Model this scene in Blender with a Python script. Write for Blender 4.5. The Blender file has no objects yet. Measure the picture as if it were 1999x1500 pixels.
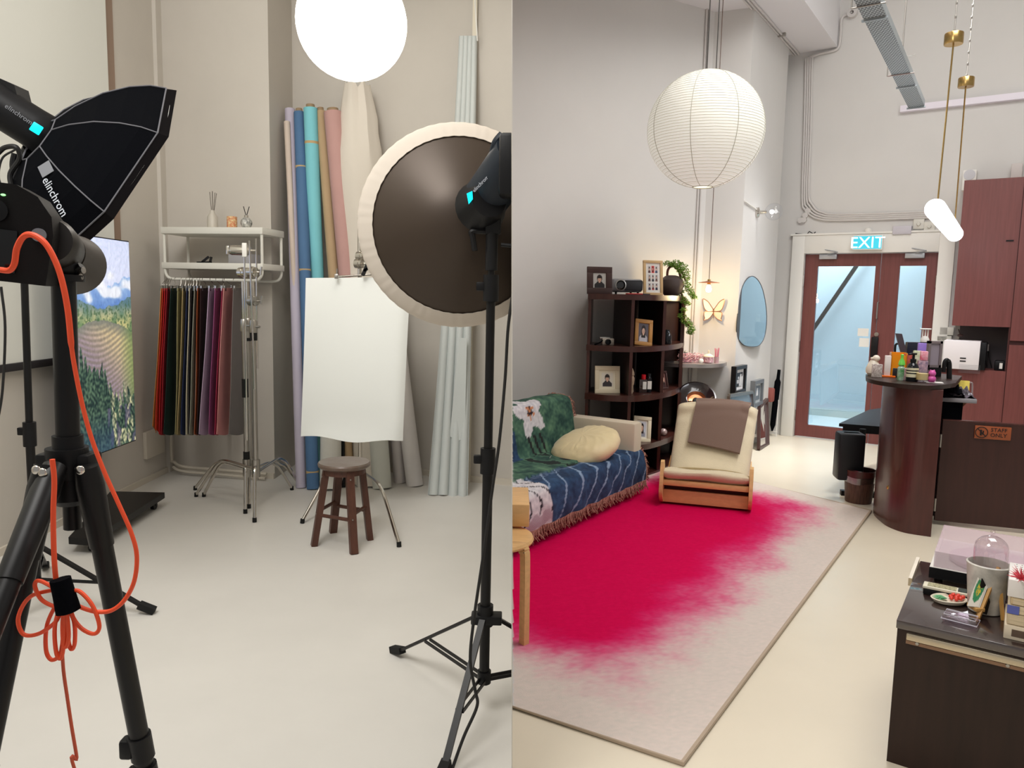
import bpy, bmesh, math, random
from mathutils import Vector, Matrix, noise
random.seed(7)
S = bpy.context.scene
COL = S.collection
PI = math.pi

# ---------------------------------------------------------------- camera
FPX, CX, CY, CAMZ = 1460.0, 999.5, 750.0, 1.5
PITCH, ROLL = math.radians(6.5), math.radians(1.2)
fwd = Vector((0, math.cos(PITCH), -math.sin(PITCH)))
r0 = Vector((1, 0, 0)); u0 = r0.cross(fwd)
rgt = r0*math.cos(ROLL) + u0*math.sin(ROLL)
upv = -r0*math.sin(ROLL) + u0*math.cos(ROLL)
EYE = Vector((0, 0, CAMZ))
cam_d = bpy.data.cameras.new('camera')
cam_d.sensor_fit = 'HORIZONTAL'; cam_d.sensor_width = 36.0
cam_d.lens = FPX/1999*36.0; cam_d.clip_start = 0.05; cam_d.clip_end = 100
cam = bpy.data.objects.new('camera', cam_d); COL.objects.link(cam)
m3 = Matrix((rgt, upv, -fwd)).transposed()
cam.matrix_world = Matrix.Translation(EYE) @ m3.to_4x4()
S.camera = cam

# ---------------------------------------------------------------- world, exposure, large lights
S.view_settings.view_transform = 'Standard'
S.view_settings.look = 'None'
S.view_settings.gamma = 1.0
S.view_settings.use_curve_mapping = False
S.view_settings.exposure = 0.0
w = bpy.data.worlds.new('world'); S.world = w; w.use_nodes = True
w.node_tree.nodes['Background'].inputs[0].default_value = (1.0, 0.975, 0.94, 1)
w.node_tree.nodes['Background'].inputs[1].default_value = 0.36

def area(name, loc, tgt, sx, sy, power, color, spread=180):
    d = bpy.data.lights.new(name, 'AREA'); d.shape = 'RECTANGLE'; d.size = sx; d.size_y = sy
    d.energy = power; d.color = color; d.spread = math.radians(spread)
    o = bpy.data.objects.new(name, d); COL.objects.link(o); o.location = loc
    o.rotation_euler = (Vector(tgt)-Vector(loc)).to_track_quat('-Z', 'Y').to_euler()
    return o
def point(name, loc, power, color, rad=0.05):
    d = bpy.data.lights.new(name, 'POINT'); d.energy = power; d.color = color; d.shadow_soft_size = rad
    o = bpy.data.objects.new(name, d); COL.objects.link(o); o.location = loc
    return o
# ceiling panel of the reception room (above the frame)
area('ceiling_panel_light', (2.6, 4.0, 5.1), (2.8, 5.0, 0), 2.2, 3.5, 205, (1.0, 0.98, 0.955))
area('studio_front_fill', (-1.4, 0.9, 4.4), (-1.5, 4.6, 0.6), 1.8, 1.8, 136, (1.0, 0.975, 0.935))  # unseen fill added high near the camera to brighten the studio
area('entrance_floor_fill', (3.3, 6.2, 5.15), (2.9, 7.1, 0), 0.6, 0.6, 24, (1.0, 0.99, 0.98), 50)  # unseen narrow fill added to brighten the floor before the door
area('corridor_ceiling_light', (4.6, 9.6, 3.0), (4.6, 9.6, 0), 2.5, 0.8, 150, (0.94, 0.975, 1.0))

# ---------------------------------------------------------------- pixel -> place helpers
def ray(px, py): return fwd + rgt*((px-CX)/FPX) - upv*((py-CY)/FPX)
def fl(px, py, z=0.0):
    d = ray(px, py); return EYE + d*((z-CAMZ)/d.z)
def dep(px, py, Y):
    d = ray(px, py); return EYE + d*(Y/d.y)
class Fr:
    """A local frame standing on the floor: x along it, y away from the room, z up."""
    def __init__(s, x, y, deg, z=0):
        s.M = Matrix.Translation((x, y, z)) @ Matrix.Rotation(math.radians(deg), 4, 'Z')
        s.Mi = s.M.inverted(); s.rz = math.radians(deg); s.o = Vector((x, y, z))
    def W(s, x, y, z): return s.M @ Vector((x, y, z))
    def at(s, px, py, off=0.0):
        o = s.W(0, off, 0); n = (s.M.to_3x3() @ Vector((0, 1, 0)))
        d = ray(px, py); p = EYE + d*((o-EYE).dot(n)/d.dot(n))
        return s.Mi @ p
WORLD = Fr(0, 0, 0)

# ---------------------------------------------------------------- materials
def lin(c):
    out = []
    for v in c[:3]:
        v = v/255.0
        out.append(v/12.92 if v <= 0.04045 else ((v+0.055)/1.055)**2.4)
    return (*out, 1.0)
MATS = {}
def mat(name, c, rough=0.5, metal=0.0, spec=0.5, var=0.0, vscale=8.0, stretch=None, bump=0.0, bscale=60.0,
        emit=0.0, ecol=None, trans=0.0, ior=1.45, alpha=1.0, coat=0.0, attr=None, sheen=0.0, c2=None):
    if name in MATS: return MATS[name]
    m = bpy.data.materials.new(name); m.use_nodes = True; MATS[name] = m
    N = m.node_tree.nodes; L = m.node_tree.links; b = N['Principled BSDF']
    b.inputs['Roughness'].default_value = rough; b.inputs['Metallic'].default_value = metal
    b.inputs['Specular IOR Level'].default_value = spec
    b.inputs['IOR'].default_value = ior
    b.inputs['Transmission Weight'].default_value = trans
    b.inputs['Alpha'].default_value = alpha
    b.inputs['Coat Weight'].default_value = coat
    b.inputs['Sheen Weight'].default_value = sheen
    col = lin(c); b.inputs['Base Color'].default_value = col
    tc = N.new('ShaderNodeTexCoord'); src = tc.outputs['Object']
    if stretch:
        mp = N.new('ShaderNodeMapping'); mp.inputs['Scale'].default_value = stretch
        L.new(src, mp.inputs['Vector']); src = mp.outputs['Vector']
    outc = None
    if attr:
        a = N.new('ShaderNodeVertexColor'); a.layer_name = attr; outc = a.outputs['Color']
    if var > 0 or c2:
        nz = N.new('ShaderNodeTexNoise'); nz.inputs['Scale'].default_value = vscale; nz.inputs['Detail'].default_value = 6
        nz.inputs['Roughness'].default_value = 0.6
        L.new(src, nz.inputs['Vector'])
        rp = N.new('ShaderNodeValToRGB')
        rp.color_ramp.elements[0].position = 0.32; rp.color_ramp.elements[1].position = 0.68
        if attr:
            rp.color_ramp.elements[0].color = (1-var,)*3+(1,); rp.color_ramp.elements[1].color = (1+var*0.3,)*3+(1,)
            mx = N.new('ShaderNodeMix'); mx.data_type = 'RGBA'; mx.blend_type = 'MULTIPLY'; mx.inputs[0].default_value = 1
            L.new(outc, mx.inputs[6]); L.new(rp.outputs[0], mx.inputs[7]); L.new(nz.outputs['Fac'], rp.inputs[0])
            outc = mx.outputs[2]
        else:
            k = lin(c2) if c2 else tuple(v*(1-var) for v in col[:3])+(1,)
            rp.color_ramp.elements[0].color = k
            rp.color_ramp.elements[1].color = col if c2 else tuple(min(1, v*(1+var*0.5)) for v in col[:3])+(1,)
            L.new(nz.outputs['Fac'], rp.inputs[0]); outc = rp.outputs[0]
    if outc: L.new(outc, b.inputs['Base Color'])
    if bump > 0:
        n2 = N.new('ShaderNodeTexNoise'); n2.inputs['Scale'].default_value = bscale; n2.inputs['Detail'].default_value = 4
        L.new(src, n2.inputs['Vector'])
        bp = N.new('ShaderNodeBump'); bp.inputs['Strength'].default_value = bump; bp.inputs['Distance'].default_value = 0.01
        L.new(n2.outputs['Fac'], bp.inputs['Height']); L.new(bp.outputs['Normal'], b.inputs['Normal'])
    if emit > 0:
        b.inputs['Emission Strength'].default_value = emit
        if attr: L.new(outc, b.inputs['Emission Color'])
        else: b.inputs['Emission Color'].default_value = lin(ecol or c)
    return m
def glass(name, c=(255, 255, 255), tint=0.12, rough=0.0):
    """thin clear sheet: mostly see-through with a mirror-like gloss"""
    if name in MATS: return MATS[name]
    m = bpy.data.materials.new(name); m.use_nodes = True; MATS[name] = m
    N = m.node_tree.nodes; L = m.node_tree.links; N.remove(N['Principled BSDF'])
    t = N.new('ShaderNodeBsdfTransparent'); g = N.new('ShaderNodeBsdfGlossy'); mx = N.new('ShaderNodeMixShader')
    cc = lin(c); t.inputs[0].default_value = cc; g.inputs['Roughness'].default_value = rough
    fz = N.new('ShaderNodeLayerWeight'); fz.inputs[0].default_value = 0.5
    pw = N.new('ShaderNodeMath'); pw.operation = 'POWER'; pw.inputs[1].default_value = 4.0; L.new(fz.outputs['Facing'], pw.inputs[0])
    ml = N.new('ShaderNodeMath'); ml.operation = 'MULTIPLY'; ml.inputs[1].default_value = 0.55; L.new(pw.outputs[0], ml.inputs[0])
    ad = N.new('ShaderNodeMath'); ad.operation = 'ADD'; ad.inputs[1].default_value = 0.03+tint*0.25
    L.new(ml.outputs[0], ad.inputs[0])
    L.new(ad.outputs[0], mx.inputs[0]); L.new(t.outputs[0], mx.inputs[1]); L.new(g.outputs[0], mx.inputs[2])
    L.new(mx.outputs[0], N['Material Output'].inputs['Surface'])
    return m

wallL = mat('studio_wall_paint', (201, 195, 186), 0.85, var=0.04, vscale=1.5, bump=0.05, bscale=200)
wallR = mat('reception_wall_paint', (211, 209, 206), 0.85, var=0.03, vscale=1.2, bump=0.05, bscale=200)
floorL = mat('studio_floor_paint', (216, 213, 207), 0.42, spec=0.4, var=0.05, vscale=1.3, bump=0.02, bscale=30)
floorR = mat('reception_floor_paint', (222, 212, 192), 0.30, spec=0.5, var=0.05, vscale=1.1, bump=0.02, bscale=20)
white = mat('white_paint', (228, 226, 220), 0.5)
offwhite = mat('offwhite_enamel', (214, 212, 203), 0.4)
blackp = mat('black_plastic', (15, 15, 17), 0.45, spec=0.3, bump=0.03)
blackm = mat('black_metal', (15, 14, 15), 0.38, spec=0.35)
blackf = mat('black_nylon', (7, 8, 12), 0.8, spec=0.04, bump=0.1, bscale=400)
rubber = mat('black_rubber', (12, 12, 12), 0.8)
chrome = mat('chrome', (205, 200, 192), 0.16, metal=1.0)
steel = mat('brushed_steel', (170, 166, 160), 0.32, metal=1.0)
brass = mat('brass', (190, 158, 100), 0.25, metal=1.0)
mahog = mat('mahogany_veneer', (76, 38, 34), 0.33, var=0.22, vscale=6, stretch=(6, 6, 0.5), coat=0.2)
mahog2 = mat('red_brown_cupboard_veneer', (114, 64, 61), 0.4, var=0.16, vscale=6, stretch=(9, 9, 0.4))
walnut = mat('dark_walnut_veneer', (42, 26, 20), 0.5, spec=0.3, var=0.3, vscale=5, stretch=(5, 5, 0.5), coat=0.15)
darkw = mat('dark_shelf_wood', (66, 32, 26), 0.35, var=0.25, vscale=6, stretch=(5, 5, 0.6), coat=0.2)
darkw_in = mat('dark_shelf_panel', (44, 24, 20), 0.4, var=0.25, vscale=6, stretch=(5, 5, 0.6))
birch = mat('pale_birch', (222, 178, 122), 0.38, var=0.12, vscale=5, stretch=(2, 8, 8))
stoolw = mat('brown_stool_wood', (84, 50, 38), 0.45, var=0.3, vscale=7, stretch=(6, 6, 1))
cream = mat('cream_canvas', (216, 202, 172), 0.85, var=0.06, vscale=6, bump=0.25, bscale=120, sheen=0.2)
screen_cy = mat('cyan_display', (0, 215, 235), 0.4, emit=1.0)
graytext = mat('grey_print', (120, 122, 128), 0.6)
whitetext = mat('pale_print', (190, 195, 205), 0.6)
blacktext = mat('black_print', (25, 20, 20), 0.6)
orange = mat('orange_cable_sleeve', (232, 78, 38), 0.5)
cable = mat('black_cable', (18, 17, 17), 0.55)
clear = glass('clear_acrylic', (250, 250, 252), 0.15)
paneg = glass('door_glass', (226, 238, 244), 0.35)

# ---------------------------------------------------------------- mesh builder
class MB:
    def __init__(s, fr=WORLD): s.bm = bmesh.new(); s.T = fr.M if isinstance(fr, Fr) else fr; s.cols = None
    def v(s, p): return s.bm.verts.new(s.T @ Vector(p))
    def f(s, vs):
        try: return s.bm.faces.new(vs)
        except ValueError: return None
    def box(s, a, b, bev=0.0, R=None, pivot=None):
        (x0, y0, z0), (x1, y1, z1) = a, b
        t = bmesh.new()
        P = [Vector((x, y, z)) for x in (x0, x1) for y in (y0, y1) for z in (z0, z1)]
        vs = [t.verts.new(p) for p in P]
        for q in ((0, 1, 3, 2), (4, 6, 7, 5), (0, 4, 5, 1), (2, 3, 7, 6), (0, 2, 6, 4), (1, 5, 7, 3)):
            t.faces.new([vs[i] for i in q])
        if bev > 0:
            bmesh.ops.bevel(t, geom=list(t.edges), offset=bev, segments=2, affect='EDGES', profile=0.5)
        if R is not None:
            pv = Vector(pivot) if pivot is not None else (P[0]+P[-1])/2
            for q in t.verts: q.co = pv + R @ (q.co-pv)
        s.merge(t); return s
    def merge(s, t):
        mp = {}
        for q in t.verts: mp[q] = s.v(q.co)
        for q in t.faces: s.f([mp[x] for x in q.verts])
        t.free()
    def quadbox(s, q, n, th):
        """q: 4 corner points, extruded by th along n"""
        n = Vector(n).normalized()*th
        a = [s.v(p) for p in q]; b = [s.v(Vector(p)+n) for p in q]
        s.f(a[::-1]); s.f(b)
        for i in range(4): s.f([a[i], a[(i+1) % 4], b[(i+1) % 4], b[i]])
        return s
    def tube(s, pts, r, n=10, cap=True, closed=False):
        pts = [Vector(p) for p in pts]; N = len(pts)
        rr = r if isinstance(r, (list, tuple)) else [r]*N
        rings = []; prev = None
        for i, p in enumerate(pts):
            a = pts[i-1] if (i > 0 or closed) else p
            b = pts[(i+1) % N] if (i < N-1 or closed) else p
            t = (b-a).normalized() if (b-a).length > 1e-9 else Vector((0, 0, 1))
            if prev is None:
                h = Vector((0, 0, 1)) if abs(t.z) < 0.9 else Vector((1, 0, 0))
                e = t.cross(h).normalized()
            else:
                e = (prev - t*prev.dot(t))
                e = e.normalized() if e.length > 1e-6 else t.orthogonal().normalized()
            prev = e; g = t.cross(e)
            rings.append([s.v(p+(e*math.cos(2*PI*k/n)+g*math.sin(2*PI*k/n))*rr[i]) for k in range(n)])
        for i in range(N-1 if not closed else N):
            A, B = rings[i], rings[(i+1) % N]
            for k in range(n): s.f([A[k], A[(k+1) % n], B[(k+1) % n], B[k]])
        if cap and not closed: s.f(rings[0][::-1]); s.f(rings[-1])
        return s
    def bar(s, a, b, w, h, up=(0, 0, 1), taper=1.0):
        a = Vector(a); b = Vector(b); t = (b-a).normalized(); u = Vector(up)
        e = t.cross(u).normalized(); g = e.cross(t).normalized()
        A = [a+e*w/2*i+g*h/2*j for i, j in ((-1, -1), (1, -1), (1, 1), (-1, 1))]
        B = [b+e*w/2*i*taper+g*h/2*j*taper for i, j in ((-1, -1), (1, -1), (1, 1), (-1, 1))]
        A = [s.v(p) for p in A]; B = [s.v(p) for p in B]
        s.f(A[::-1]); s.f(B)
        for i in range(4): s.f([A[i], A[(i+1) % 4], B[(i+1) % 4], B[i]])
        return s
    def lathe(s, prof, c=(0, 0, 0), axis=(0, 0, 1), n=28, sy=1.0, cap=True):
        c = Vector(c); ax = Vector(axis).normalized(); e = ax.orthogonal().normalized() if abs(ax.z) < 0.999 else Vector((1, 0, 0)); g = ax.cross(e)
        rings = []
        for r, h in prof:
            if r < 1e-5: rings.append([s.v(c+ax*h)])
            else: rings.append([s.v(c+ax*h+(e*math.cos(2*PI*k/n)+g*math.sin(2*PI*k/n)*sy)*r) for k in range(n)])
        for A, B in zip(rings, rings[1:]):
            if len(A) == 1 and len(B) == 1: continue
            if len(A) == 1:
                for k in range(n): s.f([A[0], B[(k+1) % n], B[k]])
            elif len(B) == 1:
                for k in range(n): s.f([A[k], A[(k+1) % n], B[0]])
            else:
                for k in range(n): s.f([A[k], A[(k+1) % n], B[(k+1) % n], B[k]])
        if cap:
            if len(rings[0]) > 1: s.f(rings[0][::-1])
            if len(rings[-1]) > 1: s.f(rings[-1])
        return s
    def ball(s, c, r, sc=(1, 1, 1), n=20, R=None):
        c = Vector(c); rings = []
        m = n//2
        for i in range(m+1):
            th = PI*i/m
            row = []
            for k in range(n if 0 < i < m else 1):
                p = Vector((math.sin(th)*math.cos(2*PI*k/n)*sc[0], math.sin(th)*math.sin(2*PI*k/n)*sc[1], math.cos(th)*sc[2]))*r
                if R is not None: p = R @ p
                row.append(s.v(c+p))
            rings.append(row)
        for A, B in zip(rings, rings[1:]):
            for k in range(n):
                if len(A) == 1: s.f([A[0], B[k], B[(k+1) % n]])
                elif len(B) == 1: s.f([A[k], B[0], A[(k+1) % n]])
                else: s.f([A[k], B[k], B[(k+1) % n], A[(k+1) % n]])
        return s
    def prism(s, poly, a, b, ax='z'):
        """poly of 2D points, extruded between a and b along axis ax"""
        def P(p, h): return {'z': (p[0], p[1], h), 'y': (p[0], h, p[1]), 'x': (h, p[0], p[1])}[ax]
        A = [s.v(P(p, a)) for p in poly]; B = [s.v(P(p, b)) for p in poly]
        s.f(A[::-1]); s.f(B); n = len(poly)
        for i in range(n): s.f([A[i], A[(i+1) % n], B[(i+1) % n], B[i]])
        return s
    def sheet(s, fn, nu, nv, th=0.0, colfn=None):
        """surface fn(u,v); thickened by th along its normal; optional colours"""
        G = [[Vector(fn(i/nu, j/nv)) for j in range(nv+1)] for i in range(nu+1)]
        def grid(off):
            vs = []
            for i in range(nu+1):
                row = []
                for j in range(nv+1):
                    p = G[i][j]
                    if off:
                        a = G[min(i+1, nu)][j]-G[max(i-1, 0)][j]; b = G[i][min(j+1, nv)]-G[i][max(j-1, 0)]
                        nn = a.cross(b)
                        if nn.length > 0: p = p+nn.normalized()*off
                    q = s.v(p)
                    if colfn:
                        if s.cols is None: s.cols = {}
                        s.cols[q] = colfn(i/nu, j/nv)
                    row.append(q)
                vs.append(row)
            return vs
        A = grid(0)
        for i in range(nu):
            for j in range(nv): s.f([A[i][j], A[i+1][j], A[i+1][j+1], A[i][j+1]])
        if th:
            B = grid(-th)
            for i in range(nu):
                for j in range(nv): s.f([B[i][j], B[i][j+1], B[i+1][j+1], B[i+1][j]])
            for i in range(nu):
                s.f([A[i+1][0], A[i][0], B[i][0], B[i+1][0]]); s.f([A[i][nv], A[i+1][nv], B[i+1][nv], B[i][nv]])
            for j in range(nv):
                s.f([A[0][j], A[0][j+1], B[0][j+1], B[0][j]]); s.f([A[nu][j+1], A[nu][j], B[nu][j], B[nu][j+1]])
        return s
    def build(s, name, m, parent=None, origin=None, clip=None, smooth=True, recalc=True):
        bm = s.bm
        if clip is not None:   # stop at the partition's face
            sgn = 1 if clip > 0 else -1
            pco = EYE + rgt*clip
            bmesh.ops.bisect_plane(bm, geom=list(bm.verts)+list(bm.edges)+list(bm.faces), plane_co=pco,
                                   plane_no=rgt*(-sgn), clear_outer=True)
            if not s.cols:
                ed = [e for e in bm.edges if e.is_boundary and all(abs((v.co-pco).dot(rgt)) < 1e-5 for v in e.verts)]
                if ed:
                    try: bmesh.ops.holes_fill(bm, edges=ed, sides=0)
                    except Exception: pass
        if recalc: bmesh.ops.recalc_face_normals(bm, faces=list(bm.faces))
        if parent is not None: Mi = ROOTM[parent.name].inverted()
        elif origin is not None: Mi = Matrix.Translation(-Vector(origin))
        else: Mi = Matrix.Identity(4)
        bmesh.ops.transform(bm, matrix=Mi, verts=list(bm.verts))
        for e in bm.edges:
            if len(e.link_faces) == 2 and e.calc_face_angle(0) > 0.6: e.smooth = False
        for q in bm.faces: q.smooth = smooth
        me = bpy.data.meshes.new(name)
        cols = None
        if s.cols:
            bm.verts.index_update()
            cols = {v.index: c for v, c in s.cols.items() if v.is_valid}
        bm.to_mesh(me); 
        if cols is not None:
            a = me.color_attributes.new('Col', 'FLOAT_COLOR', 'POINT')
            for i in range(len(me.vertices)):
                a.data[i].color = lin(cols.get(i, (200, 200, 200)))
        bm.free()
        if m: me.materials.append(m)
        o = bpy.data.objects.new(name, me); COL.objects.link(o)
        if parent is not None:
            o.parent = parent; ROOTM[o.name] = ROOTM[parent.name]
        elif origin is not None:
            o.location = origin; ROOTM[o.name] = Matrix.Translation(Vector(origin))
        else: ROOTM[o.name] = Matrix.Identity(4)
        return o
ROOTM = {}
LABELS = []
def tag(o, label, cat, group=None, kind=None):
    o['label'] = label; o['category'] = cat
    if group: o['group'] = group
    if kind: o['kind'] = kind
    return o
def thing(name, label, cat, loc=(0, 0, 0), group=None, rz=0):
    o = bpy.data.objects.new(name, None); COL.objects.link(o); o.empty_display_size = 0.05
    o.location = loc; o.rotation_euler = (0, 0, rz)
    ROOTM[o.name] = Matrix.Translation(Vector(loc)) @ Matrix.Rotation(rz, 4, 'Z')
    return tag(o, label, cat, group)
def struct(name, mb, m, clip=None):
    o = mb.build(name, m, clip=clip); o['kind'] = 'structure'; return o
def text(name, body, size, M, m, parent, ext=0.0006, align='LEFT'):
    c = bpy.data.curves.new(name, 'FONT'); c.body = body; c.size = size; c.extrude = ext; c.align_x = align
    c.resolution_u = 3
    t = bpy.data.objects.new(name, c); COL.objects.link(t)
    me = bpy.data.meshes.new_from_object(t); COL.objects.unlink(t); bpy.data.objects.remove(t)
    me.transform(ROOTM[parent.name].inverted() @ M)
    me.materials.clear(); me.materials.append(m)
    o = bpy.data.objects.new(name, me); COL.objects.link(o); o.parent = parent; ROOTM[o.name] = ROOTM[parent.name]
    return o
def basis(o, x, y):
    x = Vector(x).normalized(); y = Vector(y); y = (y-x*y.dot(x)).normalized(); z = x.cross(y)
    return Matrix.Translation(Vector(o)) @ Matrix((x, y, z)).transposed().to_4x4()
def spline(P, k=8, closed=False):
    P = [Vector(p) for p in P]; n = len(P); out = []
    for i in range(n if closed else n-1):
        p0 = P[i-1] if (i > 0 or closed) else P[0]*2-P[1]
        p1 = P[i]; p2 = P[(i+1) % n]
        p3 = P[(i+2) % n] if (i+2 < n or closed) else P[-1]*2-P[-2]
        for j in range(k):
            t = j/k
            out.append(0.5*((2*p1)+(p2-p0)*t+(2*p0-5*p1+4*p2-p3)*t*t+(3*p1-p0-3*p2+p3)*t**3))
    if not closed: out.append(P[-1])
    return out
def mixc(a, b, t): t = max(0, min(1, t)); return tuple(a[i]*(1-t)+b[i]*t for i in range(3))
def sst(a, b, x):
    t = max(0, min(1, (x-a)/(b-a))); return t*t*(3-2*t)
def nz(x, y, s=1, z=0.0): return noise.noise(Vector((x*s, y*s, z)))
XL, XR = -0.0020, 0.0020      # clearances from the thin, very slightly leaning partition between the two rooms
def px0(y, z=0.0):            # where the partition's middle plane stands
    return (-(y*rgt.y) - (z-CAMZ)*rgt.z)/rgt.x
# ================================================================ THE SETTING
ceilm = mat('ceiling_paint', (222, 220, 216), 0.9)
m = MB(); m.prism([(-3.6, -1.5), (px0(-1.5), -1.5), (px0(9.2), 9.2), (-3.6, 9.2)], -0.1, 0); struct('floor_studio', m, floorL)
m = MB(); m.prism([(px0(-1.5), -1.5), (8.5, -1.5), (8.5, 12.5), (px0(12.5), 12.5)], -0.1, 0); struct('floor_reception', m, floorR)
m = MB(); P_ = [(px0(y, z), y, z) for y, z in ((2.05, 0), (9.0, 0), (9.0, 5.3), (2.05, 5.3))]; m.quadbox([Vector(q)-rgt*0.0013 for q in P_], rgt, 0.0026); struct('wall_partition', m, wallL)
m = MB(); m.box((-3.6, 0.3, 5.3), (8.5, 10.4, 5.4)); struct('ceiling', m, ceilm)

# --- studio: left wall x=-2.87, back wall slanting, a niche to the right
FLW = Fr(-2.87, 0, 90)          # x runs away from the camera, y into the wall
FBW = Fr(-2.88, 6.22, -14.2)    # back wall behind the shelf
FNW = Fr(-1.88, 6.55, -16.2)    # niche back wall
m = MB(FLW); m.box((-0.5, 0.0, 0), (6.3, 0.12, 5.3)); struct('wall_left', m, wallL)
m = MB(); m.prism([(-2.98, 6.245), (-1.92, 5.977), (-1.90, 6.9), (-2.98, 7.0)], 0, 5.3); struct('wall_back', m, wallL)
m = MB(FNW); m.box((-0.3, 0, 0), (2.2, 0.1, 5.3)); struct('wall_niche', m, wallL, clip=XL*0.7)
m = MB(); m.prism([(-0.335, 6.02), (0.1, 5.904), (0.1, 6.4), (-0.335, 6.5)], 0, 5.3); struct('wall_right_return', m, wallL, clip=XL*0.7)
trimm = mat('trim_paint', (206, 198, 184), 0.6)
m = MB(FBW); m.box((0, -0.018, 0), (0.99, 0, 0.045)); struct('baseboard_back', m, trimm)
m = MB(FNW); m.box((0, -0.018, 0), (1.6, 0, 0.045)); struct('baseboard_niche', m, trimm)
m = MB(FLW); m.box((4.0, -0.018, 0), (6.2, 0, 0.045)); struct('baseboard_left', m, trimm)
m = MB(); m.prism([(-0.335, 6.0), (0.1, 5.884), (0.1, 5.904), (-0.335, 6.02)], 0, 0.05); struct('baseboard_right', m, trimm, clip=XL*0.7)
m = MB(); m.prism([(-0.36, 6.0), (-0.325, 5.985), (-0.325, 6.03), (-0.36, 6.04)], 0, 5.3); struct('trim_1', m, mat('trim_light', (222, 214, 196), 0.6))
# wall pilaster and the window blind on the left wall
brownm = mat('blind_edge', (150, 128, 112), 0.8)
xa = FLW.at(207, 200).x; xb = FLW.at(223, 200).x; xc = FLW.at(302, 200).x; xd = FLW.at(318, 200).x
m = MB(FLW); m.box((xa, -0.012, 1.0), (xb, 0, 5.3)); struct('trim_2', m, brownm)
m = MB(FLW); m.box((xc, -0.03, 0.0), (xd, 0, 5.3)); struct('trim_3', m, wallL)
blindm = mat('blind_fabric', (214, 214, 206), 0.9, bump=0.1, bscale=500, emit=0.08)
z0 = FLW.at(60, 703).z
r = thing('roller_blind', 'pale fabric roller blind covering the tall window beside the landscape screen', 'blind', FLW.W(4.0, -0.03, z0))
m = MB(FLW); m.sheet(lambda u, v: (0.6+u*(xa-0.62), -0.035-0.002*math.sin(u*30), z0+v*(5.1-z0)), 40, 6, 0.002); m.build('blind_fabric', blindm, r)
m = MB(FLW); m.box((0.6, -0.05, z0-0.045), (xa-0.02, -0.02, z0), 0.004); m.build('bottom_rail', mat('dark_rail', (52, 50, 52), 0.5), r)
m = MB(FLW); m.box((0.6, -0.07, 5.1), (xa, -0.005, 5.25)); m.build('cassette', white, r)
# pipe in the studio corner
pipem = mat('pipe_paint', (200, 192, 178), 0.5)
m = MB()
p = spline([dep(333, 700, 6.08), dep(334, 880, 6.08), dep(341, 903, 6.06), dep(362, 912, 6.03), dep(420, 917, 5.98), dep(520, 926, 5.92)], 6)
m.tube(p, 0.013, 8); p2 = [q+Vector((0.0, -0.03, -0.03)) for q in p]; m.tube(p2[12:], 0.011, 8)
tag(m.build('conduit_pipe', pipem, origin=(-2.7, 6.05, 0)), 'painted conduit pipes bending along the floor in the studio corner', 'pipe')
r = thing('wall_socket_cover', 'blank beige cover plate low on the wall below the red sheets', 'cover plate', FLW.W(5.75, 0, 0.3))
a = FLW.at(283, 845, -0.02); b = FLW.at(320, 882, -0.02)
m = MB(FLW); m.box((a.x, -0.03, b.z), (b.x, 0, a.z), 0.004); m.build('plate', trimm, r)

# --- reception: frames of its walls
FW = Fr(0, 6.38, 30)            # left wall behind sofa and shelf
K = Vector((1.85, 7.448, 0))
FM = Fr(2.18, 7.31, 56)         # wall with the mirror
FC = Fr(K.x, K.y, math.degrees(math.atan2(7.31-K.y, 2.18-K.x)))   # narrow front with the butterfly
FD = Fr(3.27, 8.45, -34)        # entrance wall
m = MB(FW); m.box((-0.3, 0, 0), (2.136, 0.12, 5.3)); struct('wall_reception_left', m, wallR, clip=XR*0.7)
zb = FD.at(1635, 93).z           # underside of the ceiling beam
m = MB()
c1 = FM.W(1.26, 0, 0); c2 = FM.W(1.26, 0.6, 0); 
m.prism([(K.x, K.y), (2.18, 7.31), (c1.x, c1.y), (c2.x, c2.y), (K.x-0.1, K.y+0.2)], 0, 5.3); struct('wall_column', m, wallR)
dl = FD.at(1572, 495).x; dr = FD.at(1833, 495).x; dtop = FD.at(1700, 494).z
tl = FD.at(1541, 600).x-0.0
m = MB(FD)
m.box((-1.6, 0, 0), (dl, 0.15, 5.3)); m.box((dl, 0, dtop), (dr, 0.15, 5.3)); m.box((dr, 0, 0), (5.5, 0.15, 5.3)); struct('wall_entrance', m, wallR)
bx = FD.at(1635, 93).x
m = MB(FD); m.box((-1.6, -6.2, zb), (bx, 0, 5.3)); struct('ceiling_beam', m, mat('beam_paint', (226, 224, 226), 0.85))
m = MB(FD); m.box((-1.6, -0.015, 0), (tl-0.15, 0, 0.09)); struct('baseboard_entrance', m, white)
# corridor behind the door
corr = mat('corridor_wall_paint', (212, 220, 224), 0.85)
m = MB(FD); m.box((-1.2, 1.9, 0), (3.6, 2.0, 3.2)); m.box((-1.3, 0.15, 0), (-1.2, 2.0, 3.2)); struct('wall_corridor', m, corr)
m = MB(FD); m.box((-1.2, 0.15, 3.2), (3.6, 2.0, 3.3)); struct('ceiling_corridor', m, white)
m = MB(FD); m.box((-1.2, 1.88, 0), (3.6, 1.9, 0.1)); struct('baseboard_corridor', m, mat('corridor_skirting', (205, 212, 206), 0.5))
m = MB(FD); m.box((-1.2, 0.15, 0.0), (3.6, 1.9, 0.004)); struct('floor_corridor', m, mat('corridor_tiles', (225, 232, 234), 0.25, var=0.05, vscale=4))
a = FD.at(1576, 660, 1.8); b = FD.at(1675, 515, 1.8)
m = MB(FD); d = (b-a); m.bar(a-d*0.35, b+d*0.5, 0.05, 0.03, up=(0, 1, 0))
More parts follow.
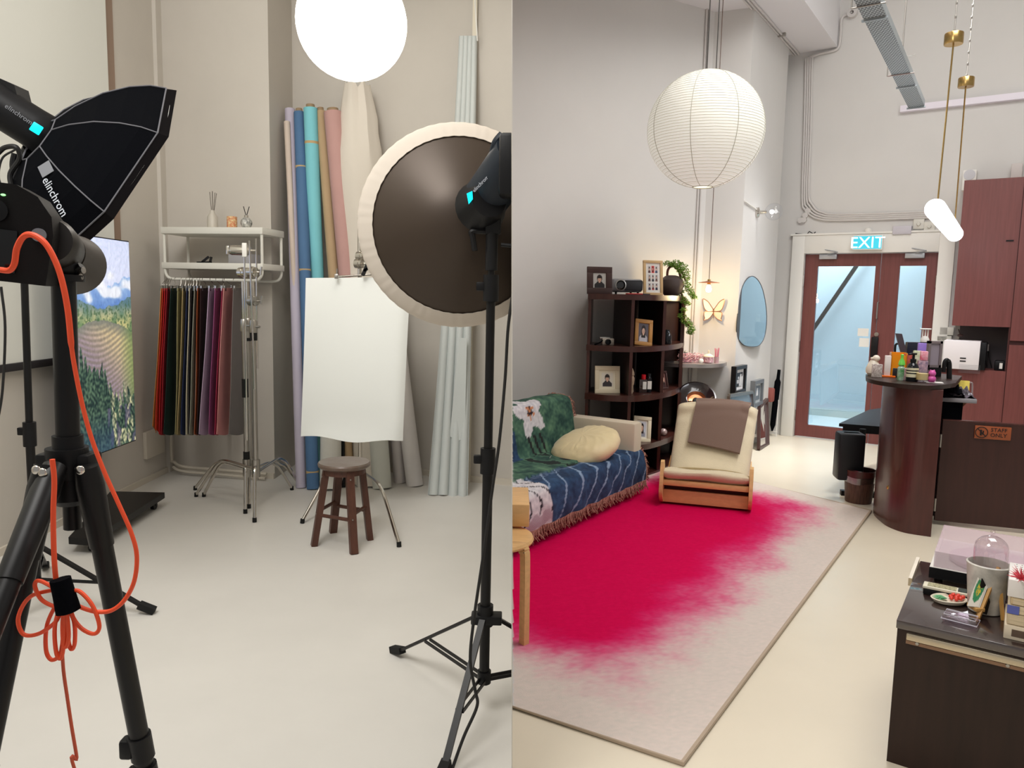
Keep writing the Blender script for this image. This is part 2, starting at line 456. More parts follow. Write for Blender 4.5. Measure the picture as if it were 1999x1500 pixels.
tag(m.build('stair_handrail', blackm, origin=FD.W(0, 1.8, 0)), 'black diagonal handrail seen through the left door glass', 'handrail')

# door frame, leaves
m = MB(FD)
tz = FD.at(1600, 460).z
m.box((tl, -0.05, 0), (dl, 0.0, tz), 0.004); m.box((dr, -0.05, 0), (dr+0.14, 0, tz), 0.004); m.box((dl, -0.05, dtop), (dr, 0.0, tz), 0.004)
m.box((tl-0.02, -0.06, tz), (dr+0.16, 0.0, tz+0.02))
struct('trim_door_surround', m, white)
ds = FD.at(1713, 600).x
def leaf(name, x0, x1, gx0, gx1, gz0, gz1, hinge):
    m = MB(FD); y0, y1 = 0.02, 0.065
    m.box((x0, y0, 0.01), (gx0, y1, dtop-0.005)); m.box((gx1, y0, 0.01), (x1, y1, dtop-0.005))
    m.box((gx0, y0, 0.01), (gx1, y1, gz0)); m.box((gx0, y0, gz1), (gx1, y1, dtop-0.005))
    o = m.build(name, mahog2, origin=FD.W((x0+x1)/2, 0, 0)); o['kind'] = 'structure'
    m = MB(FD); m.box((gx0, 0.04, gz0), (gx1, 0.045, gz1)); m.build('glass_pane', paneg, o)
    m = MB(FD)
    for z in (0.25, dtop*0.5, dtop-0.3):
        m.tube([FD.Mi @ FD.W(hinge, 0.0, z-0.06), FD.Mi @ FD.W(hinge, 0.0, z+0.06)], 0.01, 8)
    m.build('hinge', steel, o)
    m = MB(FD); zc = FD.at(1600, 503).z; cx_ = x0+0.15 if hinge < ds else x1-0.3
    m.box((cx_, -0.03, zc-0.02), (cx_+0.18, 0.02, zc+0.03), 0.004)
    m.tube([(cx_+0.09, -0.03, zc+0.03), (cx_+0.2, -0.10, zc+0.05)], 0.007, 6); m.tube([(cx_+0.2, -0.10, zc+0.05), (cx_+0.02, -0.03, zc+0.09)], 0.006, 6)
    m.build('door_closer', mat('closer_grey', (176, 178, 182), 0.4, metal=0.5), o)
    return o
g = lambda x, y: FD.at(x, y, 0.04)
d1 = leaf('door_1', dl+0.005, ds-0.003, g(1592, 600).x, g(1704, 600).x, g(1640, 836).z, g(1650, 520).z, dl)
d2 = leaf('door_2', ds+0.003, dr-0.005, g(1751, 600).x, g(1803, 600).x, g(1640, 836).z, g(1650, 520).z, dr)
m = MB(FD); p = g(1717, 600)
m.tube([(p.x-0.01, 0.02, p.z+0.05), (p.x-0.01, -0.03, p.z+0.05), (p.x-0.01, -0.03, p.z-0.12), (p.x-0.01, 0.02, p.z-0.12)], 0.008, 8)
m.build('pull_handle', steel, d1)
m = MB(FD); p = g(1711, 676); m.box((p.x-0.05, -0.01, p.z-0.12), (p.x+0.02, 0.02, p.z+0.1), 0.01); m.build('lock_box', blackp, d1)
m = MB(FD); p = g(1712, 653); m.lathe([(0.022, 0), (0.022, 0.02), (0.0, 0.022)], (p.x, 0.02, p.z), (0, -1, 0)); m.build('deadbolt', steel, d1)
for q in ((1675, 641, 1695, 657), (1678, 660, 1696, 678)):
    a = g(q[0], q[1]); b = g(q[2], q[3])
    m = MB(FD); m.box((a.x, 0.035, b.z), (b.x, 0.039, a.z)); tag(m.build('paper_notice', white, origin=FD.W(a.x, 0, a.z)), 'white paper notice taped on the door glass, ' + ('upper one' if q[1] == 641 else 'lower one below the first'), 'notice', 'paper notices on the glass')
# exit sign
r = thing('exit_sign', 'turquoise lit EXIT sign above the double door', 'sign', FD.at(1693, 475) and FD.W(FD.at(1693, 475).x, -0.08, FD.at(1693, 475).z))
a = FD.at(1666, 460, -0.08); b = FD.at(1723, 488, -0.08)
m = MB(FD); m.box((a.x, -0.11, b.z), (b.x, -0.07, a.z), 0.004); m.build('housing', white, r)
m = MB(FD); m.box((a.x+0.01, -0.113, b.z+0.012), (b.x-0.01, -0.11, a.z-0.012)); m.build('face', mat('exit_face', (60, 190, 212), 0.4, emit=0.55), r)
text('lettering', 'EXIT', 0.165, basis(FD.W((a.x+b.x)/2, -0.115, b.z+0.022), (FD.W(1, 0, 0)-FD.W(0, 0, 0)), (0, 0, 1)), mat('exit_letters', (240, 255, 255), 0.4, emit=0.8), r, align='CENTER')
m = MB(FD); m.lathe([(0.03, 0), (0.035, 0.03), (0.02, 0.05), (0, 0.055)], (FD.at(1696, 452).x, -0.01, FD.at(1696, 452).z), (0, -1, 0))
tag(m.build('smoke_sensor', white, origin=FD.W(0, 0, 2.5)), 'small round white sensor on the wall just over the exit sign', 'sensor')
m = MB(FD); a = FD.at(1745, 443); b = FD.at(1780, 458); m.box((a.x, -0.07, b.z), (b.x, 0, a.z), 0.004)
tag(m.build('junction_box', mat('box_grey', (196, 192, 200), 0.5), origin=FD.W(a.x, 0, a.z)), 'pale grey box on the ledge over the door right of the exit sign', 'junction box')
m = MB(FD); a = FD.at(1553, 462); 
m.tube([FD.at(1553, 456, -0.03), FD.at(1575, 458, -0.03), FD.at(1580, 452, -0.03), FD.at(1588, 457, -0.03), FD.at(1592, 453, -0.03)], 0.006, 6)
tag(m.build('loose_wire', cable, origin=FD.W(a.x, 0, a.z)), 'short dark wires lying on the ledge above the door corner', 'wire')
# conduit pipes on the entrance wall
pm = mat('grey_pipe_paint', (204, 200, 197), 0.5)
r = thing('conduit_bundle', 'bundle of painted conduits running down and across the wall over the door', 'pipes', FD.W(0, 0, 2.8))
for k in range(4):
    o = k*4.2
    P = [FD.at(1573+o, 114-k*2, -0.02), FD.at(1570+o, 250, -0.02), FD.at(1566+o, 385-o*1.0, -0.02), FD.at(1572+o, 410-o*0.9, -0.02), FD.at(1596+o*0.6, 427-o*1.0, -0.02), FD.at(1650, 430-o*0.9, -0.02), FD.at(1850, 424-o*0.9, -0.02)]
    P = spline(P, 6); m = MB(FD); m.tube(P, 0.011, 8); m.build('conduit', pm, r)
for q in ((1573, 421), (1570, 430), (1564, 431), (1578, 412)):
    p = FD.at(q[0], q[1], -0.0); m = MB(FD); m.lathe([(0.03, 0), (0.03, 0.035), (0, 0.037)], (p.x, 0, p.z), (0, -1, 0)); m.build('junction_cap', pm, r)
m = MB()
P = spline([FD.W(*FD.at(1583, 112, -0.02)), FD.W(*FD.at(1600, 105, -0.02)), FD.W(*FD.at(1634, 96, -0.02)), FD.W(*FD.at(1641, 70, -0.02)), FD.W(*FD.at(1644, 35, -0.02)), FD.W(*FD.at(1664, 24, -0.02))], 6)
m.tube(P, 0.014, 8); m.build('side_conduit', pm, r)
m = MB(FD); p = FD.at(1665, 27, 0); m.lathe([(0.05, 0), (0.05, 0.06), (0.02, 0.06), (0.02, 0.01)], (p.x, 0, p.z), (0, -1, 0)); m.build('pipe_collar', pm, r)
r = thing('beam_conduits', 'thin conduits clipped along the underside of the ceiling beam', 'pipes', FD.W(0, -0.5, zb))
for k in range(3):
    P = [FD.W(bx-0.45+k*0.03, -5.9, zb-0.013), FD.W(bx-0.45+k*0.03, -0.02, zb-0.013)]
    m = MB(); m.tube(P, 0.011, 8); m.build('conduit', pm, r)
m = MB(FD); m.box((bx-0.48, -0.75, zb-0.03), (bx-0.35, -0.72, zb), 0.003); m.build('bracket', steel, r)
# two conduits at the corner of left wall
m = MB(); 
for px in (1367, 1372):
    a = FW.at(px-10, 500, -0.012); m.tube([FW.W(a.x, -0.012, 0), FW.W(a.x, -0.012, 5.3)], 0.010, 8)
tag(m.build('corner_conduit', pm, origin=(K.x, K.y, 2)), 'pair of painted vertical conduits in the corner beside the butterfly', 'pipe')
# horizontal trunking high on the entrance wall
m = MB(FD); a = FD.at(1802, 206); b = FD.at(1805, 216); m.box((a.x-0.2, -0.06, b.z), (5.5, 0, a.z+0.01)); tag(m.build('wall_trunking', mat('trunking_white', (228, 222, 232), 0.5), origin=FD.W(a.x, 0, a.z)), 'long white horizontal trunking high on the entrance wall', 'trunking')
# speaker / boxes above the cupboard
m = MB(FD); a = FD.at(1880, 333, -0.1); b = FD.at(1906, 351, -0.1); m.box((a.x, -0.12, b.z-0.1), (b.x, 0, a.z), 0.01)
r = tag(m.build('wall_speaker', white, origin=FD.W(a.x, 0, a.z)), 'small white wall speaker above the left end of the cupboard', 'speaker')
m = MB(FD); m.lathe([(0.05, 0), (0.05, 0.006), (0.0, 0.008)], ((a.x+b.x)/2, -0.12, (a.z+b.z)/2), (0, -1, 0)); m.build('speaker_cone', mat('cone_grey', (200, 200, 205), 0.6), r)
m = MB(FD); a = FD.at(1975, 320, -0.1); b = FD.at(1995, 345, -0.1); m.box((a.x, -0.12, b.z-0.1), (b.x, 0, a.z), 0.005)
tag(m.build('wall_box', mat('box_beige', (200, 192, 188), 0.6), origin=FD.W(a.x, 0, a.z)), 'square beige box on the wall over the cupboard at right', 'box')
for q, lb in (((1794, 438), 'upper'), ((1815, 443), 'lower')):
    m = MB(FD); a = FD.at(*q); m.box((a.x-0.05, -0.03, a.z-0.05), (a.x+0.05, 0, a.z+0.05), 0.004); m.lathe([(0.02, 0), (0.015, 0.02), (0, 0.02)], (a.x, -0.03, a.z), (0, -1, 0))
    tag(m.build('wall_switch', offwhite, origin=FD.W(a.x, 0, a.z)), 'small square wall device over the door, ' + ('farther from the glowing tube' if lb == 'upper' else 'right beside the glowing tube'), 'switch')
# ================================================================ STUDIO (left of the partition)
# ---- big glowing globe
def globe_pts(n): pass
LC = dep(687, 45, 4.2); LR = 106*4.2/FPX*0.96
r = thing('globe_pendant', 'glowing white globe pendant lamp hanging in the studio', 'lamp', LC)
m = MB(); m.ball(LC, LR, n=48)
m.build('paper_shade', mat('studio_globe_glow', (255, 252, 244), 0.6, emit=7.5, ecol=(255, 248, 238)), r)
m = MB(); m.tube([LC+Vector((0, 0, LR)), Vector((LC.x, LC.y, 5.3))], 0.006, 8); m.build('cord', offwhite, r)

# ---- screen with a landscape, on a wheeled base
SX = -2.60
def tv_col(u, v):
    x = u*0.78; y = v*1.38
    n1 = nz(x, y, 3.0, 1); n2 = nz(x, y, 14, 2); n3 = nz(x, y, 45, 3)
    c = mixc((232, 234, 255), (205, 216, 250), v*1.2-0.3)
    ridge = 0.80+0.03*math.sin(u*7+1)+0.025*n2
    if v < ridge: c = mixc((92, 132, 200), (150, 185, 235), (v-0.68)/0.12+n2*0.4)
    cl = sst(-0.1, 0.35, nz(x, y*1.6, 7, 5)+0.25-abs(v-0.775)*7)
    if 0.66 < v < 0.86: c = mixc(c, (240, 244, 255), cl*0.95)
    hill = 0.705+0.03*math.sin(u*5.2+2.2)+0.02*n2
    if v < hill:
        c = mixc((110, 138, 92), (196, 190, 128), 0.5+n2*1.6)
        c = mixc(c, (70, 110, 150), sst(0.60, 0.72, v)*0.7)
        if n3 > 0.12: c = mixc(c, (52, 84, 52), 0.7)
    h2 = 0.565+0.055*math.sin(u*3.1+0.25)+0.008*n2
    if v < h2:
        s = math.sin((v*1.0+0.05*math.sin(u*4)+0.015*n1)*260)
        base = mixc((150, 132, 150), (222, 200, 150), 0.5+0.5*math.sin(u*4+v*9))
        c = mixc(mixc(base, (120, 110, 96), 0.7), base, 0.5+0.5*s)
        if h2-v < 0.06: c = mixc((120, 122, 112), c, (h2-v)/0.06)
        if u > 0.75: c = mixc(c, (104, 138, 66), (u-0.75)*2.6)
    # conifers
    tree = 0.30+0.10*math.sin(u*4.5+0.9)+0.05*nz(x, 0, 26, 7)+0.10*abs(math.sin(u*44+3*n1))*(0.6+0.4*math.sin(u*17))
    if v < tree:
        k = 0.5+n3*1.3+n2*0.5
        c = mixc((24, 44, 42), (78, 106, 82), k)
        if u > 0.55 and nz(x*1.0, y*0.35, 24, 9) > 0.08: c = mixc(c, (212, 206, 160), 0.55+n3)
        if u > 0.5 and v < 0.2 and nz(x, y*0.4, 18, 11) > 0.14: c = mixc(c, (96, 84, 120), 0.6)
        if u < 0.6: c = mixc(c, (40, 70, 110), sst(0.22, 0.0, v)*0.5)
    k_ = 1+0.10*n3+0.06*nz(x, y, 110, 4)
    c = mixc(c, (150, 158, 172), 0.10)
    return tuple(max(0, min(255, q*k_)) for q in c)
ty0, ty1 = 4.40, 5.17
FTV = Fr(SX, 0, 90); TZ1, TZ0 = FTV.at(259, 472).z, FTV.at(262, 862).z; ty1 = FTV.at(260, 700).x
r = thing('portrait_screen', 'tall upright screen showing terraced hills and conifers, standing on a black wheeled base', 'screen', (SX, 4.8, 0))
m = MB(); m.box((SX-0.035, ty0, TZ0), (SX, ty1, TZ1), 0.004); m.build('bezel', blackp, r)
m = MB(); NUu, NVv = 130, 230
m.sheet(lambda u, v: (SX+0.002, ty0+0.008+u*(ty1-ty0-0.016), TZ0+0.008+v*(TZ1-TZ0-0.016)), NUu, NVv, 0, tv_col)
m.build('display', mat('landscape_picture', (200, 200, 200), 0.3, attr='Col', emit=0.62), r, smooth=False)
m = MB(); m.prism([(fl(57, 1090, 0.09).x+0.02, 4.12), (-2.36, 4.10), (-2.42, 5.12), (-2.80, 5.12)], 0.06, 0.10)
m.build('base_plate', blackm, r)
m = MB(); m.tube([(SX-0.08, 4.75, 0.10), (SX-0.08, 4.75, 1.3)], 0.03, 12); m.build('column', blackm, r)
for (x, y) in ((-2.40, 4.18), (-2.46, 5.04), (-2.72, 4.2), (-2.72, 5.04)):
    m = MB(); m.tube([(x-0.012, y, 0.03), (x+0.012, y, 0.03)], 0.03, 14); m.box((x-0.018, y-0.01, 0.03), (x+0.018, y+0.01, 0.062)); m.build('caster', blackp, r)
m = MB(); m.tube(spline([dep(8, 950, 4.4), dep(10, 990, 4.3), dep(25, 1022, 4.25), dep(50, 1033, 4.2)]), 0.006, 6)
m.tube(spline([dep(62, 945, 4.4), dep(25, 965, 4.35), dep(22, 975, 4.3), dep(48, 1018, 4.3)]), 0.006, 6)
tag(m.build('power_cable', cable, origin=(-2.75, 4.3, 0.2)), 'loose black power cable hanging by the wall left of the screen', 'cable')

# ---- wall rack: shelf, rail, things on it
RF = Fr(dep(313, 450, 5.74).x, 5.74, -10)
def rp(px, py, off=0): return RF.at(px, py, off)
rw = rp(512, 450).x
zt1, zt0 = rp(313, 443).z, rp(313, 456).z
zs1, zs0 = rp(313, 512).z, rp(313, 524).z
zbar = rp(400, 546).z
dp = 0.34
r = thing('wall_rack', 'white metal wall rack with two shelves and a hanging rail', 'rack', RF.W(rw/2, dp, zs0))
m = MB(RF); m.box((0, 0, zt0), (rw, dp, zt1), 0.004); m.build('top_shelf', offwhite, r)
m = MB(RF); m.box((0, 0, zs0), (rw, dp, zs1), 0.004); m.build('lower_shelf', offwhite, r)
for y in (0.02, dp-0.02):
    for x in (0.016, rw-0.016):
        m = MB(RF); m.tube([(x, y, zt0), (x, y, zbar+0.09)], 0.011, 10); m.build('upright', offwhite, r)
    m = MB(RF)
    m.tube(spline([(0.016, y, zbar+0.09), (0.022, y, zbar+0.04), (0.05, y, zbar+0.008), (0.10, y, zbar)]) + [Vector((rw-0.10, y, zbar))] + spline([(rw-0.09, y, zbar), (rw-0.05, y, zbar+0.008), (rw-0.022, y, zbar+0.04), (rw-0.016, y, zbar+0.09)]), 0.011, 10)
    m.build('rail', offwhite, r)

# hanging colour sheets
sh = [  # top left/right px, bottom left/right px, colour, label
 (314, 318, 299, 305, (196, 120, 56), 'tan orange'), (317, 322, 303, 311, (206, 62, 36), 'orange red'),
 (321, 328, 309, 314, (190, 30, 36), 'bright red'), (325, 334, 312, 320, (160, 26, 40), 'crimson'),
 (333, 348, 318, 342, (12, 40, 34), 'dark bottle green'), (346, 357, 342, 350, (156, 148, 104), 'khaki'),
 (356, 365, 346, 355, (178, 158, 110), 'sand'), (364, 370, 353, 362, (32, 44, 82), 'navy blue'),
 (369, 374, 362, 368, (216, 206, 180), 'ivory'), (372, 380, 366, 372, (40, 34, 38), 'near black'),
 (379, 386, 368, 376, (150, 150, 136), 'grey green'), (385, 392, 379, 385, (150, 72, 34), 'rust brown'),
 (391, 408, 385, 392, (44, 16, 18), 'dark maroon'), (407, 421, 389, 408, (192, 168, 194), 'pale lilac'),
 (419, 434, 407, 421, (150, 76, 122), 'plum purple'), (433, 437, 417, 424, (170, 50, 80), 'raspberry'), (436, 455, 421, 446, (222, 152, 150), 'dusty pink'),
 (455, 477, 446, 476, (120, 114, 112), 'warm grey')]
hookm = mat('hanger_wire', (190, 188, 184), 0.25, metal=1.0)
for i, (a, b, c, d, colr, nm) in enumerate(sh):
    ya, yb = 5.60+0.004*i*0, 5.60+0.09+0.010*(b-a)
    T0, T1 = dep(a, 563, ya), dep(b, 562, yb)
    B0, B1 = dep(c, 848-(6 if i < 2 else 0), ya), dep(d, 846, yb)
    if i < 4: B0.z += 0.02*(2-i if i < 2 else 0)
    r = thing('backdrop_sheet', '%s sheet hanging edge-on from the rack rail%s' % (nm, '' if 0 < i < len(sh)-1 else (', leftmost of the row' if i == 0 else ', rightmost of the row')), 'sheet', (T0+T1)/2, 'colour sheets hanging from the rail')
    mm = mat('sheet_'+nm.replace(' ', '_'), colr, 0.8, var=0.05)
    m = MB()
    def S_(u, v, T0=T0, T1=T1, B0=B0, B1=B1, i=i):
        p = (T0*(1-u)+T1*u)*(1-v)+(B0*(1-u)+B1*u)*v
        return p+Vector((0.006*math.sin(v*5+i)*v + 0.008*math.sin(u*PI)*(0.5+v), 0, -0.012*v*math.sin(u*PI)))
    m.sheet(S_, 5, 12, 0.004); m.build('sheet', mm, r)
    m = MB(); M_ = (T0+T1)/2; top = Vector((M_.x, RF.W(0, 0.02, 0).y - 0.17*(M_.x-RF.o.x) , zbar+0.012))
    m.tube([T0+(T1-T0)*0.1+Vector((0, 0, 0.012)), T0+(T1-T0)*0.9+Vector((0, 0, 0.012))], 0.004, 6)
    for q in (0.15, 0.85):
        P_ = T0+(T1-T0)*q; m.box(P_-Vector((0.006, 0.012, 0.02)), P_+Vector((0.006, 0.012, 0.018)))
    m.tube(spline([M_+Vector((0, 0, 0.012)), M_+Vector((0.003, 0.01, 0.035)), top+Vector((0, -0.014, -0.012)), top, top+Vector((0, 0.014, -0.008))], 5), 0.0022, 6)
    m.build('clip_hanger', hookm, r)

# things on the rack
p = rp(415, 441, 0.15); c = RF.W(p.x, 0.15, zt1)
r = thing('reed_diffuser', 'frosted glass reed diffuser bottle at the left of the rack top', 'diffuser', c)
m = MB(); m.lathe([(0.03, 0), (0.04, 0.01), (0.038, 0.09), (0.018, 0.12), (0.016, 0.14)], c, n=20); m.build('bottle', mat('frosted_glass', (190, 184, 172), 0.4, alpha=1.0), r)
m = MB()
for dx, dy in ((-0.02, 0), (0.0, 0.01), (0.03, 0), (0.04, 0.01), (0.012, -0.01)): m.tube([c+Vector((0, 0, 0.05)), c+Vector((dx*0.8, dy, 0.285-abs(dx)*0.4))], 0.0022, 5)
m.build('reeds', mat('reed_grey', (88, 80, 72), 0.8), r)
p = rp(453, 440, 0.12); c = RF.W(p.x, 0.12, zt1)
m = MB(); m.lathe([(0.036, 0), (0.038, 0.005), (0.038, 0.088), (0.034, 0.09), (0.034, 0.02), (0, 0.02)], c, n=20)
tag(m.build('candle_tumbler', mat('patterned_tumbler', (196, 72, 40), 0.4, c2=(226, 214, 160), vscale=60), origin=c), 'red and cream patterned candle tumbler in the middle of the rack top', 'candle')
p = rp(481, 438, 0.12); c = RF.W(p.x, 0.12, zt1)
r = thing('round_diffuser', 'round black and white diffuser with short dark reeds at the right of the rack top', 'diffuser', c)
m = MB(); m.ball(c+Vector((0, 0, 0.043)), 0.043, n=24); m.build('bottle', mat('bw_pattern', (226, 224, 216), 0.35, c2=(30, 34, 32), vscale=38), r)
m = MB(); m.lathe([(0.015, 0.08), (0.015, 0.10), (0, 0.1)], c); m.build('cap', chrome, r)
m = MB()
for dx in (-0.01, 0.012): m.tube([c+Vector((0, 0, 0.09)), c+Vector((dx*2, 0, 0.165))], 0.003, 5)
m.build('reeds', blackp, r)
p = rp(400, 510, 0.1); c = RF.W(p.x, 0.1, zs1)
m = MB(); m.bar(c+Vector((-0.06, 0, 0.006)), c+Vector((0.05, 0, 0.01)), 0.02, 0.012); m.bar(c+Vector((-0.02, 0, 0.01)), c+Vector((0.03, 0, 0.05)), 0.02, 0.014); m.bar(c+Vector((0.04, 0, 0.01)), c+Vector((0.05, 0, 0.05)), 0.02, 0.012)
tag(m.build('spring_clamp', blackp, origin=c), 'small black spring clamp lying on the lower rack shelf', 'clamp')
p = rp(470, 505, 0.16); c = RF.W(p.x, 0.16, zs1)
m = MB(RF); m.box((p.x-0.06, 0.08, zs1), (p.x+0.12, 0.26, zs1+0.075), 0.008)
tag(m.build('grey_box', mat('grey_tub', (150, 148, 150), 0.5), origin=c), 'grey plastic box on the lower rack shelf behind the stand heads', 'box')

# ---- C-stands
def cstand_legs(r, c, hubz, feet, rr=0.011):
    for k, f_ in enumerate(feet):
        h = Vector((c.x, c.y, hubz-0.02*k)); f_ = Vector(f_)
        d = f_-Vector((c.x, c.y, 0)); 
        P = spline([h, h+Vector((d.x*0.45, d.y*0.45, 0.012)), h+Vector((d.x*0.60, d.y*0.60, -0.015)), Vector((c.x, c.y, 0))+d*0.72+Vector((0, 0, (hubz)*0.66)), f_+Vector((0, 0, 0.015))], 6)
        m = MB(); m.tube(P, rr, 10); L_ = m.build('leg', chrome, r)
        m = MB(); m.tube([f_+Vector((0, 0, 0)), f_+Vector((0, 0, 0.03))-d.normalized()*0.004], rr*1.25, 10); m.build('rubber_foot', rubber, L_)
def ttop(o, c):  # T-knob
    o.tube([c+Vector((0.02, -0.01, 0)), c+Vector((0.06, -0.02, 0))], 0.006, 8); o.tube([c+Vector((0.06, -0.02, -0.028)), c+Vector((0.06, -0.02, 0.028))], 0.007, 8)
def griphead(m, c, s=1.0):
    m.lathe([(0.02, -0.03), (0.032, -0.028), (0.032, 0.028), (0.02, 0.03)], c, (1, -0.4, 0), n=20)
    m.lathe([(0.036, -0.006), (0.036, 0.006)], c, (1, -0.4, 0), n=20)
    m.tube([c+Vector((0.03, -0.01, 0)), c+Vector((0.065, -0.025, 0))], 0.006, 8)
    m.tube([c+Vector((0.062, -0.025, -0.02)), c+Vector((0.07, -0.025, 0.035))], 0.007, 8)
c0 = fl(497, 1000)
stands = [
 dict(px=499, Y=4.98, top=(487, 470), dx=0, feet=[(497, 1020), (383, 970), (583, 948)], lab='chrome stand at the front of the nested trio, one foot nearest the stool', tape=(632, 665)),
 dict(px=481, Y=5.12, top=(479, 480), feet=[(479, 1003), (398, 970), (570, 957)], lab='chrome stand at the left of the nested trio with black tape low on its column', tape=(740, 776)),
 dict(px=489, Y=5.30, top=(500, 462), feet=[(486, 993), (381, 957), (585, 950)], lab='chrome stand at the back of the nested trio with a thin rod rising above', tape=(660, 666)),
]
for i, s_ in enumerate(stands):
    Y = s_['Y']; px = s_['px']; B_ = dep(px, 880, Y); x0 = B_.x; zt = dep(px, s_['top'][1], Y).z; c = Vector((x0, Y, 0))
    hubz = 0.33-0.03*i
    r = thing('light_stand', s_['lab'], 'stand', c, 'nested chrome stands')
    m = MB(); m.tube([c+Vector((0, 0, 0.24-0.02*i)), c+Vector((0, 0, 1.28))], 0.0165, 12); m.build('lower_column', steel, r)
    m = MB(); m.tube([c+Vector((0, 0, 1.28)), c+Vector((0, 0, 1.58))], 0.012, 12); m.build('upper_column', chrome, r)
    m = MB(); m.tube([c+Vector((0, 0, hubz-0.07)), c+Vector((0, 0, hubz+0.05))], 0.027, 14); m.build('leg_hub', steel, r)
    m = MB(); m.lathe([(0.024, -0.04), (0.026, -0.03), (0.026, 0.03), (0.02, 0.045)], c+Vector((0, 0, 1.28))); m.tube([c+Vector((0.02, -0.01, 1.28)), c+Vector((0.05, -0.02, 1.28))], 0.008, 8)
    m.build('riser_collar', steel, r)
    m = MB(); griphead(m, c+Vector((0, 0, 1.64))); m.build('grip_head', chrome, r)
    m = MB(); 
    if i == 0: a, b = dep(487, 470, Y-0.05), dep(504, 1000, Y-0.04); b = dep(497, 760, Y-0.05)
    elif i == 1: a, b = dep(477, 480, Y-0.05), dep(482, 860, Y-0.05)
    else: a, b = dep(500, 466, Y-0.04), dep(503, 720, Y-0.04)
    m.tube([a, b], 0.006, 8); m.build('grip_arm', chrome, r)
    zz0, zz1 = dep(px, s_['tape'][1], Y).z, dep(px, s_['tape'][0], Y).z
    m = MB(); m.tube([c+Vector((0, 0, zz0)), c+Vector((0, 0, zz1))], 0.0215 if i else 0.024, 14); m.build('black_tape', rubber, r)
    if i == 1:
        m = MB(); m.tube([c+Vector((0, 0, dep(px, 905, Y).z)), c+Vector((0, 0, dep(px, 882, Y).z))], 0.0215, 14); m.build('black_tape', rubber, r)
    if i == 2:
        m = MB(); q = dep(470, 489, Y-0.03); m.lathe([(0.03, -0.07), (0.034, -0.06), (0.034, 0.05), (0.02, 0.07)], q, (1, 0.1, 0)); m.box(q+Vector((-0.10, -0.01, -0.03)), q+Vector((-0.08, 0.01, 0.03)), 0.004); m.tube([q+Vector((-0.09, 0, 0)), q+Vector((0.11, 0, 0))], 0.008, 8); m.build('top_clamp', chrome, r)
    if i == 0:
        q = dep(473, 488, Y-0.04); m = MB(); m.box(q+Vector((0.0, -0.01, -0.045)), q+Vector((0.03, 0.01, 0.045)), 0.004); m.build('white_tag', white, r)
        m = MB(); q = c+Vector((0, 0, 1.45)); griphead(m, q); m.build('grip_head', steel, r)
    cstand_legs(r, c, hubz, [fl(*f_) for f_ in s_['feet']])

# paper sheet held up by its own stand
cp = Vector((dep(703, 900, 5.15).x, 5.15, 0))
r = thing('paper_stand', 'chrome stand behind the brown stool holding up the blank white sheet', 'stand', cp)
m = MB(); m.tube([cp+Vector((0, 0, 0.15)), cp+Vector((0, 0, dep(700, 425, 5.15).z))], 0.014, 12); m.build('column', chrome, r)
m = MB(); m.tube([cp+Vector((0, 0, 0.16)), cp+Vector((0, 0, 0.36))], 0.024, 14); m.build('leg_hub', steel, r)
hz = dep(705, 515, 5.15).z
m = MB(); griphead(m, cp+Vector((0, -0.01, hz))); griphead(m, cp+Vector((0.01, 0, hz+0.05))); m.build('grip_head', chrome, r)
m = MB(); a = dep(655, 541, 5.1); b = dep(740, 535, 5.1); m.tube([a, b], 0.007, 8); m.build('cross_arm', chrome, r)
cstand_legs(r, cp, 0.30, [fl(590, 1022), fl(779, 1068), (cp.x-0.25, 5.52, 0)], 0.0115)
m = MB(); a = dep(708, 538, 5.02); m.bar(a, a+Vector((0.045, 0.0, 0.10)), 0.02, 0.022); m.bar(a+Vector((0.01, 0, 0.03)), a+Vector((0.07, 0, 0.07)), 0.02, 0.016)
tag(m.build('spring_clamp', blackp, origin=a), 'black spring clamp gripping the top edge of the white sheet', 'clamp')
m = MB(); a = dep(657, 541, 5.02); m.box(a+Vector((-0.012, -0.012, -0.012)), a+Vector((0.012, 0.012, 0.02)), 0.002); m.tube([a, a+Vector((0.004, 0, 0.055))], 0.004, 6)
tag(m.build('bulldog_clip', steel, origin=a), 'small metal clip on the white sheet, left of the black clamp', 'clip')
Q = [dep(597, 543, 5.06), dep(800, 541, 5.06), dep(787, 865, 5.0), dep(588, 852, 5.0)]
def PS(u, v):
    p = (Q[0]*(1-u)+Q[1]*u)*(1-v)+(Q[3]*(1-u)+Q[2]*u)*v
    if u > 0.9: p = p+Vector((-0.03*v*(u-0.9)*10*0.3, 0.03*((u-0.9)*10)**2, 0))
    e = max(0, v-0.85)/0.15
    p = p+Vector((0, -0.03*math.sin(u*PI*1.1)*e*e + 0.008*math.sin(v*4+u*3), 0.012*e*e*math.sin(u*9)))
    return p
m = MB(); m.sheet(PS, 30, 30, 0.0015)
tag(m.build('white_paper_sheet', mat('blank_white_paper', (232, 235, 232), 0.85, bump=0.05, bscale=6), origin=Q[0]), 'large blank white paper sheet clipped up behind the brown stool', 'paper')

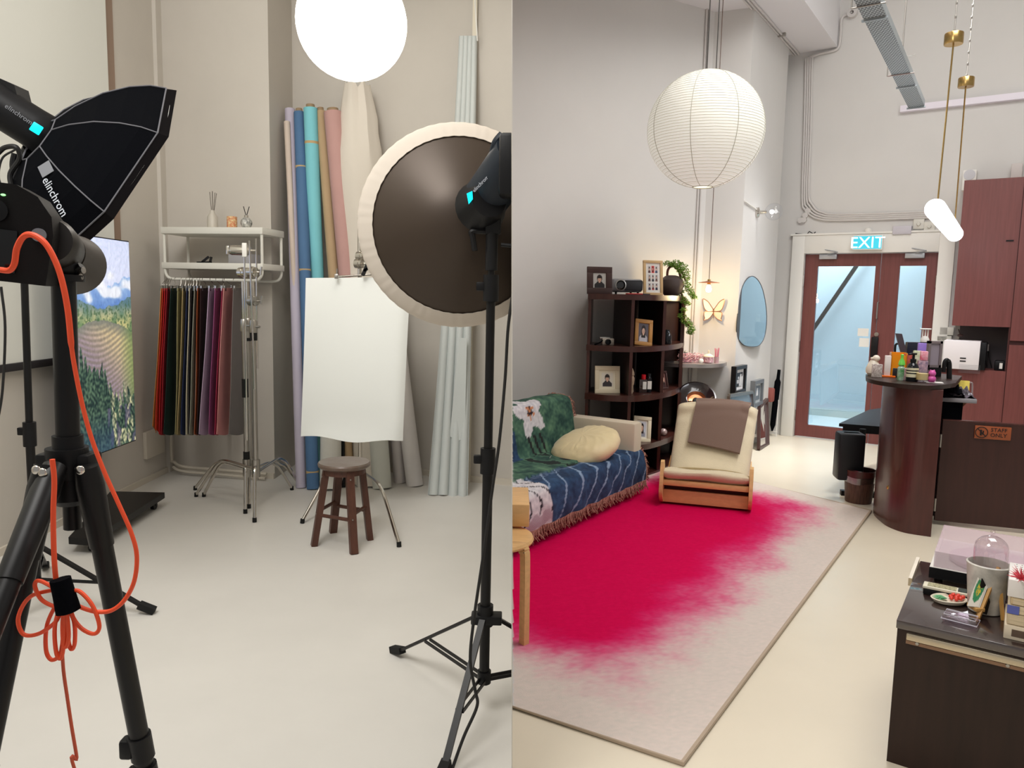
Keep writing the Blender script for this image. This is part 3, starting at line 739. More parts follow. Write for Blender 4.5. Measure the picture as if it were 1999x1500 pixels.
# ---- stool
feet = [fl(691, 1082), fl(613, 1066), fl(650, 1040), fl(722, 1054)]
sc = sum(feet, Vector())/4; seatz = 0.0
for _ in range(1):
    p = dep(672, 912, sc.y-0.15); seatz = p.z+0.0
scx = dep(672, 900, sc.y).x
r = thing('wooden_stool', 'dark brown wooden stool with a round grey seat in front of the white sheet', 'stool', (sc.x, sc.y, 0))
m = MB(); m.lathe([(0.0, seatz-0.035), (0.140, seatz-0.035), (0.154, seatz-0.025), (0.156, seatz-0.01), (0.150, seatz-0.001), (0.0, seatz)], (scx, sc.y, 0), n=48)
m.build('seat', mat('worn_grey_seat', (128, 122, 114), 0.35, c2=(92, 70, 58), vscale=3), r)
m = MB(); m.lathe([(0.11, seatz-0.07), (0.125, seatz-0.07), (0.125, seatz-0.035), (0.11, seatz-0.035)], (scx, sc.y, 0), n=32); m.build('apron', stoolw, r)
tops = []
for f_ in feet:
    d = (f_-sc).normalized(); t = Vector((scx, sc.y, seatz-0.036))+Vector((d.x*0.105, d.y*0.105, 0)); tops.append(t)
    m = MB(); m.bar(f_, t, 0.044, 0.036, up=(d.x, d.y, 0.0)); L_ = m.build('leg', stoolw, r)
    for k in (0.9, 0.42):
        q = f_.lerp(t, k); m = MB(); m.ball(q+Vector((d.x, d.y, 0)).normalized()*0.018+Vector((0, -0.008, 0)), 0.005, n=8); m.build('screw', steel, L_)
for i in range(4):
    a = feet[i].lerp(tops[i], 0.40+0.06*(i % 2)); b = feet[(i+1) % 4].lerp(tops[(i+1) % 4], 0.40+0.06*(i % 2))
    m = MB(); m.tube([a, b], 0.011, 10); m.build('stretcher', stoolw, r)

# ---- paper rolls leaning in the niche
def roll(bpx, bpy, tpx, tpy, wpx, colr, lab, Yt, nm='backdrop_roll', tube=True, wt=None, tapes=(), mtl=None):
    b = fl(bpx, bpy); t = dep(tpx, tpy, Yt); rr = wpx/2*b.y/FPX; rt = (wt or wpx)/2*Yt/FPX*0.95
    mid = b.lerp(t, 0.5)
    b = b+Vector((0, rr, 0))
    r = thing(nm, lab, 'paper roll', b, 'paper backdrop rolls leaning in the niche')
    mt = mtl or mat('paper_'+'_'.join(str(v) for v in colr), colr, 0.8, var=0.05, vscale=3)
    m = MB(); m.tube([b.lerp(t, k/12)+Vector((0, 0.0, 0)) for k in range(13)], [rr+(rt-rr)*k/12 for k in range(13)], 24)
    m.build('paper', mt, r)
    if tube:
        d = (t-b).normalized(); m = MB(); m.tube([t-d*0.1, t+d*0.03], rt*0.62, 18); m.build('core_tube', mat('cardboard', (150, 128, 100), 0.9), r)
    for (tx, ty) in tapes:
        k = (ty-bpy)/(tpy-bpy); q = b.lerp(t, max(0, min(1, k))); 
        m = MB(); m.tube([q-Vector((0, 0, 0.01)), q+Vector((0, 0, 0.01))], (rr+(rt-rr)*k)*1.02, 24); m.build('tape_band', mat('tape_tan', (186, 160, 116), 0.7), r)
    return r
roll(585, 955, 566, 214, 20, (190, 182, 198), 'pale lavender paper roll at the left end of the niche', 6.28, tube=False)
roll(592, 952, 560, 238, 10, (206, 190, 176), 'narrow loose cream paper strip in front of the lavender roll', 6.2, tube=False, wt=12)
roll(608, 958, 584, 220, 25, (78, 112, 150), 'dark blue paper roll with tape bands, left of the turquoise roll', 6.22, wt=21, tapes=((0, 330), (0, 535), (0, 925)))
roll(630, 940, 606, 212, 28, (124, 196, 206), 'turquoise blue paper roll left of the tan roll', 6.16, wt=27, tapes=((0, 278),))
roll(681, 950, 626, 218, 22, (178, 152, 118), 'tan paper roll wedged between the turquoise and pink rolls', 6.2, wt=20)
roll(712, 950, 650, 220, 34, (188, 148, 142), 'dusty pink paper roll right of the tan roll', 6.12, wt=36)
roll(640, 960, 648, 620, 42, (222, 220, 212), 'thick white paper roll standing left behind the stool', 6.0)
roll(743, 958, 722, 620, 38, (206, 208, 200), 'thick pale grey roll standing right behind the stool', 6.0)
roll(779, 945, 752, 600, 24, (214, 208, 206), 'slim white paper roll under the right corner of the white sheet', 6.0)
roll(808, 952, 762, 560, 34, (224, 220, 218), 'white paper roll leaning out at the right end of the rolls', 6.0)
b = fl(671, 952); m = MB(); m.tube([b, dep(664, 560, 6.05)], 0.014, 10)
tag(m.build('black_pole', blackp, origin=b), 'thin black pole standing between the white rolls behind the stool', 'pole')
# big crumpled canvas roll
b = fl(725, 948); b.y += 0.08; r = b
def CV(u, v):
    px = 662+(4*(v))*1.0+(700-662)*v*0.9 + (0)
    c = dep(697+v*25, 165+v*780, 6.18-0.35*v)
    rad = (0.125+0.05*sst(0.06, 0.18, v)-0.05*sst(0.2, 0.5, v)) if v > 0.0 else 0.1
    if v < 0.1: rad = 0.10+v*0.6
    a = u*2*PI
    rad *= 1+0.08*nz(math.cos(a), math.sin(a), 2, v*4)
    return c+Vector((math.cos(a)*rad, math.sin(a)*rad*0.7, 0.06*nz(math.cos(a)*2, math.sin(a)*2, 1)*(1-v)))
m = MB(); m.sheet(CV, 32, 24)
tag(m.build('canvas_roll', mat('crumpled_canvas', (216, 208, 196), 0.9, bump=0.3, bscale=5), origin=(b.x, b.y, 0)), 'tall crumpled off-white canvas roll behind the pink roll, reaching the globe lamp', 'canvas')

# ---- curtain at the right of the niche
def CU(u, v):
    tx = 896+u*36; bx_ = 832+u*84
    k = v**1.15
    px = tx*(1-k)+bx_*k
    py = 70+v*(905+(1 if u > 0.45 else -0.6)*14*v)
    Y = 5.98-0.42*v
    amp = 0.024
    return dep(px, py, Y+amp*math.sin(u*PI*9.0))+Vector((0.012*math.cos(u*PI*9), 0, 0))
r = thing('white_curtain', 'tall pale grey-white curtain gathered at the right side of the niche', 'curtain', (-0.5, 5.7, 0))
m = MB(); m.sheet(CU, 80, 30, 0.003); m.build('curtain_cloth', mat('curtain_fabric', (200, 205, 203), 0.9), r)
m = MB(); m.prism([(0, 0), (0.06, 0.0), (0.055, -0.75), (0.0, -0.79), (-0.06, -0.75)], -0.01, 0.0, 'y')
q = dep(896, 660, 5.62); m.bm.transform(Matrix.Translation(q)); m.build('folded_flap', MATS['curtain_fabric'], r)
m = MB(); m.tube([dep(925, -40, 5.9), dep(932, 80, 5.9)], 0.006, 6); m.build('pull_cord', white, r)

# ---- right strobe with its round dish, cut by the partition
DY = 2.62
pc = Vector((dep(945, 1330, DY-0.05).x, DY-0.05, 0))
r = thing('strobe_stand', 'black light stand with splayed legs under the round dish light', 'stand', pc)
base = dep(943, 1325, pc.y)
hub = dep(950, 1205, pc.y)
zc1 = dep(955, 900, pc.y).z; ztop = dep(966, 470, pc.y).z
px_ = lambda z: Vector((pc.x, pc.y, z))
m = MB(); m.tube([px_(base.z), px_(zc1)], 0.0185, 14); m.build('lower_pole', blackm, r)
m = MB(); m.tube([px_(zc1), px_(ztop-0.2)], 0.0155, 14); m.build('middle_pole', blackm, r)
m = MB(); m.tube([px_(ztop-0.2), px_(ztop)], 0.0115, 12); m.build('upper_pole', blackm, r)
for zz in (zc1, dep(966, 563, pc.y).z):
    m = MB(); m.tube([px_(zz-0.045), px_(zz+0.045)], 0.027, 14); m.box(px_(zz)+Vector((-0.05, -0.012, -0.01)), px_(zz)+Vector((-0.02, 0.012, 0.02)), 0.004); m.build('locking_collar', blackp, r)
m = MB(); m.tube([px_(hub.z-0.03), px_(hub.z+0.045)], 0.029, 14); m.box(px_(hub.z)+Vector((-0.05, -0.03, -0.02)), px_(hub.z)+Vector((0.06, 0.03, 0.012)), 0.005); m.build('leg_hub', blackp, r)
m = MB(); m.tube([px_(base.z-0.015), px_(base.z+0.03)], 0.025, 14); m.build('brace_hub', blackp, r)
f1 = fl(770, 1276); f2 = Vector((0.45, 2.75, 0)); P1 = dep(895, 1420, 2.25); f3 = fl(858, 1530)
for f_, cl in ((f1, None), (f2, XL), (f3, None)):
    h = px_(hub.z); d = f_-px_(0); d.z = 0; dn = d.normalized()
    m = MB(); m.bar(h+dn*0.03, f_+Vector((0, 0, 0.02))-dn*0.03, 0.022, 0.012); L_ = m.build('leg', blackm, r, clip=cl)
    if cl is None:
        m = MB(); m.bar(f_+Vector((0, 0, 0.035))-dn*0.06, f_+Vector((0, 0, 0.014))+dn*0.015, 0.032, 0.026); m.build('rubber_foot', rubber, L_)
    q = h.lerp(f_, 0.60)
    for o_ in (-0.012, 0.012):
        s_ = Vector((-dn.y, dn.x, 0))*o_
        m = MB(); m.bar(px_(base.z)+s_, q+s_, 0.005, 0.012); m.build('brace', blackm, r, clip=cl)
# head, dish
dc = dep(899, 443, 2.85)
v_ = (dc-EYE).normalized()
R_ = 0.360
ax = (dep(899, 443, 2.85)-dep(966, 380, 2.60)); ax = (v_*1.0+Vector((-0.10, 0, -0.03))).normalized()
r = thing('dish_strobe', 'strobe head with a wide round dish reflector and white fabric cover on the right stand', 'studio light', px_(ztop))
m = MB(); m.lathe([(0.075, -0.17), (0.15, -0.13), (0.26, -0.06), (R_-0.02, 0.0), (R_-0.025, 0.004), (0.255, -0.052), (0.15, -0.122), (0.075, -0.16)], dc, ax, n=72)
m.build('dish', mat('dish_metal', (66, 55, 46), 0.42, metal=0.35, spec=0.5), r, clip=XL)
def RIM(u, v):
    e = ax.orthogonal().normalized(); g = ax.cross(e); a = u*2*PI
    rr = R_-0.035+0.055*math.sin(v*PI*0.62)+0.0008*math.sin(u*2*PI*55)
    h = -0.018+v*0.06-0.0006*math.sin(u*2*PI*70+2)
    return dc+(e*math.cos(a)+g*math.sin(a))*rr+ax*h
m = MB(); m.sheet(RIM, 220, 8, 0.003)
m.lathe([(R_, 0.03), (R_*0.6, 0.05), (0, 0.056)], dc, ax, n=64, cap=False)
m.build('fabric_cover', mat('dish_cover_cloth', (206, 196, 184), 0.9), r, clip=XL)
# strobe body: from the dish apex towards the camera and up-right
A_ = dep(935, 408, 2.62); B_ = dep(1010, 300, 2.46); bd = (B_-A_).normalized(); bl = (B_-A_).length
body = mat('strobe_shell', (34, 40, 48), 0.45, spec=0.3, bump=0.02)
m = MB(); m.lathe([(0.0, -0.045), (0.045, -0.04), (0.07, -0.015), (0.078, 0.03), (0.076, bl)], A_, bd, n=36); m.build('shell', body, r, clip=XL)
m = MB(); a = dep(983, 264, 2.44); m.box(a+Vector((-0.012, -0.05, -0.19)), a+Vector((0.08, 0.10, 0.0)), 0.012); m.build('rear_panel', blackp, r, clip=XL)
m = MB(); a1 = dep(980, 262, 2.46); a2 = dep(945, 345, 2.52); m.tube(spline([a1, a1+Vector((-0.022, 0, -0.03)), a2.lerp(a1, 0.4), a2]), 0.012, 10); m.build('carry_handle', body, r, clip=XL)
m = MB(); m.lathe([(0.06, -0.12), (0.09, -0.02)], A_, (dc-A_), n=24); m.build('mount_ring', blackp, r, clip=XL)
ex = dep(925, 375, 2.5)-dep(912, 395, 2.5); ey = dep(912, 374, 2.5)-dep(914, 394, 2.5)
q = dep(911, 397, 2.48)
vv = (EYE-q).normalized()
MT = basis(q+vv*0.004, Vector((0.42, 0, 0.6)), Vector((-0.25, 0.1, 1)))
m = MB(); Ta = dep(912, 377, 2.49); m.quadbox([dep(911, 378, 2.485), dep(922, 373, 2.485), dep(923, 389, 2.485), dep(915, 399, 2.485)][::-1], -vv, 0.012); m.build('cyan_display', screen_cy, r)
p0 = dep(926, 376, 2.476); p1 = dep(955, 346, 2.462)
text('maker_lettering', 'elinchrom', 0.0165, basis(p0, p1-p0, (-1, 0, 1)), whitetext, r)
m = MB(); q = px_(ztop); top = dep(968, 445, pc.y)
m.tube([q-Vector((0, 0, 0.10)), q+Vector((0, 0, 0.03))], 0.021, 12); m.box(q+Vector((-0.022, -0.02, 0.02)), Vector((q.x+0.03, q.y+0.03, top.z+0.06)), 0.006)
a = dep(950, 452, pc.y); b = dep(922, 452, pc.y); c = dep(927, 490, pc.y); m.tube(spline([a, b, b+Vector((0.002, 0, -0.02)), c]), 0.010, 8)
a = dep(978, 478, pc.y-0.02); b = dep(998, 480, pc.y-0.02); m.tube([a, b], 0.007, 8)
m.build('tilt_bracket', blackp, r, clip=XL)
Pc = [dep(1003, 560, 2.5), dep(992, 640, 2.5), dep(986, 740, 2.5), dep(975, 860, 2.48), dep(962, 950, 2.46), dep(944, 1080, 2.42), dep(925, 1210, 2.36), dep(918, 1290, 2.32), dep(928, 1350, 2.3), dep(931, 1380, 2.28), dep(905, 1440, 2.24), dep(880, 1510, 2.2)]
m = MB(); m.tube(spline(Pc), 0.0052, 8)
tag(m.build('power_cable', cable, origin=(pc.x, pc.y, 0.5), clip=XL), 'black cable trailing down beside the pole of the dish light stand', 'cable')

# ---- left softbox on its stand
sp = Vector((-2.08, 3.32, 0)); 
r = thing('softbox_stand', 'black light stand behind the camera tripod carrying the octagonal softbox', 'stand', sp)
def pole_at(py): return dep(58, py, sp.y)
P0 = dep(72, 1135, sp.y); P1 = dep(58, 850, sp.y); P2 = dep(50, 560, sp.y); P3 = dep(40, 330, sp.y)
sx_ = P0.x
m = MB(); m.tube([P0, P1], 0.0185, 12); m.build('lower_pole', blackm, r)
m = MB(); m.tube([P1, P3], 0.015, 12); m.build('upper_pole', blackm, r)
m = MB(); d = (P3-P1).normalized(); m.tube([P1-d*0.05, P1+d*0.06], 0.027, 12); m.box(P1+Vector((-0.05, -0.012, 0)), P1+Vector((0, 0.012, 0.035)), 0.004); m.build('locking_collar', blackp, r)
m = MB(); hb = P0+Vector((0, 0, 0.18)); m.tube([hb-Vector((0, 0, 0.03)), hb+Vector((0, 0, 0.04))], 0.03, 12); m.build('leg_hub', blackp, r)
for f_ in (fl(302, 1199), fl(-120, 1280), Vector((-2.5, 3.9, 0))):
    f_ = Vector(f_)
    m = MB(); d = (f_-Vector((P0.x, P0.y, 0))).normalized(); m.bar(hb, f_-d*0.04+Vector((0, 0, 0.03)), 0.024, 0.013); L_ = m.build('leg', blackm, r)
    m = MB(); m.bar(f_-d*0.07+Vector((0, 0, 0.045)), f_+Vector((0, 0, 0.015)), 0.036, 0.03); m.build('rubber_foot', rubber, L_)
    q = hb.lerp(f_, 0.55)
    m = MB(); m.bar(P0+Vector((0, 0, 0.01)), q, 0.02, 0.008); m.build('brace', blackm, r)
SY = 3.25
fc = dep(187.4, 351.2, 3.3); n_ = Vector((math.cos(-0.554)*math.cos(0.842), math.cos(-0.554)*math.sin(0.842), math.sin(-0.554)))
e1 = (Vector((0, 0, 1))-n_*n_.z).normalized(); e2 = n_.cross(e1)
if e2.y > 0: e2 = -e2
R8 = 0.495
r = thing('octagonal_softbox', 'black octagonal softbox with grey piping pointing down to the right, on the left stand', 'softbox', fc)
def ringp(rad, h, k, off=26.1): 
    a = math.radians(off+45*k); return fc+n_*h+(e1*math.cos(a)+e2*math.sin(a))*rad
prof = [(0.106, -0.25), (0.20, -0.228), (0.31, -0.185), (0.40, -0.128), (0.46, -0.073), (R8, -0.021)]
m = MB()
for k in range(8):
    for (ra, ha), (rb, hb_) in zip(prof, prof[1:]):
        q = [ringp(ra, ha, k), ringp(ra, ha, k+1), ringp(rb, hb_, k+1), ringp(rb, hb_, k)]
        m.f([m.v(x) for x in q])
bmesh.ops.remove_doubles(m.bm, verts=list(m.bm.verts), dist=1e-5); m.build('shell', blackf, r, smooth=False)
m = MB()
for k in range(8):
    q = [ringp(R8, -0.021, k), ringp(R8, -0.021, k+1), ringp(R8*1.05, 0.014, k+1), ringp(R8*1.05, 0.014, k)]
    m.f([m.v(x) for x in q])
m.build('front_lip', mat('lip_nylon', (14, 12, 13), 0.85, spec=0.05), r, smooth=False)
pip = mat('grey_piping', (98, 98, 104), 0.7)
m = MB()
for k in range(8): m.tube([ringp(ra+0.003, ha, k) for ra, ha in prof], 0.0028, 6)
m.tube([ringp(R8+0.002, -0.021, k) for k in range(8)], 0.0032, 6, closed=True)
m.tube([ringp(0.108, -0.25, k) for k in range(8)], 0.0032, 6, closed=True); m.build('piping', pip, r)
m = MB(); m.lathe([(R8*0.96, 0.0), (R8*0.7, 0.03), (R8*0.3, 0.045), (0, 0.05)], fc, n_, n=40, cap=False); m.build('front_diffuser', mat('softbox_diffuser', (250, 246, 238), 0.8, emit=0.8), r)
lp0 = dep(84, 345, 2.9); 
# lettering on the lower facing panel
pA = dep(78, 338, 3.0); 
def onpanel(px, py, k=1):
    A = ringp(0.20, -0.228, k); B = ringp(0.20, -0.228, k+1); Cc = ringp(0.46, -0.073, k)
    nn = (B-A).cross(Cc-A).normalized(); d = ray(px, py); t = (A-EYE).dot(nn)/d.dot(nn)
    if nn.dot(v_) > 0: nn = -nn
    return EYE+d*t-d.normalized()*0.05
q0 = onpanel(82, 352, 2); q1 = onpanel(124, 431, 2)
text('maker_lettering', 'elinchrom', 0.046, basis(q0, q1-q0, upv*1.0+rgt*1.2), whitetext, r)
q0 = onpanel(80, 338, 2)
m = MB(); Mx = basis(q0, q1-q0, upv+rgt*1.2); m.T = Mx; m.box((-0.03, -0.002, 0), (0.022, 0.05, 0.001)); m.build('maker_mark', graytext, r)
q0 = onpanel(98, 412, 2); text('small_lettering', 'rotalux', 0.03, basis(q0, q1-onpanel(82, 352, 2), upv+rgt*1.2), graytext, r)
# strobe body
A_ = dep(92, 266, SY-0.02); B_ = dep(-6, 205, SY-0.1); bd = (B_-A_).normalized(); bl = (B_-A_).length
r = thing('flash_light', 'black strobe head with cyan display behind the octagonal softbox', 'studio light', A_)
m = MB(); m.lathe([(0.070, -0.03), (0.088, 0.0), (0.085, 0.06), (0.082, bl+0.1)], A_, bd, n=32); m.build('shell', mat('strobe_black', (18, 18, 20), 0.45, spec=0.25), r)
m = MB(); q = [dep(0, 153, SY-0.1), dep(28, 166, SY-0.1), dep(38, 205, SY-0.1), dep(0, 230, SY-0.1), dep(-40, 210, SY-0.1), dep(-40, 140, SY-0.1)]; m.quadbox(q[:4], (0, 1, 0), 0.09); m.quadbox([q[0], q[3], q[4], q[5]], (0, 1, 0), 0.09); m.build('rear_handle', blackp, r)
vv = (EYE-dep(70, 250, SY)).normalized()
ctr = dep(71, 251, SY-0.135)
m = MB(basis(ctr, -bd, upv+rgt*0.6)); m.box((-0.019, -0.019, -0.004), (0.019, 0.019, 0.004), 0.003); m.build('cyan_display', screen_cy, r)
p0 = dep(8, 209, SY-0.16); p1 = dep(54, 240, SY-0.135)
text('maker_lettering', 'elinchrom', 0.027, basis(p0, p1-p0, upv+rgt*0.6), graytext, r)
m = MB(); a = dep(45, 285, SY-0.02); m.tube([dep(60, 290, SY), P3], 0.03, 10); m.tube(spline([dep(30, 300, SY-0.05), dep(26, 320, SY-0.05), dep(28, 346, SY-0.05)]), 0.014, 8); m.build('tilt_bracket', blackp, r)
m = MB(); m.tube(spline([dep(-5, 300, 3.1), dep(10, 288, 3.1), dep(32, 288, 3.1), dep(38, 310, 3.12), dep(20, 340, 3.12), dep(24, 372, 3.12)]), 0.010, 8)
m.tube(spline([dep(30, 292, 3.0), dep(4, 310, 3.0), dep(-2, 350, 3.0), dep(16, 372, 3.0), dep(40, 365, 3.02)]), 0.004, 6)
m.tube(spline([dep(2, 560, 3.0), dep(10, 640, 3.0), dep(5, 760, 3.0), dep(-6, 830, 3.0)]), 0.005, 6)
tag(m.build('power_cable', cable, origin=dep(20, 320, 3.1)), 'black cables looping under the strobe head at the left edge', 'cable')

# ---- camera and tripod in front
TY = 1.36
tc = dep(130, 700, TY); tc = Vector((tc.x, TY, 0))
r = thing('camera_tripod', 'large black tripod at the left front carrying the camera', 'tripod', tc)
def tp(px, py, Y=TY): return dep(px, py, Y)
m = MB(); m.tube([tp(124, 545), tp(133, 860)], 0.0205, 16); m.build('centre_column', blackm, r)
m = MB(); m.tube([tp(137, 880), tp(142, 1032)], 0.0155, 14); m.build('column_end', blackm, r)
m = MB(); m.lathe([(0.026, 0), (0.026, -0.05), (0.031, -0.06), (0.031, -0.12), (0.024, -0.13)], tp(132, 850), (0, 0, 1), n=24); m.build('locking_collar', blackp, r)
sh_ = tp(132, 905)
m = MB(); m.tube([sh_+Vector((0, 0, -0.025)), sh_+Vector((0, 0, 0.03))], 0.036, 20); m.box(sh_+Vector((-0.05, -0.02, -0.02)), sh_+Vector((0.05, 0.03, 0.02)), 0.006); m.build('leg_spider', blackp, r)
def ext(a, b, z): t = (z-a.z)/(b.z-a.z); return a+(b-a)*t
La, Lb = tp(88, 925, 1.30), tp(12, 1290, 1.20)
Ra, Rb = tp(172, 925, 1.33), tp(272, 1440, 1.40)
Ba, Bb = tp(100, 930, 1.30), tp(-60, 1330, 1.05)
for k, (a, b) in enumerate(((La, Lb), (Ra, Rb), (Ba, Bb))):
    e = ext(a, b, 0.0); d = (e-a); L_ = d.length
    m = MB(); m.tube([a-d*0.012, a+d*0.02, a+d*0.12], [0.020, 0.024, 0.021], 14); lg = m.build('leg', blackm, r)
    m = MB(); kk = 0.52 if k == 1 else 0.44
    m.tube([a+d*0.10, a+d*kk], 0.0185, 14); m.build('upper_section', blackm, lg)
    m = MB(); m.tube([a+d*kk, a+d*0.80], 0.0155, 14); m.build('middle_section', blackm, lg)
    m = MB(); m.tube([a+d*0.80, e], 0.0125, 12); m.build('lower_section', blackm, lg)
    m = MB(); 
    for q in (kk-0.03, kk+0.03):
        m.tube([a+d*(q-0.022), a+d*(q+0.022)], 0.0225, 16); m.box(a+d*q+Vector((-0.036, -0.02, -0.02)), a+d*q+Vector((-0.01, 0.01, 0.02)), 0.006)
    m.build('flip_lock', blackp, lg)
    m = MB(); m.tube([e-d*0.015, e+Vector((0, 0, 0.002))], 0.018, 12); m.build('rubber_foot', rubber, lg)
    m = MB(); m.ball(a+Vector((0.0, -0.024, 0.012)), 0.0085, sc=(1, 0.5, 1), n=14); m.build('pivot_bolt', chrome, lg)
m = MB(); m.ball(tp(120, 520), 0.03, n=20); m.tube([tp(122, 548), tp(122, 535)], 0.036, 20); m.box(tp(60, 548, TY-0.04), tp(150, 530, TY+0.05), 0.006); m.tube([tp(148, 530), tp(160, 520)], 0.008, 8)
m.build('ball_head', blackp, r)
m = MB(); m.lathe([(0.0, 0), (0.006, 0.001), (0.006, 0.012), (0, 0.013)], tp(152, 529), (1, -0.2, 0.1), n=12); m.lathe([(0.0, 0), (0.006, 0.001), (0.006, 0.012), (0, 0.013)], tp(147, 542), (1, -0.2, 0.1), n=12); m.build('head_knob', steel, r)

r = thing('camera', 'black camera with a wide lens hood on the tripod, seen from behind', 'camera', tp(60, 530, 1.28))
cb = mat('camera_body', (20, 18, 18), 0.55, spec=0.2, bump=0.1, bscale=500)
cf = Fr(0, 0, 0)
CM = basis(tp(58, 455, 1.27), Vector((0.93, 0.30, -0.10)), (0, 0, 1))   # x right, y up, z to the viewer
m = MB(CM); 
m.prism([(-0.09, -0.085), (0.032, -0.085), (0.038, 0.0), (0.034, 0.03), (0.012, 0.060), (-0.02, 0.075), (-0.06, 0.074), (-0.09, 0.06)], -0.06, 0.015); 
m.build('body', cb, r)
m = MB(CM); m.box((-0.085, -0.07, 0.014), (-0.012, 0.0, 0.020), 0.002); m.build('rear_display', mat('lcd_dark', (16, 17, 19), 0.12), r)
m = MB(CM); m.lathe([(0.018, 0), (0.018, 0.008), (0, 0.01)], (-0.045, 0.028, 0.014)); m.build('control_dial', blackp, r)
m = MB(CM); m.lathe([(0.011, 0.0), (0.011, 0.006), (0, 0.006)], (0.018, -0.002, 0.014)); m.build('port_button', graytext, r)
m = MB(CM); m.ball((-0.036, 0.055, 0.018), 0.004, sc=(1, 0.5, 0.4), n=8); m.build('status_light', mat('green_light', (150, 255, 150), 0.4, emit=1.5), r)
l0 = tp(98, 474, 1.32); l1 = tp(140, 500, 1.40); l2 = tp(168, 528, 1.50); ld = (l2-l0).normalized()
ld = (tp(150, 524, 1.55)-tp(98, 474, 1.32)).normalized()
m = MB(); m.lathe([(0.038, -0.02), (0.044, 0.0), (0.044, 0.06), (0.041, 0.066), (0.041, 0.2), (0.0, 0.2)], l0, ld, n=32); m.build('lens_barrel', mat('lens_black', (30, 26, 24), 0.4), r)
m = MB(); h0 = l0+ld*0.075; m.lathe([(0.043, 0), (0.047, 0.05), (0.060, 0.135), (0.058, 0.135), (0.045, 0.05), (0.040, 0.002)], h0, ld, n=40); m.build('lens_hood', mat('hood_black', (44, 36, 30), 0.5), r)
oc = [(0, 527), (18, 528), (28, 515), (33, 485), (46, 462), (64, 459), (88, 475), (108, 510), (122, 552), (133, 610), (140, 680), (150, 740), (163, 800), (180, 860), (205, 925), (232, 985), (256, 1040), (267, 1085), (262, 1135), (243, 1172), (218, 1192), (190, 1195), (163, 1188), (146, 1178), (136, 1162)]
P = spline([dep(x, y, 1.22-0.02*min(1, i/6)+0.0) for i, (x, y) in enumerate(oc)], 6)
r = thing('tether_cable', 'bright orange tether cable looped from the camera down to the floor', 'cable', tp(120, 1160, 1.2))
m = MB(); m.tube(P, [0.0048 if i < 60 else 0.0036 for i in range(len(P))], 10); m.build('hanging_cable', orange, r)
m = MB(); m.tube(spline([dep(x, y, 1.2) for x, y in ((102, 897), (106, 940), (104, 1000), (105, 1070), (108, 1120), (112, 1140), (122, 1150))]), 0.0042, 10); m.build('vertical_strand', orange, r)
loops = [[(125, 1160), (80, 1135), (68, 1143), (80, 1170), (105, 1184), (118, 1182), (122, 1170)],
 [(115, 1150), (60, 1165), (36, 1205), (45, 1238), (75, 1238), (108, 1215), (120, 1190)],
 [(112, 1175), (92, 1220), (90, 1270), (102, 1289), (118, 1275), (124, 1230), (124, 1185)],
 [(118, 1180), (107, 1225), (110, 1275), (120, 1284), (126, 1240), (126, 1185)],
 [(135, 1155), (155, 1155), (180, 1182), (194, 1222), (184, 1238), (160, 1228), (142, 1205), (136, 1180)],
 [(132, 1180), (145, 1215), (146, 1255), (140, 1268), (134, 1255), (132, 1220), (130, 1185)],
 [(126, 1180), (122, 1220), (124, 1258), (130, 1262), (134, 1240), (130, 1190)]]
for i, lp in enumerate(loops):
    m = MB(); m.tube(spline([dep(x, y, 1.19+0.006*(i % 3)) for x, y in lp], 8), 0.0034, 8); m.build('loop', orange, r)
m = MB(); m.tube(spline([dep(x, y, 1.2) for x, y in ((121, 1262), (124, 1310), (131, 1360), (140, 1420), (150, 1480), (158, 1540))]+[Vector((-0.62, 1.3, 0.02)), Vector((-0.58, 1.45, 0.008))]), 0.0028, 8); m.build('tail', mat('dull_orange', (190, 80, 52), 0.6), r)
m = MB(); m.lathe([(0.016, 0.026), (0.017, 0.0), (0.019, -0.03), (0.014, -0.032)], dep(125, 1160, 1.19), (-0.2, 0, 1), n=16); m.build('strap_wrap', blackf, r)
# ================================================================ RECEPTION (right of the partition)
# ---- rug
N2, F2, F1 = Vector((0.58, 2.28, 0)), Vector((2.65, 5.35, 0)), fl(1312, 903)
N1 = N2+Vector((-0.866, 0.5, 0))*2.3
pinkc, greyc = (204, 0, 74), (208, 196, 188)
Lr = (F2-N2).length
def rug_p(u, v): 
    p = (N1*(1-u)+N2*u)*(1-v)+(F1*(1-u)+F2*u)*v
    return (p.x, p.y, 0.012+0.0015*nz(p.x, p.y, 9))
def rug_c(u, v):
    W_ = 2.3*(1-v)+(F2-F1).length*v
    x = u*W_; y = v*Lr
    n = nz(x, y, 3.0)*0.10+nz(x, y, 11)*0.05+nz(x, y, 38)*0.05
    dr_ = (W_-x); dn = y; df = Lr-y; dl_ = x if v > 0.6 else 1
    d = min(sst(0.16, 0.72, dr_+n), sst(0.20, 0.66, dn+n), sst(0.12, 0.58, df+n), sst(0.05, 0.4, dl_+n) if v > 0.7 else 1)
    d *= sst(0.0, 0.9, math.hypot(dr_, dn)-0.1+n)
    c = mixc(greyc, pinkc, d)
    k = nz(x, y*1.7, 60)*10
    return (c[0]+k, c[1]+k*0.6, c[2]+k*0.6)
r = thing('area_rug', 'large pink rug fading to grey at its edges under the lounge chair and sofa', 'rug', (1.4, 4.2, 0))
m = MB(); m.sheet(rug_p, 170, 260, 0, rug_c)
m.build('pile', mat('rug_pile', (200, 60, 110), 0.95, spec=0.1, attr='Col', bump=0.35, bscale=260), r, clip=XR)
m = MB(); m.tube([N1+Vector((0, 0, .009)), N2+Vector((0, 0, .009)), F2+Vector((0, 0, .009)), F1+Vector((0, 0, .009))], 0.0095, 8, closed=True)
m.build('bound_edge', mat('rug_binding', (176, 158, 138), 0.9), r, clip=XR)

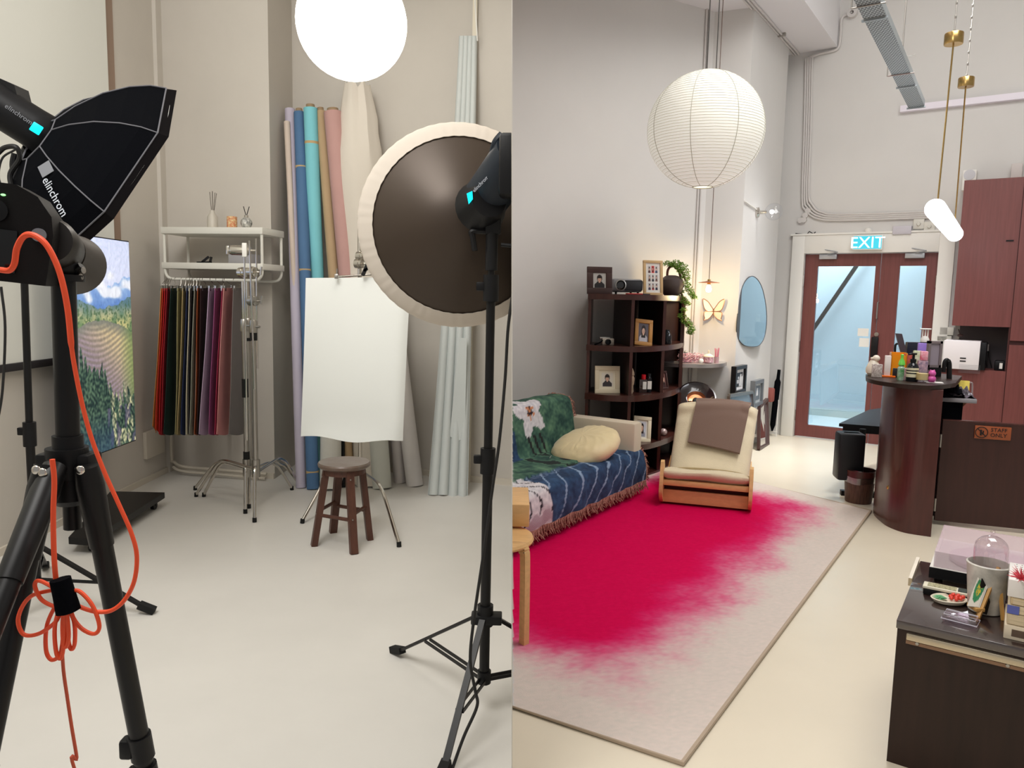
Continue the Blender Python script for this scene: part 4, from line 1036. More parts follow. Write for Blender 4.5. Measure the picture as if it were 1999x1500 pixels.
# ---- round paper lantern
LC2 = dep(1377, 254, 5.5); LRr = 108*5.5/FPX
r = thing('paper_lantern', 'large round white paper lantern with fine ribs hanging in the reception room', 'lamp', LC2)
pl_ = bpy.data.materials.new('ribbed_paper'); pl_.use_nodes = True
N = pl_.node_tree.nodes; L = pl_.node_tree.links; b = N['Principled BSDF']; b.inputs['Roughness'].default_value = 0.8; b.inputs['Base Color'].default_value = lin((212, 210, 200))
tc_ = N.new('ShaderNodeTexCoord'); sx = N.new('ShaderNodeSeparateXYZ'); L.new(tc_.outputs['Object'], sx.inputs[0])
m1 = N.new('ShaderNodeMath'); m1.operation = 'MULTIPLY'; m1.inputs[1].default_value = 2*PI/0.0185; L.new(sx.outputs[2], m1.inputs[0])
m2 = N.new('ShaderNodeMath'); m2.operation = 'SINE'; L.new(m1.outputs[0], m2.inputs[0])
m3_ = N.new('ShaderNodeMapRange'); m3_.inputs['From Min'].default_value = 0.55; m3_.inputs['From Max'].default_value = 1.0; m3_.inputs['To Min'].default_value = 0.95; m3_.inputs['To Max'].default_value = 0.68
L.new(m2.outputs[0], m3_.inputs[0])
# bulb glow painted into the emission: hot spot on the side facing the camera
vd_ = N.new('ShaderNodeVectorMath'); vd_.operation = 'DISTANCE'; vd_.inputs[1].default_value = (0.02, -0.38, -0.04)
L.new(tc_.outputs['Object'], vd_.inputs[0])
m4 = N.new('ShaderNodeMapRange'); m4.inputs['From Min'].default_value = 0.0; m4.inputs['From Max'].default_value = 0.5; m4.inputs['To Min'].default_value = 1.25; m4.inputs['To Max'].default_value = 0.93
L.new(vd_.outputs['Value'], m4.inputs[0])
m5 = N.new('ShaderNodeMath'); m5.operation = 'MULTIPLY'; L.new(m3_.outputs[0], m5.inputs[0]); L.new(m4.outputs[0], m5.inputs[1])
m6 = N.new('ShaderNodeMath'); m6.operation = 'MULTIPLY'; m6.inputs[1].default_value = 0.42; L.new(m5.outputs[0], m6.inputs[0])
L.new(m6.outputs[0], b.inputs['Emission Strength']); b.inputs['Emission Color'].default_value = lin((255, 253, 246))
prof = []
for i in range(61):
    th = PI*(0.055+0.89*i/60); prof.append((LRr*math.sin(th), -LRr*math.cos(th)*0.99))
m = MB(); m.lathe(prof, LC2, n=64, cap=False); m.build('shade', pl_, r)
wire = mat('lantern_wire', (180, 178, 165), 0.6)
m = MB()
for k in range(8):
    a = k*PI/4+0.3; m.tube([LC2+Vector((q[0]*math.cos(a), q[0]*math.sin(a), q[1]))*1.002-LC2*0.002*0 for q in []] or [LC2+Vector((q[0]*1.003*math.cos(a), q[0]*1.003*math.sin(a), q[1]*1.003)) for q in prof[::3]], 0.0022, 5)
rb = prof[0][0]
for z_, rr_ in ((prof[0][1], rb), (prof[-1][1], prof[-1][0])):
    m.tube([LC2+Vector((rr_*math.cos(2*PI*k/32), rr_*math.sin(2*PI*k/32), z_)) for k in range(32)], 0.004, 6, closed=True)
m.build('frame_wires', wire, r)
m = MB()
nr = int(2*LRr*0.97/0.0185)
for k in range(1, nr):
    z_ = -LRr*0.97+k*0.0185; rr_ = math.sqrt(max(0.0, LRr**2-(z_/0.99)**2))*1.001
    if rr_ > rb: m.tube([LC2+Vector((rr_*math.cos(2*PI*j/72), rr_*math.sin(2*PI*j/72), z_+0.0008*math.sin(j*1.7+k))) for j in range(72)], 0.0017, 4, closed=True)
m.build('bamboo_ribs', mat('rib_bamboo', (196, 192, 174), 0.8, emit=0.12), r)
m = MB(); m.ball(LC2+Vector((0, 0, 0.0)), 0.06, n=20); m.build('bulb', mat('lantern_bulb', (255, 250, 240), 0.5, emit=25, ecol=(255, 246, 228)), r)
m = MB()
for dx in (-0.006, 0.0): pass
m.tube([LC2+Vector((-0.01, 0, 0)), Vector((LC2.x-0.01, LC2.y, 5.3))], 0.004, 6); m.tube([LC2+Vector((0.055, 0.0, LRr*0.93)), Vector((LC2.x+0.055, LC2.y, 5.3))], 0.0035, 6)
m.tube([LC2+Vector((-0.01, 0, LRr*0.95)), LC2+Vector((0.055, 0, LRr*0.93))], 0.003, 6)
m.build('cord', mat('dark_cord', (60, 58, 56), 0.7), r)

# ---- portraits
HAIR, SKIN = (44, 32, 30), (226, 186, 164)
def portrait(bg, top, short=True, y0=0.62, hair=HAIR):
    def f(u, v):
        x = u-0.5; y = v-y0
        c = bg
        if v < 0.42 and abs(x) < 0.2+0.2*sst(0.42, 0.2, v): c = top
        if not short and abs(x) < 0.20 and 0.2 < v < y0: c = hair
        if (x/0.22)**2+((y-0.03)/0.25)**2 < 1: c = hair
        if abs(x) < 0.07 and 0.36 < v < 0.5: c = SKIN
        if (x/0.145)**2+((y+0.04)/0.17)**2 < 1: c = SKIN
        if short and y > 0.02 and (x/0.17)**2+((y-0.03)/0.2)**2 < 1: c = hair
        if (abs(abs(x)-0.06) < 0.025) and abs(y+0.03) < 0.016: c = (60, 40, 36)
        if abs(x) < 0.03 and abs(y+0.13) < 0.012: c = (190, 90, 90)
        return c
    return f
def multi(u, v):
    i = int(u*3); j = int(v*3); fu = u*3-i; fv = v*3-j
    if fu < 0.1 or fu > 0.9 or fv < 0.08 or fv > 0.92: return (238, 236, 232)
    tops = [(70, 60, 80), (180, 60, 60), (40, 40, 60), (120, 90, 90), (60, 60, 66), (150, 120, 110), (90, 60, 60), (200, 70, 70), (70, 80, 110)]
    bg = (206, 60, 60) if (i == 1 and j == 2) else (206, 200, 200)
    return portrait(bg, tops[(i+3*j) % 9], (i+j) % 2 == 0)((fu-0.1)/0.8, (fv-0.08)/0.84)
piccol = mat('print_surface', (200, 200, 200), 0.35, attr='Col')
def pframe(label, px, py, Y, wpx, hpx, fmat, bw=0.16, matc=None, mw=0.0, pic=None, yaw=0.0, lean=0.16, roll=0.0, group='framed portraits on the shelves', cat='picture frame', n=36, dz=0.0, name='photo_frame', deep=0.022):
    b = dep(px, py, Y)+Vector((0, 0, dz)); w_ = wpx*Y/FPX; h_ = hpx*Y/FPX
    T = Matrix.Translation(b) @ Matrix.Rotation(math.radians(yaw), 4, 'Z') @ Matrix.Rotation(-lean, 4, 'X') @ Matrix.Rotation(roll, 4, 'Y')
    r = thing(name, label, cat, b, group)
    bb = bw*w_; m = MB(T)
    m.box((-w_/2, 0, 0), (w_/2, deep, bb), 0.003); m.box((-w_/2, 0, h_-bb), (w_/2, deep, h_), 0.003)
    m.box((-w_/2, 0, bb*0.98), (-w_/2+bb, deep, h_-bb*0.98), 0.003); m.box((w_/2-bb, 0, bb*0.98), (w_/2, deep, h_-bb*0.98), 0.003)
    m.build('frame', fmat, r)
    ins = bb
    m = MB(T); m.box((-w_/2+bb*0.5, deep*0.55, bb*0.5), (w_/2-bb*0.5, deep*0.95, h_-bb*0.5)); m.build('mount', mat('mount_'+'_'.join(map(str, matc or (230, 228, 222))), matc or (230, 228, 222), 0.8), r)
    x0 = w_/2-bb-mw*w_; z0_, z1_ = bb+mw*w_, h_-bb-mw*w_
    m = MB(T); m.sheet(lambda u, v: (-x0+2*x0*u, deep*0.5, z0_+(z1_-z0_)*v), n, n, 0, pic); m.build('photo', piccol, r, smooth=False)
    m = MB(T); m.bar((0, deep, h_*0.7), (0, deep+h_*0.3, h_*0.05), 0.02, 0.004, up=(0, 1, 0)); m.build('back_strut', fmat, r)
    return r

# ---- quarter-round shelf unit
arc = [(0.62, 6.31), (0.80, 6.205), (0.99, 6.19), (1.15, 6.28), (1.30, 6.45), (1.45, 6.68), (1.56, 6.93), (1.635, 7.22)]
arcs = [(p.x, p.y) for p in spline([(x, y, 0) for x, y in arc], 5)]
poly = arcs+[(1.675, 7.315), (0.68, 6.74)]
r = thing('curved_bookshelf', 'dark brown quarter-round shelf unit with curved shelves in the corner by the sofa', 'shelf', (1.1, 6.7, 0))
zpx = lambda y: dep(1232, y, 6.19).z
levels = [(zpx(575), zpx(586)), (zpx(677), zpx(688)), (zpx(773), zpx(785)), (zpx(871), zpx(882))]
for i, (a, b) in enumerate(levels):
    m = MB(); m.prism(poly, b, a); m.build('shelf_board', darkw, r)
m = MB(); m.prism(poly, 0.0, 0.03); m.build('shelf_board', darkw, r)
SZ = [l[0] for l in levels]
def panel(a, b, th, name, mt):
    a = Vector((a[0], a[1], 0)); b = Vector((b[0], b[1], 0)); d = (b-a).normalized(); s_ = Vector((-d.y, d.x, 0))*th/2
    zs = [0.03]+[v for l in levels[::-1] for v in (l[1], l[0])]
    spans = [(0.03, levels[3][1]), (levels[3][0], levels[2][1]), (levels[2][0], levels[1][1]), (levels[1][0], levels[0][1])]
    m = MB()
    for z0_, z1_ in spans: m.prism([tuple((a+s_)[:2]), tuple((b+s_)[:2]), tuple((b-s_)[:2]), tuple((a-s_)[:2])], z0_, z1_)
    m.build(name, mt, r)
panel((0.64, 6.325), (0.70, 6.73), 0.026, 'side_panel', darkw)
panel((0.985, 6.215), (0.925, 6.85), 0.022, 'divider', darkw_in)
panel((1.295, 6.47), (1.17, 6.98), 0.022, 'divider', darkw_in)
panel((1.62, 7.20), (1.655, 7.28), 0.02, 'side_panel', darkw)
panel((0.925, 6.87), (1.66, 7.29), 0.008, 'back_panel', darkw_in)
for (x, y) in ((0.985, 6.205), (1.30, 6.462)):   # front edging
    m = MB()
    for z0_, z1_ in ((0.03, levels[3][1]), (levels[3][0], levels[2][1]), (levels[2][0], levels[1][1]), (levels[1][0], levels[0][1])): m.box((x-0.013, y-0.006, z0_), (x+0.013, y+0.012, z1_))
    m.build('front_edge', darkw, r)
m = MB()
for z0_, z1_ in ((levels[3][0], levels[2][1]), (levels[2][0], levels[1][1]), (levels[1][0], levels[0][1]), (0.03, levels[3][1])): m.box((1.545, 6.905, z0_), (1.575, 6.93, z1_))
m.build('front_edge', darkw, r)

fr_dark = mat('frame_dark_wood', (70, 46, 42), 0.4, var=0.15); fr_gold = mat('frame_gold_wood', (196, 140, 72), 0.4, var=0.12)
fr_cream = mat('frame_cream', (226, 214, 186), 0.5); fr_oak = mat('frame_pale_oak', (210, 176, 128), 0.5, var=0.1)
fr_black = mat('frame_black', (22, 22, 24), 0.3); fr_grey = mat('frame_grey', (120, 124, 128), 0.35, metal=0.4)
Tt = SZ[0]
def on(px, Y, z):   # point above pixel column px, at distance Y on height z
    p = dep(px, 600, Y); return Vector((p.x, Y, z))
def pyz(px, Y, z):  # pixel row of a point
    q = on(px, Y, z)-EYE; return CY-FPX*q.dot(upv)/q.dot(fwd)
pframe('dark brown frame with a portrait, at the left end of the shelf top', 1171, pyz(1171, 6.42, Tt), 6.42, 50, 53, fr_dark, 0.24, (196, 190, 182), 0.01, portrait((206, 204, 200), (44, 40, 42)), yaw=9, lean=0.12)
pframe('pale oak frame holding nine small portraits, on the shelf top beside the bonsai', 1276, pyz(1276, 6.52, Tt), 6.52, 40, 68, fr_oak, 0.13, (240, 238, 234), 0.10, multi, yaw=12, lean=0.14, n=60)
pframe('golden wood frame leaning in the top middle compartment', 1256, pyz(1256, 6.40, SZ[1]), 6.40, 37, 52, fr_gold, 0.20, (206, 150, 84), 0.02, portrait((96, 88, 98), (200, 196, 204), False), yaw=14, lean=0.22, roll=0.10)
pframe('wide cream framed portrait in the left compartment of the second row', 1186, pyz(1186, 6.32, SZ[2]), 6.32, 50, 54, fr_cream, 0.17, (236, 228, 206), 0.10, portrait((232, 226, 212), (58, 52, 54)), yaw=6, lean=0.14)
pframe('cream frame with a pale print leaning in the lowest middle compartment', 1253, pyz(1253, 6.38, SZ[3]), 6.38, 38, 51, fr_cream, 0.2, (232, 226, 216), 0.08, portrait((206, 208, 216), (150, 152, 166), False), yaw=14, lean=0.25, roll=0.12)
pframe('dark red-brown frame half hidden in the right compartment of the second row', 1300, pyz(1300, 6.72, SZ[2]), 6.72, 20, 36, fr_dark, 0.2, (90, 60, 56), 0.02, portrait((120, 80, 76), (60, 40, 40), False), yaw=40, lean=0.22)

# projector
pc_ = on(1225, 6.50, Tt)
FP = Fr(pc_.x, pc_.y, 12, pc_.z)
r = thing('projector', 'silver and black projector with a round lens on the shelf top', 'projector', pc_)
w2, d2 = 0.135, 0.11
m = MB(FP); m.box((-w2, 0, 0.022), (w2, 0.24, 0.135), 0.022); m.build('body', mat('projector_silver', (150, 150, 154), 0.35, metal=0.4), r)
m = MB(FP); m.box((-w2+0.10, -0.006, 0.034), (w2-0.006, 0.006, 0.123), 0.012); m.build('front_grille', mat('projector_grille', (46, 46, 50), 0.5), r)
m = MB(FP); m.lathe([(0.046, 0.0), (0.05, 0.018), (0.041, 0.02), (0.038, 0.006)], (-w2+0.06, -0.0, 0.08), (0, -1, 0), n=32, cap=False); m.build('lens_ring', steel, r)
m = MB(FP); m.lathe([(0.04, 0.0), (0.03, 0.012), (0, 0.016)], (-w2+0.06, 0.0, 0.08), (0, -1, 0), n=28); m.build('lens', mat('lens_glass', (18, 18, 22), 0.05, coat=1.0), r)
m = MB(FP); 
for x in (-0.1, 0.1):
    for y in (0.03, 0.2): m.tube([(x, y, 0), (x, y, 0.024)], 0.01, 8)
m.build('foot', rubber, r)
p = on(1237, 6.32, Tt)
m = MB(Fr(p.x, p.y, 10, p.z)); m.box((-0.06, -0.02, 0), (0.07, 0.05, 0.012), 0.003)
tag(m.build('red_booklet', mat('booklet_red', (196, 60, 66), 0.5), origin=p), 'thin red booklet lying in front of the projector', 'booklet')
p = on(1259, 6.34, Tt); m = MB(Fr(p.x, p.y, 25, p.z)); m.box((-0.035, -0.02, 0), (0.035, 0.03, 0.01), 0.002)
tag(m.build('dark_booklet', mat('booklet_dark', (64, 58, 66), 0.5), origin=p), 'small dark card at the edge of the shelf top by the oak frame', 'card')
# bonsai in a round vase
p = on(1309, 6.84, Tt)
r = thing('bonsai_vase', 'round dark clay vase with trailing green bonsai on the bookshelf top', 'plant', p)
m = MB(); m.lathe([(0.045, 0), (0.062, 0.004), (0.098, 0.045), (0.112, 0.095), (0.10, 0.145), (0.06, 0.178), (0.032, 0.185), (0.03, 0.18)], p, n=32)
m.build('vase', mat('dark_clay', (70, 58, 54), 0.6, var=0.1), r)
br = mat('bonsai_bark', (92, 50, 40), 0.8, bump=0.4, bscale=60)
def bp(x, y): return dep(x, y, 6.84)
trunk = [[bp(1309, 560), bp(1303, 545), bp(1304, 527), bp(1312, 520), bp(1322, 524), bp(1328, 540), bp(1325, 556), bp(1330, 572)],
         [bp(1318, 523), bp(1330, 530), bp(1338, 548)], [bp(1310, 553), bp(1322, 548), bp(1328, 560), bp(1330, 575)],
         [bp(1330, 572), bp(1336, 585), bp(1341, 592)], [bp(1331, 575), bp(1335, 610), bp(1336, 625), bp(1345, 636)]]
m = MB()
for t in trunk: m.tube(spline(t, 6), 0.011 if len(t) > 3 else 0.007, 8)
m.build('trunk', br, r)
m = MB(); random.seed(11)
blobs = [(1303, 516, 8), (1311, 518, 7), (1320, 516, 11), (1330, 522, 12), (1335, 532, 11), (1338, 543, 10), (1339, 556, 9), (1345, 566, 8), (1350, 575, 7), (1355, 581, 6),
         (1328, 583, 8), (1335, 588, 8), (1342, 594, 6), (1334, 606, 6), (1332, 618, 8), (1338, 628, 9), (1345, 634, 8), (1350, 643, 8), (1347, 650, 6), (1325, 526, 8), (1331, 570, 5)]
for (x, y, s_) in blobs:
    for k in range(int(s_*15)):
        a = random.uniform(0, 2*PI); q = random.random()**0.5*s_
        c = dep(x+math.cos(a)*q, y+math.sin(a)*q*0.7, 6.84+random.uniform(-1, 1)*s_*0.006)
        d = Vector((random.uniform(-1, 1), random.uniform(-1, 1), random.uniform(-0.2, 1))).normalized()*random.uniform(0.014, 0.026)
        e_ = d.orthogonal().normalized()*0.0035; g_ = d.cross(e_).normalized()*0.0035
        vs = [m.v(c), m.v(c+d*0.5+e_), m.v(c+d), m.v(c+d*0.5-e_)]; m.f(vs)
        vs = [m.v(c), m.v(c+d*0.5+g_), m.v(c+d), m.v(c+d*0.5-g_)]; m.f(vs)
m.build('needles', mat('bonsai_needles', (120, 160, 62), 0.7, var=0.35, vscale=25), r, recalc=False)
# compact camera, dark jar, bottles, small things
p = on(1190, 6.33, SZ[1]); FQ = Fr(p.x, p.y, 10, p.z)
r = thing('compact_camera', 'small silver and black film camera in the top left compartment', 'camera', p)
m = MB(FQ); m.box((-0.052, 0, 0), (0.052, 0.03, 0.058), 0.006); m.build('body', mat('camera_gold', (178, 168, 156), 0.35, metal=0.6), r)
m = MB(FQ); m.box((-0.075, 0.003, 0.052), (0.02, 0.028, 0.068), 0.004); m.build('top_plate', steel, r)
m = MB(FQ); m.lathe([(0.024, 0), (0.024, 0.02), (0.017, 0.022), (0.015, 0.008), (0, 0.008)], (-0.005, 0, 0.028), (0, -1, 0), n=24); m.build('lens', blackp, r)
m = MB(FQ); m.tube(spline([(-0.05, 0.0, 0.04), (-0.08, -0.01, 0.02), (-0.12, -0.01, 0.008), (-0.10, 0.02, 0.006), (-0.07, 0.01, 0.02)]), 0.005, 6); m.build('strap', blackf, r)
p = on(1304, 6.66, SZ[1]); m = MB(); m.lathe([(0.04, 0), (0.045, 0.01), (0.042, 0.08), (0.03, 0.10), (0.026, 0.13), (0, 0.132)], p, n=20)
tag(m.build('black_jar', mat('glossy_black', (20, 22, 26), 0.12), origin=p), 'glossy black jar in the top right compartment', 'jar')
p = on(1237, 6.35, SZ[2]); m = MB()
m.lathe([(0.02, 0.0), (0.028, 0.02), (0.022, 0.06), (0.03, 0.09), (0.032, 0.13), (0.024, 0.15), (0.03, 0.16), (0.028, 0.18), (0.02, 0.2), (0.012, 0.215), (0, 0.22)], p, n=20)
tag(m.build('stacked_cup_sculpture', mat('carved_beige', (164, 140, 118), 0.7, var=0.3, vscale=40), origin=p), 'small carved beige figure left of the perfume bottles', 'figurine')
p = on(1262, 6.42, SZ[2]); FQ = Fr(p.x, p.y, 5, p.z)
r = thing('perfume_bottle', 'square clear perfume bottle with a red cap, left of the black bottle', 'bottle', p)
m = MB(FQ); m.box((-0.035, 0, 0), (0.035, 0.04, 0.115), 0.005); m.build('bottle', mat('smoked_glass', (60, 46, 44), 0.08, coat=0.5), r)
m = MB(FQ); m.box((-0.004, -0.002, 0.03), (0.028, 0.0, 0.095)); m.build('paper_label', white, r)
m = MB(FQ); m.lathe([(0.018, 0.115), (0.02, 0.118), (0.02, 0.155), (0, 0.157)], (0.005, 0.02, 0), n=18); m.build('cap', mat('red_cap', (206, 20, 40), 0.35), r)
p = on(1274, 6.44, SZ[2]); FQ = Fr(p.x, p.y, 5, p.z)
r = thing('black_bottle', 'narrow black bottle with a pale label, right of the red-capped bottle', 'bottle', p)
m = MB(FQ); m.lathe([(0.024, 0), (0.026, 0.006), (0.026, 0.125), (0.018, 0.135), (0.018, 0.165), (0, 0.167)], (0, 0.02, 0), n=20); m.build('bottle', mat('glossy_black', (20, 22, 26), 0.12), r)
m = MB(FQ); m.box((-0.018, -0.008, 0.03), (0.018, -0.004, 0.10)); m.build('paper_label', white, r)
p = on(1290, 6.55, SZ[3]); m = MB(); m.tube([p+Vector((0, 0, 0)), p+Vector((0.0, 0, 0.10))], 0.011, 10); m.lathe([(0.02, 0.0), (0.02, 0.025), (0.012, 0.03)], p+Vector((0.018, -0.01, 0.07)), (1, 0, 0)); m.box(p+Vector((0, -0.012, 0.095)), p+Vector((0.035, 0.012, 0.115)), 0.004)
tag(m.build('pink_toy', mat('dull_pink', (170, 84, 110), 0.4), origin=p), 'small dull pink toy at the divider of the lowest curved shelf', 'toy')
p = on(1306, 6.72, SZ[3]); m = MB(); m.ball(p+Vector((0, 0, 0.032)), 0.034, n=16)
tag(m.build('round_jar', mat('silver_pink', (196, 172, 168), 0.25, var=0.2, vscale=60, metal=0.3), origin=p), 'round silvery jar at the right end of the lowest curved shelf', 'jar')
p = on(1293, 6.62, 0.03); m = MB(); m.lathe([(0.03, 0), (0.03, 0.06), (0.012, 0.07), (0.022, 0.12), (0.018, 0.16), (0, 0.17)], p, n=16)
tag(m.build('dark_figurine', mat('dark_glass', (48, 40, 42), 0.2), origin=p), 'dark glass figurine in the bottom compartment of the shelf unit', 'figurine')

# ---- sofa
FS = Fr(1.02, 5.73, 56)
sofam = mat('sofa_linen', (206, 194, 174), 0.9, bump=0.15, bscale=300)
r = thing('sofa', 'cream linen sofa against the left wall, mostly covered by a tapestry throw', 'sofa', (1.02, 5.73, 0))
m = MB(FS); m.box((-0.14, 0.0, 0.10), (0, 0.80, 0.575), 0.02); m.build('armrest', sofam, r)
m = MB(FS); m.box((-2.7, 0.04, 0.10), (-0.14, 0.60, 0.30), 0.02); m.build('seat', sofam, r, clip=XR)
m = MB(FS); m.box((-2.7, 0.58, 0.10), (-0.14, 0.80, 0.70), 0.03); m.build('backrest', sofam, r, clip=XR)
m = MB(FS); m.box((-0.7, 0.02, 0.29), (-0.15, 0.55, 0.345), 0.025); m.build('seat_cushion', sofam, r)
for (x, y) in ((-0.06, 0.05), (-0.06, 0.74)):
    m = MB(FS); m.tube([(x, y, 0), (x, y, 0.10)], [0.018, 0.026], 12); m.build('leg', birch, r)
# throw
A0 = 0.13
prof = [(0.815, 0.60), (0.80, 0.715), (0.70, 0.735), (0.60, 0.725), (0.565, 0.66), (0.53, 0.50), (0.50, 0.38), (0.44, 0.352), (0.25, 0.352), (0.06, 0.355), (-0.005, 0.335), (-0.03, 0.26), (-0.035, 0.18), (-0.03, 0.115)]
ps = spline([(0, y, z) for y, z in prof], 6)
SLn = [0.0]
for a, b in zip(ps, ps[1:]): SLn.append(SLn[-1]+(b-a).length)
SL = SLn[-1]
def tpt(s_):
    s_ *= SL
    for i in range(len(ps)-1):
        if SLn[i+1] >= s_: return ps[i].lerp(ps[i+1], (s_-SLn[i])/(SLn[i+1]-SLn[i]+1e-9))
    return ps[-1]
def TH(u, v):
    a = A0+u*2.1; q = tpt(v)
    if v > 0.55: a = a-0.11*sst(0.55, 0.75, v)*(1-u)   # spreads over the arm's foot
    w1 = 0.012*math.sin(a*16+v*7)*sst(0.7, 1, v)+0.008*nz(a, v*2, 5)
    return FS.W(-a, q.y-abs(w1)*1.0-(0.012 if v > 0.7 else 0), q.z+0.006+0.01*nz(a, v, 7)+(0.02*(1-math.exp(-3*u)) if 0.5 < v < 0.72 else 0))
def TC(u, v):
    a = A0+u*2.1; s_ = v*SL
    n = nz(a, s_, 9); n2 = nz(a, s_, 38)
    gr = mixc((30, 62, 58), (96, 132, 104), 0.5+n*0.7+n2*0.5)
    bl = mixc((22, 42, 72), (50, 84, 122), 0.5+n*0.6+n2*0.5)
    wh = mixc((190, 186, 192), (224, 220, 222), 0.5+n2)
    if v < 0.52:
        c = gr
        # pale flower: five petals around a dark heart
        cx_, cy_ = 0.74, 0.38
        dx, dy = a-cx_, s_-cy_; rr_ = math.hypot(dx, dy); an = math.atan2(dy, dx)
        if rr_ < 0.165+0.045*math.cos(5*an+0.6)+n2*0.012: c = wh
        if rr_ < 0.042+n2*0.05: c = (44, 28, 36) if n2 < 0.1 else (196, 130, 90)
        if a > 0.98 and s_ > 0.50+0.15*nz(a, 0, 6): c = bl
        if a > 1.0 and math.hypot(a-1.15, s_-0.40) < 0.14+n2*0.04: c = wh
        if 0.62 < a < 0.84 and s_ > 0.56 and abs(math.sin(a*40+s_*12)) > 0.82: c = (30, 26, 30)
        return c
    if v < 0.70+0.03*nz(a, 1, 5)+0.02: 
        c = gr
        if 0.6 < a < 1.0 and n > 0.2: c = (26, 36, 36)
        if a < 0.32: c = mixc(bl, (196, 170, 130), 0.5)
        return c
    c = bl
    t = (a*0.75-(s_-1.1)*0.62+0.03*math.sin(s_*14-a*4)+0.03*n)
    st = abs(((t*7.5) % 1.0)-0.5)
    if st < 0.055: c = mixc(c, (150, 170, 196), 0.85)
    if v < 0.75 and n2 > -0.1: c = mixc(c, (150, 156, 176), 0.35)
    if a > 1.47+0.10*sst(0.72, 0.8, v)*0+0.22*max(0, 0.8-v):
        c = wh
        if abs(math.sin(a*26+3*math.sin(s_*11))) < 0.22: c = (36, 34, 44)
        if v > 0.93 and n > 0: c = (176, 162, 170)
    return c
r = thing('tapestry_throw', 'woven throw in blue and green with a white flower and fringed edge over the sofa', 'blanket', (0.9, 5.6, 0.2))
m = MB(); m.sheet(TH, 150, 150, 0, TC); m.build('woven_cloth', mat('throw_weave', (80, 90, 100), 0.95, attr='Col', bump=0.5, bscale=220), r, clip=XR)
m = MB(); random.seed(5)
for k in range(420):
    u = k/420; p = Vector(TH(u, 1.0)); L_ = 0.055+0.02*random.random()
    m.tube([p+Vector((0, 0, 0.006)), p+Vector((random.uniform(-.012, .012), -0.006, -L_*0.5)), p+Vector((random.uniform(-.03, .03), -0.004, -L_))], [0.0035, 0.0032, 0.0015], 4)
for k in range(170):
    v = k/170; p = Vector(TH(0.0, v)); d = FS.W(1, 0, 0)-FS.W(0, 0, 0)
    m.tube([p, p+d*0.02+Vector((0, 0, random.uniform(-0.01, 0.015))), p+d*(0.035+0.02*random.random())+Vector((random.uniform(-.012, .012), random.uniform(-.01, .01), -0.025))], [0.004, 0.0036, 0.002], 4)
fo = m.build('fringe', mat('throw_fringe', (120, 62, 58), 0.9, c2=(190, 150, 130), vscale=90), r, clip=XR); fo['kind'] = 'stuff'
# round cushion
cc = FS.W(-0.50, 0.25, 0.47)
cc = dep(1143, 872, cc.y)
def CUi(u, v):
    a = u*2*PI; th = v*PI
    R = 0.262
    h = math.sin(th); k = 1-0.03*nz(math.cos(a)*2, math.sin(a)*2, 2, v*3)
    x = math.cos(a)*R*(h**0.72)*k; y = math.sin(a)*R*(h**0.72)*k; z = 0.10*math.cos(th)*(1+0.5*h*(1-h*0.3)*max(-0.1, nz(math.cos(a)*1.2+th, math.sin(a)*3.0, 3.5, 2)*0.5))
    return Vector((x, y, z))
Rc = Matrix.Rotation(math.radians(-23), 3, 'Y') @ Matrix.Rotation(math.radians(20), 3, 'Z') @ Matrix.Rotation(math.radians(12), 3, 'X')
r = thing('round_cushion', 'round beige satin cushion with creases resting on the sofa throw', 'cushion', cc)
m = MB(); m.sheet(lambda u, v: cc+Rc @ CUi(u, v), 96, 40); m.build('cushion_cover', mat('beige_satin', (222, 204, 160), 0.5, sheen=0.3, bump=0.25, bscale=18), r)
a = dep(1076, 890, cc.y-0.2); m = MB(); m.bar(a, a+Vector((-0.02, 0, -0.035)), 0.012, 0.002); m.bar(a+Vector((-0.02, 0, -0.035)), a+Vector((-0.022, 0, -0.075)), 0.02, 0.002); m.build('care_tag', white, r)

# ---- rocking lounge chair
FL = Fr(1.425, 5.33, -17)
r = thing('lounge_chair', 'low cream cushioned lounge chair with pale bentwood frame standing on the rug', 'chair', (1.42, 5.33, 0))
side = [(-0.04, 0.335), (-0.075, 0.24), (-0.10, 0.13), (-0.085, 0.09), (-0.01, 0.03), (0.10, 0.013), (0.40, 0.013), (0.70, 0.03), (0.82, 0.10), (0.86, 0.20), (0.80, 0.22), (0.60, 0.16), (0.30, 0.17), (0.06, 0.25), (-0.005, 0.345)]
for x in (-0.325, 0.30):
    m = MB(FL); m.prism(side, x, x+0.026, 'x'); m.build('side_frame', birch, r)
m = MB(FL); m.box((-0.30, -0.045, 0.165), (0.30, 0.0, 0.205), 0.004); m.build('front_rail', birch, r)
m = MB(FL); m.box((-0.30, -0.005, 0.03), (0.30, 0.02, 0.125), 0.004); m.build('lower_rail', birch, r)
m = MB(FL); m.box((-0.30, 0.04, 0.11), (0.30, 0.62, 0.155), 0.004); m.box((-0.30, 0.55, 0.10), (0.30, 0.60, 0.2)); m.build('seat_base', mat('dark_webbing', (84, 38, 36), 0.8), r)
def SC(u, v):   # seat cushion: rounded slab
    a = u*2*PI; y = 0.27+0.33*math.copysign(abs(math.cos(a))**0.5, math.cos(a)); z = 0.243+0.052*math.copysign(abs(math.sin(a))**0.8, math.sin(a))
    x = -0.298+0.596*v; e = min(v, 1-v); k = sst(0, 0.05, e)*0.25+0.75
    return FL.W(x, 0.27+(y-0.27)*(0.97+0.03*k), 0.262+(z-0.243)*k+0.005*math.sin(v*9+a)-(y+0.06)*0.26)
m = MB(); m.sheet(SC, 36, 30); m.build('seat_cushion', cream, r)
